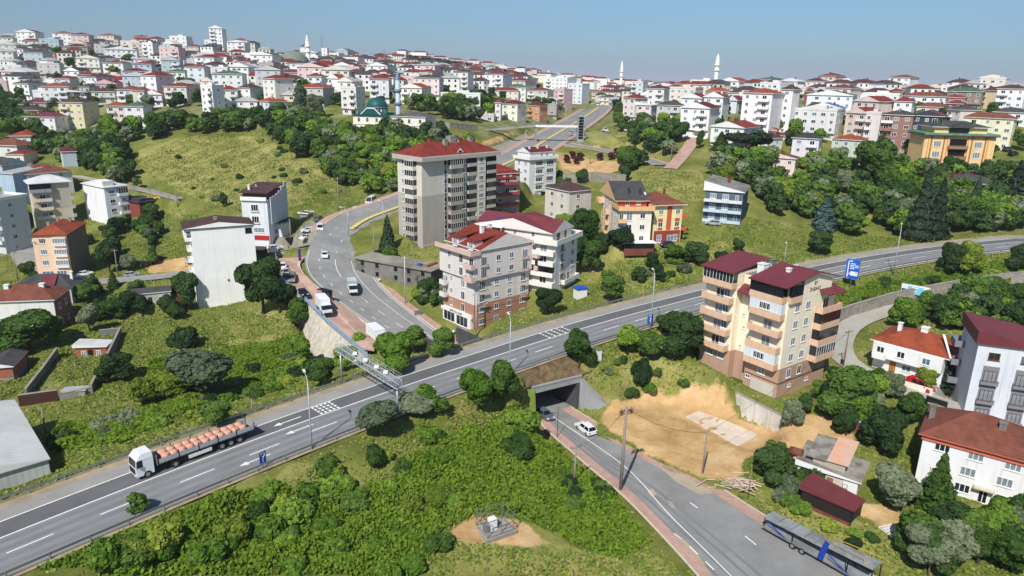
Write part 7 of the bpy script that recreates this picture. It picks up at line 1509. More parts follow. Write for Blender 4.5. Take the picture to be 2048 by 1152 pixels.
PROF = dict(  # length,width,height,belt height,cabin foot (rear,front) and roof (rear,front),side outline
 sedan=(4.5,1.76,1.45,.92,(.35,3.35),(.95,2.65),[(0,.35),(0,.86),(.25,.95),(.7,.96),(3.3,.94),(4.3,.74),(4.5,.6),(4.48,.3),(3.9,.22),(.5,.22)]),
 hatch=(4.0,1.72,1.5,.95,(.12,3.0),(.5,2.3),[(0,.35),(0,.9),(.1,.98),(3.0,.96),(3.85,.76),(4.0,.6),(3.98,.3),(3.5,.22),(.4,.22)]),
 suv=(4.5,1.85,1.68,1.05,(.1,3.2),(.45,2.55),[(0,.42),(0,.98),(.1,1.06),(3.2,1.05),(4.3,.88),(4.5,.7),(4.48,.36),(3.9,.28),(.5,.28)]),
 van=(4.9,1.9,1.95,1.15,(.06,4.05),(.2,3.25),[(0,.4),(0,1.1),(.06,1.18),(4.0,1.15),(4.75,.95),(4.9,.7),(4.88,.35),(4.2,.25),(.5,.25)]),
 minibus=(6.6,2.1,2.7,1.4,(.06,6.0),(.2,5.2),[(0,.45),(0,1.35),(.06,1.42),(5.9,1.38),(6.5,1.1),(6.6,.75),(6.55,.4),(5.8,.3),(.6,.3)]),
 pickup=(5.2,1.85,1.75,1.05,(2.1,4.0),(2.35,3.45),[(0,.45),(0,.98),(.1,1.0),(4.0,1.02),(5.0,.86),(5.2,.7),(5.18,.4),(4.5,.3),(.5,.3)]))
def ground_z(x,y,z): return z if z is not None else float(z_at(x,y)) + .02
def RZ(px,py,z): return z if not isinstance(z,str) else rz(px,py) + (.17 if z == 'f' else .02)
def car(px,py,hx,hy,kind,colr,label,z=None,cat='car',name=None,group=None):
    """centre of the footprint and a point its nose heads for, both as photo points; z: height of the road there"""
    z = RZ(px,py,z); p = at_z(px,py,z) if z is not None else at(px,py); q = at_z(hx,hy,z) if z is not None else at(hx,hy); a = math.atan2(q[1] - p[1],q[0] - p[0])
    L_,W_,H_,bz,cf,cr_,pr = PROF[kind]; zz = (z + .03) if z is not None else float(z_at(p[0],p[1])) + .06
    if z is None and hx: zz = max(zz,float(z_at(p[0],p[1])) + .34 if kind != 'x' and ROADY(p) else zz)
    r = empty(name or {'van': 'van','minibus': 'minibus','pickup': 'pickup_truck'}.get(kind,'parked_car'),(p[0],p[1],zz),a,label,cat,group); pm = paintm(colr)
    mb = MB(); w = W_ / 2; n = len(pr); X = lambda x: x - L_ / 2
    for s in (-1,1): mb.face([(X(x),s * w * .97,zq) for x,zq in (pr if s < 0 else pr[::-1])])
    for i in range(n): (x0,z0),(x1,z1) = pr[i],pr[(i + 1) % n]; mb.face([(X(x0),-w * .97,z0),(X(x0),w * .97,z0),(X(x1),w * .97,z1),(X(x1),-w * .97,z1)])
    for s in (-1,1): mb.box(X(.4),X(L_ - .4),s * w - .04 * (s > 0),s * w + .04 * (s < 0),.34,bz - .16)
    mb.build('body',pm,r)
    ci,co = w * .92,w * .72; A = [(X(cf[0]),-ci,bz),(X(cf[1]),-ci,bz),(X(cf[1]),ci,bz),(X(cf[0]),ci,bz)]; B = [(X(cr_[0]),-co,H_ - .05),(X(cr_[1]),-co,H_ - .05),(X(cr_[1]),co,H_ - .05),(X(cr_[0]),co,H_ - .05)]
    mb = MB(); mb.hull8(A + B); mb.build('windows',M_cglass,r)
    mb = MB(); mb.hull8([(x * 1.0,y * 1.03,H_ - .06) for x,y,_ in B] + [(x * .96,y * .92,H_) for x,y,_ in B])
    for k in range(4): mb.bar(A[k],B[k],.09)
    for s in (-1,1):
        m_ = .5 if kind != 'minibus' else .45
        for q_ in ((.5,) if kind not in ('van','minibus') else (.3,.62)): mb.bar((X(cf[0] + (cf[1] - cf[0]) * q_),s * ci * 1.0,bz),(X(cr_[0] + (cr_[1] - cr_[0]) * q_),s * co * 1.02,H_ - .05),.08)
        if kind == 'van': mb.hull8([(X(cf[0] + .1),s * (ci + .004),bz + .0),(X(cf[0] + 1.2),s * (ci + .004),bz),(X(cf[0] + 1.2),s * (ci - .05),bz),(X(cf[0] + .1),s * (ci - .05),bz),(X(cr_[0]),s * (co + .02),H_ - .06),(X(cr_[0] + 1.0),s * (co + .02),H_ - .06),(X(cr_[0] + 1.0),s * (co - .05),H_ - .06),(X(cr_[0]),s * (co - .05),H_ - .06)])
    mb.build('roof',pm,r)
    wr = .31 if H_ < 1.6 else .36
    for x in (.85,L_ - .9): [wheel(r,X(x),s * (w - .1),wr) for s in (-1,1)]
    for s in (-1,1):
        mb = MB(); mb.box(L_ / 2 - .22,L_ / 2 - .02,s * w * .72 - .2,s * w * .72 + .2,.62,.8); mb.build('headlight',M_lampg,r); mb = MB(); mb.box(-L_ / 2 - .02,-L_ / 2 + .1,s * w * .78 - .16,s * w * .78 + .16,.7,.9); mb.build('tail_light',M_red,r); mb = MB(); mb.box(X(cf[1]) - .25,X(cf[1]) - .05,s * w - .03,s * (w + .2),bz - .02,bz + .14) if s > 0 else mb.box(X(cf[1]) - .25,X(cf[1]) - .05,-w - .2,-w + .03,bz - .02,bz + .14); mb.build('mirror',pm,r)
    return r
def ROADY(P): return any(line_dist(np.array([P[0]]),np.array([P[1]]),R)[0][0] < w for R,w in ((CMID,9),(LANE_SIDE,3),(LANE_R,2.4),(LANE_HILL,2.4)))
WHT,BLK,SIL,GRY,NVY = (224,226,228),(28,30,36),(164,168,172),(92,96,102),(36,44,78)
car(1588,541,1560,548,'sedan',WHT,'white car driving on the highway behind the cream block',float(zh(1588)),name='car'); car(1171,863,1130,832,'suv',WHT,'white estate car on the underpass road heading for the dark tunnel',UZ,name='car'); car(1089,834,1110,850,'sedan',GRY,'dark grey car coming out of the shadowed underpass',UZ,name='car')
car(650,514,648,540,'sedan',WHT,'white saloon driving down the middle of the curved road','r',name='car'); car(641,461,634,490,'van',WHT,'white delivery van at the kerb where the side street joins the curved road','r','van'); car(617,464,607,480,'sedan',WHT,'white car parked nose-in behind the white van, nearer the shops'); car(612,478,606,492,'sedan',WHT,'white car parked on the paving before the motorcycle')
car(637,442,650,430,'suv',GRY,'dark grey car parked by the stone-clad shop'); car(742,409,718,424,'minibus',WHT,'white minibus parked at the outer kerb of the curved road','r','minibus'); car(772,401,790,393,'sedan',BLK,'black car parked behind the white minibus','r'); car(550,501,580,497,'sedan',WHT,'white car standing in front of the red sign shop')
car(566,537,563,560,'sedan',WHT,'white car parked first in the row on the brick forecourt','f'); car(573,549,568,570,'hatch',SIL,'silver-blue car in the middle of the row on the brick forecourt','f'); car(584,562,580,580,'van',(128,120,112),'brownish grey people carrier last in the row on the brick forecourt','f'); car(607,590,625,612,'sedan',BLK,'black car parked beside the blue railing, before the white lorry','f')
car(757,512,755,490,'suv',BLK,'dark car parked at the foot of the grey tower, beside the cypress'); car(1085,281,1070,291,'sedan',WHT,'white car coming down the avenue below the footbridge',20.9,name='car'); car(1141,267,1150,262,'sedan',SIL,'silver car under the footbridge, in the right carriageway',23.7,name='car'); car(1195,226,1210,218,'hatch',SIL,'silver car climbing the avenue above the footbridge tower',28.0,name='car')
car(1210,263,1235,264,'pickup',WHT,'white pickup truck parked on the grassy track right of the footbridge tower',None,'pickup'); car(1256,263,1280,264,'hatch',WHT,'white car parked on the grassy track right of the white pickup'); car(1394,258,1393,245,'sedan',(120,96,80),'brown car parked at the top of the brick lane'); car(1333,493,1310,494,'hatch',NVY,'dark blue car parked beside the yellow striped house'); car(1426,450,1400,448,'sedan',SIL,'silver car parked in front of the blue-grey house')
car(1839,779,1862,791,'van',(176,24,34),'red van parked on the pale lane by the long red-roofed house',None,'van'); car(297,531,310,522,'sedan',BLK,'black car parked on the bare earth by the lower street, front one'); car(319,521,333,512,'sedan',(60,34,36),'dark maroon car parked behind the black one on bare earth'); car(264,553,290,548,'hatch',SIL,'silver car driving along the lower street'); car(170,551,196,547,'sedan',WHT,'white car in the gateway right of the peach block'); car(387,525,400,520,'sedan',WHT,'white car half hidden behind the blank white wall'); car(2014,302,2030,297,'suv',(58,70,96),'dark blue car parked beside the yellow school-like block'); car(2026,311,2042,307,'suv',BLK,'black car parked nearest the frame edge beside the ornate block'); car(308,398,322,394,'sedan',(216,186,40),'yellow taxi parked by the dark cottage on the meadow track')
def frame(px,py,hx,hy,z,name,label,cat):
    z = RZ(px,py,z); p = at_z(px,py,z); q = at_z(hx,hy,z); return empty(name,(p[0],p[1],z + .03),math.atan2(q[1] - p[1],q[0] - p[0]),label,cat)
def lorry(px,py,hx,hy,z,label,boxc,canvas=False):
    r = frame(px,py,hx,hy,z,'lorry',label,'lorry'); L_,W_ = (7.2,2.35) if not canvas else (6.2,2.2); x0 = -L_ / 2; ct = x0 + L_ - 1.75; wp = paintm(WHT); top = 3.3 if not canvas else 2.7
    mb = MB(); mb.box(x0,ct - .1,-W_ / 2,W_ / 2,.95,top); mb.build('cargo_box',mat('lorry box %d' % boxc[0],boxc,.5,.05),r)
    mb = MB(); mb.box(x0,ct + 1.5,-.5,.5,.5,.93); mb.build('chassis',M_black,r); c = W_ / 2 - .08
    mb = MB(); mb.hull8([(ct,-c,.5),(ct + 1.75,-c,.5),(ct + 1.75,c,.5),(ct,c,.5),(ct,-c,1.35),(ct + 1.72,-c,1.35),(ct + 1.72,c,1.35),(ct,c,1.35)]); mb.hull8([(ct,-c,1.352),(ct + .5,-c,1.352),(ct + .5,c,1.352),(ct,c,1.352),(ct,-c,2.25),(ct + .45,-c,2.25),(ct + .45,c,2.25),(ct,c,2.25)]); mb.box(ct,ct + 1.2,-c,c,2.252,2.36); mb.build('cab',wp,r)
    mb = MB(); mb.hull8([(ct + .5,-c * .97,1.353),(ct + 1.66,-c * .97,1.353),(ct + 1.66,c * .97,1.353),(ct + .5,c * .97,1.353),(ct + .45,-c * .95,2.25),(ct + 1.2,-c * .95,2.25),(ct + 1.2,c * .95,2.25),(ct + .45,c * .95,2.25)]); mb.build('windscreen',M_cglass,r)
    for s in (-1,1): mb = MB(); mb.box(ct + 1.74,ct + 1.79,s * .75 - .18,s * .75 + .18,.7,.95); mb.build('headlight',M_lampg,r); [wheel(r,x,s * (W_ / 2 - .16),.42,.28) for x in (x0 + 1.4,ct + .75)]
    mb = MB(); mb.box(ct + 1.74,ct + 1.8,-.8,.8,.45,.64); mb.build('bumper',M_black,r)
    if canvas: mb = MB(); [mb.box(x0 + .3 + i * .9,x0 + .4 + i * .9,-W_ / 2 + .1,W_ / 2 - .1,top + .1,top + .2) for i in range(4)]; mb.box(x0 + .2,ct - .3,-W_ / 2 + .1,-W_ / 2 + .18,top + .02,top + .22); mb.box(x0 + .2,ct - .3,W_ / 2 - .18,W_ / 2 - .1,top + .02,top + .22); mb.build('roof_rack',M_white,r); mb = MB(); mb.box(x0 - .02,ct - .08,-W_ / 2 - .03,W_ / 2 + .03,.93,1.45); mb.build('side_board',M_white,r)
lorry(648,622,664,642,'f','white box lorry parked on the brick forecourt beside the bus shelter',WHT); lorry(755,683,785,706,'f','larger white box lorry half hidden by trees at the end of the forecourt',WHT); lorry(705,583,709,596,'r','small lorry with a pale green canvas load driving on the curved road',(140,164,164),True); lorry(1196,212,1180,221,30.6,'white and grey lorry coming down at the avenue crest',(150,156,160))
# the flatbed lorry on the highway with its load of orange bulk bags
def flatbed():
    a,b = hw_s(262,968),hw_s(508,878); P = lambda s,o: np.array([np.interp(s,HS,offset_line(HWF,o)[:,k]) for k in range(3)]); A,B = P(a,1.75),P(a + 16.4,1.75); d = A - B
    r = empty('flatbed_lorry',(A[0],A[1],A[2] + .03),math.atan2(d[1],d[0]),'white articulated flatbed lorry carrying orange sacks along the highway','lorry'); wp = paintm(WHT); al = mat('dropside aluminium',(186,188,190),.4,.08,metal=.3,stripes=('Z',.2,.12))
    mb = MB(); mb.hull8([(-2.2,-1.2,.5),(0,-1.2,.5),(0,1.2,.5),(-2.2,1.2,.5),(-2.2,-1.2,1.75),(.02,-1.2,1.75),(.02,1.2,1.75),(-2.2,1.2,1.75)]); mb.hull8([(-2.2,-1.2,1.752),(-1.15,-1.2,1.752),(-1.15,1.2,1.752),(-2.2,1.2,1.752),(-2.2,-1.18,2.75),(-1.2,-1.18,2.75),(-1.2,1.18,2.75),(-2.2,1.18,2.75)]); mb.hull8([(-2.2,-1.2,2.752),(-.15,-1.2,2.752),(-.15,1.2,2.752),(-2.2,1.2,2.752),(-2.15,-1.05,3.5),(-.75,-1.05,3.5),(-.75,1.05,3.5),(-2.15,1.05,3.5)]); mb.build('cab',wp,r)
    mb = MB(); mb.hull8([(-1.15,-1.17,1.753),(-.0,-1.17,1.753),(-.0,1.17,1.753),(-1.15,1.17,1.753),(-1.2,-1.15,2.75),(-.14,-1.15,2.75),(-.14,1.15,2.75),(-1.2,1.15,2.75)]); mb.build('windscreen',M_cglass,r); mb = MB(); mb.box(-1.2,-.9,-1.19,-1.15,1.76,2.74); mb.box(-1.2,-.9,1.15,1.19,1.76,2.74); mb.bar((-.02,-1.17,1.75),(-.15,-1.15,2.75),.1); mb.bar((-.02,1.17,1.75),(-.15,1.15,2.75),.1); mb.build('pillar',wp,r)
    mb = MB(); mb.box(-1.3,-.8,-.4,.4,3.503,3.56); mb.build('roof_hatch',wp,r); mb = MB(); mb.box(.03,.07,-.9,.9,.8,1.6); mb.build('grille',M_black,r)
    for s in (-1,1): mb = MB(); mb.box(.02,.1,s * .9 - .22,s * .9 + .22,.6,.82); mb.build('headlight',M_lampg,r); mb = MB(); mb.box(-.3,-.1,s * 1.42 - .1,s * 1.42 + .1,1.9,2.5); mb.build('mirror',M_black,r); wheel(r,-1.35,s * 1.05,.5,.32); wheel(r,-4.9,s * 1.02,.5,.5); mb = MB(); mb.box(-5.5,-4.3,s * 1.02 - .28,s * 1.02 + .28,1.03,1.1); mb.build('mudguard',M_black,r); [wheel(r,x,s * 1.0,.5,.4) for x in (-11.4,-12.7,-14.0)]; mb = MB(); mb.box(-9.9,-6.7,s * 1.2 - .04,s * 1.2 + .04,.55,1.0); mb.build('side_guard',M_white,r)
    mb = MB(); mb.box(-6.3,-1.5,-.45,.45,.55,.95); mb.box(-15.6,-3.4,-.5,.5,.85,1.2); mb.box(-3.0,-2.35,-1.1,-.5,.5,1.1); mb.build('chassis',M_black,r); mb = MB(); mb.box(-16.3,-2.75,-1.24,1.24,1.25,1.42); mb.build('deck',mat('worn deck boards',(110,100,88),.9,.2),r); mb = MB(); mb.box(-2.72,-2.6,-1.24,1.24,1.25,2.6); mb.build('headboard',M_metal,r)
    for s in (-1,1):
        for i in range(5): x0 = -16.25 + i * 2.7; mb = MB(); mb.box(x0 + .06,x0 + 2.62,s * 1.26 - .03,s * 1.26 + .03,1.43,2.05); mb.build('side_board',al,r)
        for i in range(6): x0 = -16.25 + i * 2.7; mb = MB(); mb.box(x0 - .05,x0 + .05,s * 1.26 - .06,s * 1.26 + .06,1.3,2.45); mb.build('stake',M_black,r)
    mb = MB(); mb.box(-16.33,-16.27,-1.2,1.2,1.43,2.05); mb.build('tailboard',al,r)
    bm = MB(); bm.lathe([(.5,0),(.55,.12),(.56,.62),(.5,.78),(.2,.84),(.02,.84)],10); bmesh_ = bm.mesh('bulk bag',[mat('orange woven sack',(208,156,132),.9,.15,1.5)]); M = r.matrix_basis
    for i in range(11):
        for s in (-.58,.58): v = M @ Vector((-4.0 - i * 1.08 + _vr.uniform(-.06,.06),s,1.43)); o = link('bulk_bag',bmesh_,None,v,(0,0,_vr.uniform(0,6))); tag(o,'orange woven bulk bag loaded in two rows on the flatbed lorry','sack','orange bags on the flatbed lorry')
    t = MB(); t.tube([(0,0,.02),(0,0,.32)],.5,14); tag(t.build('spare_tyre',M_tyre,None,M @ Vector((-15.4,.3,1.44))),'black spare tyre lying at the tail of the flatbed lorry','tyre')
flatbed()
def transporter():
    P0,P1 = at_z(1533,1058,UZ),at_z(1700,1152,UZ); d = P1 - P0; d /= np.linalg.norm(d); r = empty('car_transporter',(P0[0],P0[1],UZ + .03),math.atan2(d[1],d[0]),'empty grey car transporter trailer with blue ramps parked at the kerb of the lower road','trailer'); g = mat('dusty transporter steel',(142,146,148),.7,.2,.8,spots=.6); bl = mat('blue ramp paint',(30,62,156),.5,.08)
    mb = MB(); mb.box(0,15.5,-1.2,1.2,.75,.95); [mb.bar((0,s * 1.22,1.0),(15.5,s * 1.22,1.0),.12) for s in (-1,1)]; mb.build('lower_deck',g,r)
    mb = MB(); mb.hull8([(-.1,.2 - 1.3,2.2),(9,.2 - 1.3,2.5),(9,1.2,2.5),(-.1,1.2,2.2),(-.1,-1.1,2.32),(9,-1.1,2.62),(9,1.2,2.62),(-.1,1.2,2.32)]); mb.hull8([(9.1,-1.1,2.9),(15,-1.1,3.2),(15,1.2,3.2),(9.1,1.2,2.9),(9.1,-1.1,3.02),(15,-1.1,3.32),(15,1.2,3.32),(9.1,1.2,3.02)]); [mb.box(x,x + .1,-1.1,1.2,2.6 + x * .025,2.68 + x * .025) for x in (2,4,6,7.5)]; mb.build('upper_deck',g,r)
    for x in (.2,4.5,8.8,12,15):
        for s in (-1,1): mb = MB(); mb.bar((x,s * 1.18,.95),(x,s * 1.12,2.3 if x < 9 else 2.95),.12); mb.build('post',M_black,r)
    for x0,x1 in ((.6,3.4),(9.4,12)): mb = MB(); mb.hull8([(x0,-1.3,2.1),(x0 + .4,-1.3,2.1),(x0 + .4,-1.22,2.1),(x0,-1.22,2.1),(x1,-1.3,1.0),(x1 + .4,-1.3,1.0),(x1 + .4,-1.22,1.0),(x1,-1.22,1.0)]); mb.build('ramp',bl,r)
    mb = MB(); mb.hull8([(8.2,-1.42,1.0),(9,-1.42,1.0),(9,-1.34,1.0),(8.2,-1.34,1.0),(8.9,-1.42,4.0),(9.5,-1.42,3.8),(9.5,-1.34,3.8),(8.9,-1.34,4.0)]); mb.build('raised_ramp',bl,r)
    for x in (4.6,6.0): [wheel(r,x,s * 1.05,.45,.35) for s in (-1,1)]
    mb = MB(); [mb.bar((9 + i * 1.2,-.9,3.15),(9 + i * 1.2,-.9,4.0),.05) for i in range(5)]; mb.bar((9,-.9,4.0),(13.8,-.9,4.1),.05); mb.bar((9.5,1.3,3.2),(15,1.3,3.9),.08); mb.build('handrail',mat('yellowish rail',(186,150,70),.6),r)
transporter()
# ------------------------------------------------------------------ street furniture
def base_at(px,py,z):
    z = RZ(px,py,z); return at_z(px,py,z) if z is not None else at(px,py)
def lamp(px,py,z,top,hx,hy,label,arms=1,name='street_lamp'):
    """arm reaches towards photo point (hx, hy) on the road"""
    p = base_at(px,py,z); h = z_over(p[0],p[1],top) - p[2]; q = base_at(hx,hy,z); a = math.atan2(q[1] - p[1],q[0] - p[0]); r = empty(name,tuple(p),a,label,'street lamp'); mb = MB(); mb.tube([(0,0,-.6),(0,0,h * .5),(0,0,h - .9)],[.13,.1,.07],8); mb.build('pole',M_lamp,r)
    for k in range(arms): s = 1 - 2 * k; mb = MB(); mb.tube([(0,0,h - .9),(s * .5,0,h - .35),(s * 1.6,0,h)],.06,6); mb.build('arm',M_lamp,r); mb = MB(); mb.box(s * 1.5 if s > 0 else -2.4,2.4 if s > 0 else -1.5,-.16,.16,h - .06,h + .1); mb.build('lamp_head',M_white,r)
lamp(624,897,-.2,752,600,850,'grey street lamp on the highway shoulder right of the flatbed lorry'); lamp(1019,752,-.2,634,1000,715,'grey street lamp behind the round bright tree at the highway edge'); lamp(1301,659,.4,543,1280,630,'tall street lamp at the highway edge beside a small blue sign'); lamp(1787,545,4.5,450,1780,520,'slim street lamp on the highway bank right of the big blue sign'); lamp(1568,528,None,483,1560,545,'shorter street lamp on the far verge behind the cream block'); lamp(2042,508,8,412,2035,490,'street lamp at the frame edge of the highway')
lamp(697,466,'f',414,720,466,'double-armed street lamp on the yellow median kerb',2); lamp(767,458,6,402,740,450,'single street lamp at the inner kerb beside the grey tower'); lamp(1050,310,19,262,1075,300,'street lamp on the stone slope side of the avenue'); lamp(1130,262,24.2,205,1150,262,'street lamp on the avenue median behind the footbridge')
def upole(px,py,z,top,label,arm=True,m=None,rad=.16,extra=None):
    p = base_at(px,py,z); h = z_over(p[0],p[1],top) - p[2]; r = empty('utility_pole',tuple(p),.4,label,'pole'); mb = MB(); mb.tube([(0,0,-.6),(0,0,h)],[rad,rad * .7],8); mb.build('pole',m or M_pole,r)
    if arm: mb = MB(); mb.box(-.9,.9,-.07,.07,h - .5,h - .36); mb.build('crossarm',m or M_pole,r); [mb_ for mb_ in ()]
    if arm:
        for x in (-.8,0,.8): mb = MB(); mb.tube([(x,0,h - .35),(x,0,h - .1)],.05,6); mb.build('insulator',M_brownf,r)
    if extra: extra(r,h)
    return p,h
def rings(r,h):
    for i,x in enumerate((-.7,.1,.9)): mb = MB(); pts = [(x + .42 * math.cos(a),.1,h - .9 + .42 * math.sin(a)) for a in np.linspace(0,6.28,13)]; mb.tube(pts,.05,5,cap=False); mb.build('cable_coil',roofm('rust'),r); mb = MB(); mb.box(x - .15,x + .15,-.05,.25,h - 1.1,h - .6); mb.build('fuse_box',M_brownf,r)
P1_,h1 = upole(1241,980,UZ,814,'tall concrete power pole with three brown coils, at the lower road beside the brambles',True,None,.27,rings); P2_,h2 = upole(1405,948,-8.6,862,'concrete pole standing at the edge of the dirt building lot',False); P3_,h3 = upole(1148,973,None,890,'short concrete pole standing in the brambles',True,None,.2); upole(1114,878,None,812,'thin dark post beside the underpass wing wall',False,M_black,.06); P4_,h4 = upole(1496,995,None,930,'thin wooden pole beside the heap of pale planks',False,M_wood,.09); P5_,h5 = upole(1686,735,None,660,'wooden pole on the pale lane beside the cream block',True,M_wood); upole(1856,1150,None,1098,'wooden pole above the car transporter near the garden trees',False,M_wood)
upole(92,868,None,815,'pole in the weeds beside the white sheet-metal shed',False); PA,ha = upole(236,551,None,498,'pole on the lower street beside the silver car'); PB,hb = upole(36,562,None,503,'pole on the valley street nearest the frame edge'); upole(52,488,None,447,'pole beside the asphalt yard of the valley'); upole(355,413,None,375,'pole at the end of the meadow track wall',False); upole(372,534,None,498,'thin pole beside the bare earth parking',False,M_wood,.08); PC,hc = upole(678,424,'f',354,'tall power pole at the outer kerb under the meadow hill'); upole(749,518,'f',452,'power pole at the inner kerb right of the double lamp'); upole(811,608,'f',512,'white pole with brackets before the unfinished building',True,M_lamp); upole(952,679,None,586,'white pole with a camera beside the two-tone block',True,M_lamp); upole(582,486,None,437,'pole in front of the green-edged annex',False); upole(1180,330,None,280,'slim lamp-like pole on the dirt verge below the slip road',False); upole(1342,322,None,288,'pole at the foot of the brick lane',False); upole(1313,250,None,205,'pole among the dark trees by the brick lane',False); upole(505,827,None,798,'short white-capped post behind the highway guardrail',False)
def wire(a,ha_,b,hb_,label):
    a,b = np.array(a) + (0,0,ha_ - .2),np.array(b) + (0,0,hb_ - .2); o = empty('power_cable',tuple(a),0,label,'cable'); mb = MB(); mb.tube([(b - a) * q + np.array([0,0,-1.2 * 4 * q * (1 - q)]) for q in np.linspace(0,1,9)],.025,4); mb.build('strand',M_black,o)
wire(P1_,h1,P2_,h2,'power cable from the coil-topped pole to the pole on the dirt lot'); wire(P2_,h2,P5_,h5,'power cable from the dirt lot pole towards the pale lane'); wire(P3_,h3,P1_,h1,'power cable over the lower road to the coil-topped pole'); wire(PA,ha,PB,hb,'power cable sagging along the lower street past the peach block')
# gantry over the highway
g1,g2 = at_z(684,769,-.4),at_z(796,836,-.6); gt = z_over(g1[0],g1[1],705) ; gt2 = z_over(g2[0],g2[1],776); r = empty('gantry',tuple(g1),0,'galvanised lattice gantry with cameras spanning the highway','gantry'); o = g1
for p,zt in ((g1,gt),(g2,gt2)): mb = MB(); mb.tube([p - o + (0,0,-1),np.array([*(p - o)[:2],zt - o[2]])],.2,10); mb.build('leg',M_metal,r)
A_,B_ = np.array([*(g1 - o)[:2],gt - o[2] + .2]),np.array([*(g2 - o)[:2],gt2 - o[2] + .2]); d = (B_ - A_) / np.linalg.norm(B_ - A_); A_ = A_ - d * .6; B_ = B_ + d * .5; sd = np.array([-d[1],d[0],0]) * .55; up = np.array([0,0,1.1]); mb = MB()
for s in (-1,1):
    for u in (0,1): mb.bar(A_ + sd * s + up * u,B_ + sd * s + up * u,.12)
n = 16
for i in range(n + 1):
    c = A_ + (B_ - A_) * i / n
    for s in (-1,1): mb.bar(c + sd * s,c + sd * s + up,.07)
    for u in (0,1): mb.bar(c - sd + up * u,c + sd + up * u,.06)
    if i < n: c2 = A_ + (B_ - A_) * (i + 1) / n; mb.bar(c + sd * -1,c2 + sd * -1 + up,.06); mb.bar(c + sd,c2 + sd + up,.06); mb.bar(c + sd + up,c2 - sd + up,.06)
mb.build('lattice_beam',M_lamp,r); mb = MB(); [mb.bar(A_ + up * q + sd,B_ + up * q + sd,.05) for q in (1.5,1.9)]; [mb.bar(A_ + (B_ - A_) * i / 8 + up + sd,A_ + (B_ - A_) * i / 8 + up * 1.9 + sd,.05) for i in range(9)]; mb.build('handrail',M_lamp,r)
for q in (.3,.48,.66,.8): c = A_ + (B_ - A_) * q; mb = MB(); mb.box(c[0] - .35,c[0] + .35,c[1] - .3,c[1] + .3,c[2] + 1.15,c[2] + 1.5); mb.build('camera',M_white,r)
M_bsign = mat('blue sign',(18,92,200),.5,.04)
def board(px,py,z,yaw,w,z0,z1,name,label,cat,mface,deco=None,legs=1):
    p = base_at(px,py,z); r = empty(name,tuple(p),yaw,label,cat); mb = MB(); xs = (0,) if legs == 1 else (-w * .3,w * .3)
    for x in xs: mb = MB(); mb.tube([(x,.1,-1),(x,.1,z1 - .1)],.1 if w > 2 else .05,8); mb.build('post',M_metal,r)
    mb = MB(); mb.box(-w / 2,w / 2,-.06,.02,z0,z1); mb.build('panel',mface,r)
    if deco: mb = MB(); deco(mb,w,z0,z1); mb.build('sign_marks',[M_white,M_black,mat('pale billboard blue',(110,190,214),.6),M_bsign],r)
def marks_big(mb,w,z0,z1):
    b = lambda x0,x1,a,c,m=0: mb.box(x0,x1,-.085,-.063,a,c,m); H_ = z1 - z0
    b(-w * .38,-w * .3,z0 + H_ * .06,z0 + H_ * .86); mb.hull8([(-w * .32,-.085,z0 + H_ * .16),(-w * .12,-.085,z0 + H_ * .28),(-w * .12,-.063,z0 + H_ * .28),(-w * .32,-.063,z0 + H_ * .16),(-w * .32,-.085,z0 + H_ * .2),(-w * .14,-.085,z0 + H_ * .32),(-w * .14,-.063,z0 + H_ * .32),(-w * .32,-.063,z0 + H_ * .2)])
    b(-w * .14,w * .42,z0 + H_ * .16,z0 + H_ * .38); b(w * .24,w * .36,z0 + H_ * .3,z0 + H_ * .34,1)
    for i,ws in enumerate(((.38,),(.26,.34),(.3,.28),(.34,))):
        x = -w * .2
        for v in ws: b(x,x + w * v,z0 + H_ * (.76 - i * .085),z0 + H_ * (.8 - i * .085)); x += w * (v + .04)
    b(-w * .36,-w * .05,z0 + H_ * .88,z0 + H_ * .93)
board(1699,577,None,-.72,3.1,2.6,7.4,'road_sign','big blue road sign with white arrow and place names on the highway bank','road sign',M_bsign,marks_big)
def marks_small(mb,w,z0,z1): mb.box(-w * .06,w * .1,-.085,-.063,z0 + .3,z1 - .7); mb.bar((0,-.07,z0 + .95),(-w * .3,-.07,z1 - .4),.14,.02); mb.bar((0,-.07,z0 + .95),(w * .3,-.07,z1 - .4),.14,.02); mb.box(-w * .3,w * .3,-.085,-.063,z1 - .3,z1 - .15)
board(1299,655,.4,.35,1.3,.9,2.9,'road_sign','small blue fork-arrow sign at the foot of a highway lamp','road sign',M_bsign,marks_small); board(527,937,-.1,1.2,1.2,.7,2.5,'road_sign','small blue arrow sign at the highway edge opposite the flatbed lorry','road sign',M_bsign,marks_small)
def marks_bill(mb,w,z0,z1):
    b = lambda x0,x1,a,c,m: mb.box(x0 * w,x1 * w,-.085,-.063,z0 + (z1 - z0) * a,z0 + (z1 - z0) * c,m); b(-.27,.27,.04,.84,2); b(-.48,-.3,.04,.46,1); b(.28,.42,.04,.6,1); b(.46,.48,.04,.96,1); mb.box(-.12 * w,.12 * w,-.1,-.088,z0 + 1.5,z0 + 1.75,0); mb.box(-.16 * w,.08 * w,-.1,-.088,z0 + .7,z0 + .85,0)
board(1827,601,None,-.72,6.4,1.6,3.9,'billboard','white and sky-blue billboard on a post beside the pale lane','billboard',M_white,marks_bill); board(600,524,'f',.9,.8,.4,3.6,'banner','purple feather banner on the corner of the brick forecourt','banner',mat('purple banner',(96,70,150),.7)); board(548,512,None,.5,2.6,1.2,2.7,'shop_board','white board with pink print at the side street corner','sign',M_white,lambda mb,w,z0,z1: mb.box(-w * .4,w * .1,-.085,-.063,z1 - .6,z1 - .15))
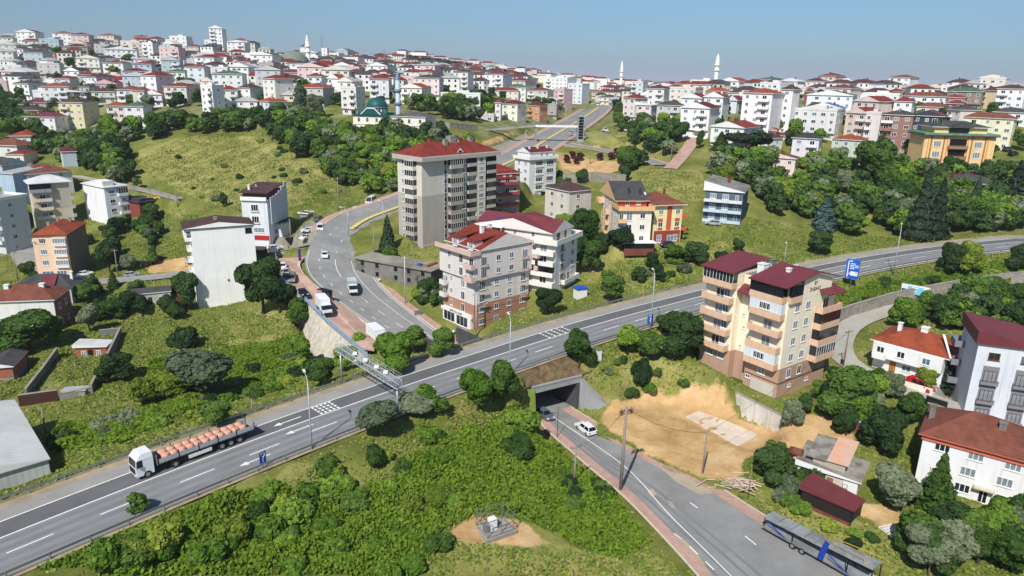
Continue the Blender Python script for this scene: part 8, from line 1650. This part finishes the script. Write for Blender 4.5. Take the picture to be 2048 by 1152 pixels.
# footbridge with its lift tower
tb = at_t(1160,281,342); tz = z_over(tb[0],tb[1],231); r = empty('footbridge',tuple(tb),.12,'white footbridge with a black-glazed lift tower over the avenue','footbridge'); h = tz - tb[2]; k = 342 / FPX
mb = MB(); mb.box(-1.6,1.4,-1.6,1.6,-1,h); mb.build('lift_tower',mat('grey cladding',(150,158,164),.5,.06),r); mb = MB(); [mb.box(-1.25,1.05,-1.66,-1.6,.8 + i * (h - 1.2) / 8,.8 + (i + .86) * (h - 1.2) / 8) for i in range(8)]; mb.build('glazing',M_glassd,r); mb = MB(); [mb.hull8([(1.5,-1 + j,q),(4.2,-1 + j,q - h * .3),(4.2,j,q - h * .3),(1.5,j,q),(1.5,-1 + j,q + .15),(4.2,-1 + j,q - h * .3 + .15),(4.2,j,q - h * .3 + .15),(1.5,j,q + .15)]) for j,q in ((0,h * .62),(1.2,h * .34))]; mb.build('stairs',M_black,r)
zd = z_over(tb[0],tb[1],251) - tb[2]; mb = MB(); mb.box(-22,-1.65,-1.1,1.1,zd - .9,zd); mb.build('deck',M_white,r); mb = MB(); [mb.box(-22,-1.65,s * 1.1 - .03,s * 1.1 + .03,zd + q,zd + q + .07) for s in (-1,1) for q in (.5,1.05)]; [mb.box(-22 + i * 1.7,-21.92 + i * 1.7,s * 1.1 - .03,s * 1.1 + .03,zd,zd + 1.05) for i in range(12) for s in (-1,1)]; mb.build('railing',M_metal,r)
mb = MB(); mb.box(-22,-21.2,-.5,.5,-3,zd - .9); mb.build('pier',M_conc,r); mb = MB(); mb.hull8([(-46,3,zd - 3.4),(-22.1,-1.1,zd - .8),(-22.1,1.1,zd - .8),(-46,5.2,zd - 3.4),(-46,3,zd - 2.6),(-22.1,-1.1,zd),(-22.1,1.1,zd),(-46,5.2,zd - 2.6)]); mb.build('ramp',M_conc,r); mb = MB(); [mb.bar((-46,3 + dy,zd - 2.6 + q),(-22.1,-1.1 + dy,zd + q),.07) for dy in (0,2.2) for q in (.5,1.0)]; mb.build('ramp_railing',M_metal,r)
# walls and revetments
def gwall(pts,h,label,m,th=.35,zs=None): base = [at(x,y) if zs is None else at_z(x,y,zs[i]) for i,(x,y) in enumerate(pts)]; return wing('garden_wall',base,[b[2] + h for b in base],label,m,th)
gwall([(186,786),(205,748),(222,715),(244,668)],1.7,'grey block wall along the right side of the walled hut yard',M_concd); gwall([(56,794),(90,750),(118,710)],1.7,'grey block wall along the left side of the walled hut yard',M_concd); gwall([(244,668),(200,672)],1.5,'short grey wall closing the rear of the hut yard',M_concd); gwall([(186,786),(120,800)],1.3,'pale low wall beside the brown yard gate',M_conc); gwall([(118,801),(40,812)],2.2,'long dark brown sheet gate of the hut yard',mat('brown sheet gate',(70,44,36),.7))
gwall([(2100,556),(2048,564),(1950,576),(1860,592),(1785,607),(1702,632),(1664,646)],3.0,'long rubble retaining wall along the pale lane below the highway bank',M_stone,.5); wing('garden_wall',[at_z(1438,797,-7.5),at_z(1470,822,-7.8),at_z(1560,866,-8.2)],[-3.7,-4.2,-5.0],'stained white retaining wall between the building pit and the cream block',mat('stained white wall',(206,204,196),.9,.1,.6,streak=.8,spots=.5),.4)
gwall([(1125,365),(1180,362),(1250,367)],3.2,'old grey stone wall below the dirt verge of the avenue',M_stone); gwall([(358,402),(310,389),(255,378),(215,369)],1.6,'pale wall along the meadow track',M_conc); gwall([(850,252),(900,257),(955,262)],2.4,'grey retaining wall beside the mosque forecourt',M_stone); gwall([(1850,806),(1893,820)],1.5,'dark sheet gate beside the grey-blue block',M_black,.15); gwall([(1925,826),(2010,852),(2048,866)],.9,'low white fence wall before the grey-blue block',M_conc,.2)
def drape(name,poly,m,lift=.12,n=26):
    Q = np.array([at(x,y) for x,y in poly]); f = lambda a,b: np.linspace(a,b,n); T,Bq = f(Q[0],Q[1]),f(Q[3],Q[2]); G = np.stack([T + (Bq - T) * q for q in np.linspace(0,1,12)]); G[...,2] = z_at(G[...,0],G[...,1]) + lift; i = np.arange(11)[:,None] * n + np.arange(n - 1)[None]; tag(link(name,np_mesh(name,G.reshape(-1,3),np.stack([i,i + 1,i + n + 1,i + n],-1).reshape(-1,4),m)),kind='structure')
drape('stone_slope',[(958,312),(1052,266),(1066,274),(982,324)],M_stone)
def boxes(name,px,py,z,yaw,label,cat,parts):
    p = base_at(px,py,z); r = empty(name,tuple(p),yaw,label,cat)
    for nm,m,bl in parts: mb = MB(); [mb.box(*b) for b in bl]; mb.build(nm,m,r)
boxes('bus_shelter',651,600,'f',-.6,'grey bus shelter at the kerb of the curved road beside a white lorry','bus shelter',[('roof',M_black,[(-1.9,1.9,-.8,.8,2.5,2.62)]),('back_panel',M_glass,[(-1.8,1.8,.68,.73,.2,2.4)]),('post',M_metal,[(-1.85,-1.75,-.7,-.6,0,2.5),(1.75,1.85,-.7,-.6,0,2.5),(-1.85,-1.75,.6,.7,0,2.5),(1.75,1.85,.6,.7,0,2.5)]),('bench',M_wood,[(-1.4,1.4,.25,.6,.4,.48)])])
boxes('kiosk',1160,594,None,.4,'small white kiosk with a bright blue roof below the white terrace block','kiosk',[('wall',M_white,[(-1.3,1.3,-1.1,1.1,-.5,2.2)]),('roof',mat('bright blue roof',(36,84,190),.5),[(-1.5,1.5,-1.3,1.3,2.204,2.5)])])
for px,py,c,l in ((1184,712,M_conc,'grey roadside cabinet behind the guardrail, left one'),(1197,716,M_white,'pale roadside cabinet behind the guardrail, right one')): boxes('cabinet',px,py,-.5,.6,l,'cabinet',[('body',c,[(-.5,.5,-.35,.35,-.5,1.6)]),('lid',M_metal,[(-.55,.55,-.4,.4,1.604,1.7)])])
fr = [(x0,x0 + .08,y0,y0 + .08,.2,2.6) for x0 in (-2,0,1.92) for y0 in (-1.6,1.52)] + [(-2,2,y,y + .07,z,z + .07) for y in (-1.6,1.53) for z in (.25,1.4,2.55)] + [(x,x + .07,-1.5,1.5,z,z + .07) for x in (-2,1.93) for z in (.25,1.4,2.55)]
boxes('fenced_meter',990,1058,None,.55,'fenced utility cage with white cabinet on bare soil among the brambles','utility cage',[('slab',M_conc,[(-2.3,2.3,-1.9,1.9,-.4,.18)]),('cage',M_metal,fr),('cabinet',M_white,[(-.9,.1,-.4,.5,.19,1.8)]),('tank',M_metal,[(-1.7,-1.1,-.5,.3,.19,1.2)])])
boxes('bin',836,632,'f',.5,'grey rubbish container on the pavement before the two-tone block','bin',[('body',M_concd,[(-.8,.8,-.5,.5,.1,1.1)]),('lid',M_metal,[(-.85,.85,-.55,.55,1.104,1.25)])]); boxes('pallet_frame',1786,1062,None,.3,'white openwork frame lying on the ground between shelter and garden','frame',[('slats',M_white,[(-1.4 + i * .5,-1.3 + i * .5,-1.2,1.2,.05,.16) for i in range(6)] + [(-1.4,1.2,-1.2 + i * .55,-1.1 + i * .55,.163,.26) for i in range(5)])])
boxes('shed',1722,862,None,-.6,'little shed with a pale blue sheet roof behind the orchard trees','shed',[('wall',roofm('rust'),[(-1.1,1.1,-.9,.9,-.5,1.9)]),('roof',mat('pale blue sheet',(150,170,184),.5),[(-1.4,1.4,-1.2,1.2,1.904,2.02)])]); boxes('shed',152,790,None,.2,'low grey lean-to at the front of the hut yard','shed',[('wall',M_conc,[(-2,2,-1,1,-.5,1.2)]),('roof',roofm('pale'),[(-2.2,2.2,-1.2,1.2,1.204,1.32)])]); boxes('cottage',280,417,None,-.5,'red-brown brick cottage with a dark low roof beside the bright white block','house',[('wall',wall((132,70,58)),[(-6,6,-4,4,-3,3.2)]),('roof',roofm('slate'),[(-6.6,6.6,-4.6,4.6,3.204,3.5),(-3,5,-3,3,3.504,4.3)]),('window',M_white,[(-3,-1.5,-4.06,-4,.9,2.3)])])
hp = at(1478,968); r = empty('plank_heap',tuple(hp),0,'heap of pale planks and sticks dumped beside the lower road','planks'); mb = MB()
for i in range(60): a = _vr.gauss(-.6,.5); x,y = _vr.gauss(0,1.6),_vr.gauss(0,1.0); z = _vr.uniform(.05,.7); l = _vr.uniform(.9,2.2); mb.bar((x - math.cos(a) * l,y - math.sin(a) * l,z),(x + math.cos(a) * l,y + math.sin(a) * l,z + _vr.uniform(-.1,.2)),.14,.05)
mb.build('planks',mat('pale dusty planks',(206,186,166),.9,.2),r)
# ------------------------------------------------------------------ people
def person(px,py,z,yaw,top,legs,label,walk=.25):
    p = base_at(px,py,z); V = [(0,0,.95),(0,0,1.2),(0,0,1.42),(0,0,1.54),(.02,0,1.66),(.03,0,1.74)]; Ed = [(0,1),(1,2),(2,3),(3,4),(4,5)]; Rd = [.15,.15,.16,.06,.1,.085]
    def chain(root,pts,rad):
        k = root
        for q,r_ in zip(pts,rad): V.append(q); Rd.append(r_); Ed.append((k,len(V) - 1)); k = len(V) - 1
    for s in (-1,1): w = s * walk; chain(0,[(0,s * .1,.88),(w * .55,s * .11,.5),(w * .9 - .04,s * .11,.09),(w * .9 + .12,s * .11,.05)],[.1,.07,.045,.04]); chain(2,[(0,s * .2,1.4),(-w * .3,s * .26,1.13),(-w * .5 + .08,s * .27,.9),(-w * .5 + .12,s * .27,.8)],[.06,.045,.035,.03])
    me = bpy.data.meshes.new('person'); me.from_pydata(V,Ed,[]); o = bpy.data.objects.new('person_source',me); COL.objects.link(o); o.modifiers.new('s','SKIN'); sv = me.skin_vertices[0].data
    for i,r_ in enumerate(Rd): sv[i].radius = (r_,r_)
    sv[0].use_root = True; ss = o.modifiers.new('u','SUBSURF'); ss.levels = 1; bpy.context.view_layer.update(); m2 = bpy.data.meshes.new_from_object(o.evaluated_get(bpy.context.evaluated_depsgraph_get())); bpy.data.objects.remove(o)
    m2.materials.clear(); [m2.materials.append(q) for q in (mat('skin',(176,128,104),.7),top,legs,mat('dark hair',(34,28,26),.8))]
    for f in m2.polygons: c = f.center; f.material_index = 2 if c.z < .94 and abs(c.y) < .2 else (1 if c.z < 1.5 and not (c.z < .95) else (3 if c.z > 1.72 or (c.z > 1.6 and c.x < -.02) else 0))
    tag(link('person',m2,None,(p[0],p[1],p[2] + .02),(0,0,yaw)),label,'person')
person(760,567,'f',-1.0,mat('white shirt',(226,226,226),.8),mat('dark trousers',(40,42,50),.8),'person in a white shirt and dark trousers walking on the pavement by the unfinished building'); person(907,672,None,1.0,mat('white shirt',(226,226,226),.8),mat('black clothes',(28,28,30),.8),'person in dark clothes walking beside the tree at the two-tone block'); person(1682,732,None,.5,mat('black clothes',(28,28,30),.8),mat('dark trousers',(40,42,50),.8),'person in black standing by the wooden pole on the pale lane',.05)
# ------------------------------------------------------------------ the air
hz = bpy.data.materials.new('haze'); hz.use_nodes = True; hn_ = hz.node_tree; hn_.nodes.remove(hn_.nodes['Principled BSDF']); pv = hn_.nodes.new('ShaderNodeVolumePrincipled'); pv.inputs['Color'].default_value = (.80,.88,1,1); pv.inputs['Density'].default_value = HAZE; hn_.links.new(pv.outputs[0],hn_.nodes['Material Output'].inputs['Volume'])
mb = MB(); mb.box(-47000,47000,-23000,47000,float(ZZ.min()) - 3,165); tag(mb.build('haze',hz),'thin pale haze in the air over the whole town','haze',kind='stuff')
# ------------------------------------------------------------------ labels that would be shared get their order along the street
ORD = ['first','second','third','fourth','fifth','sixth','seventh','eighth','ninth','tenth']
for lab,l in DIS.items():
    if len(l) > 1:
        l.sort(key=lambda q: q[0])
        for i,(_,o) in enumerate(l): o['label'] = lab + ', ' + (ORD[i] + ' from left' if i < 10 else 'farther right')
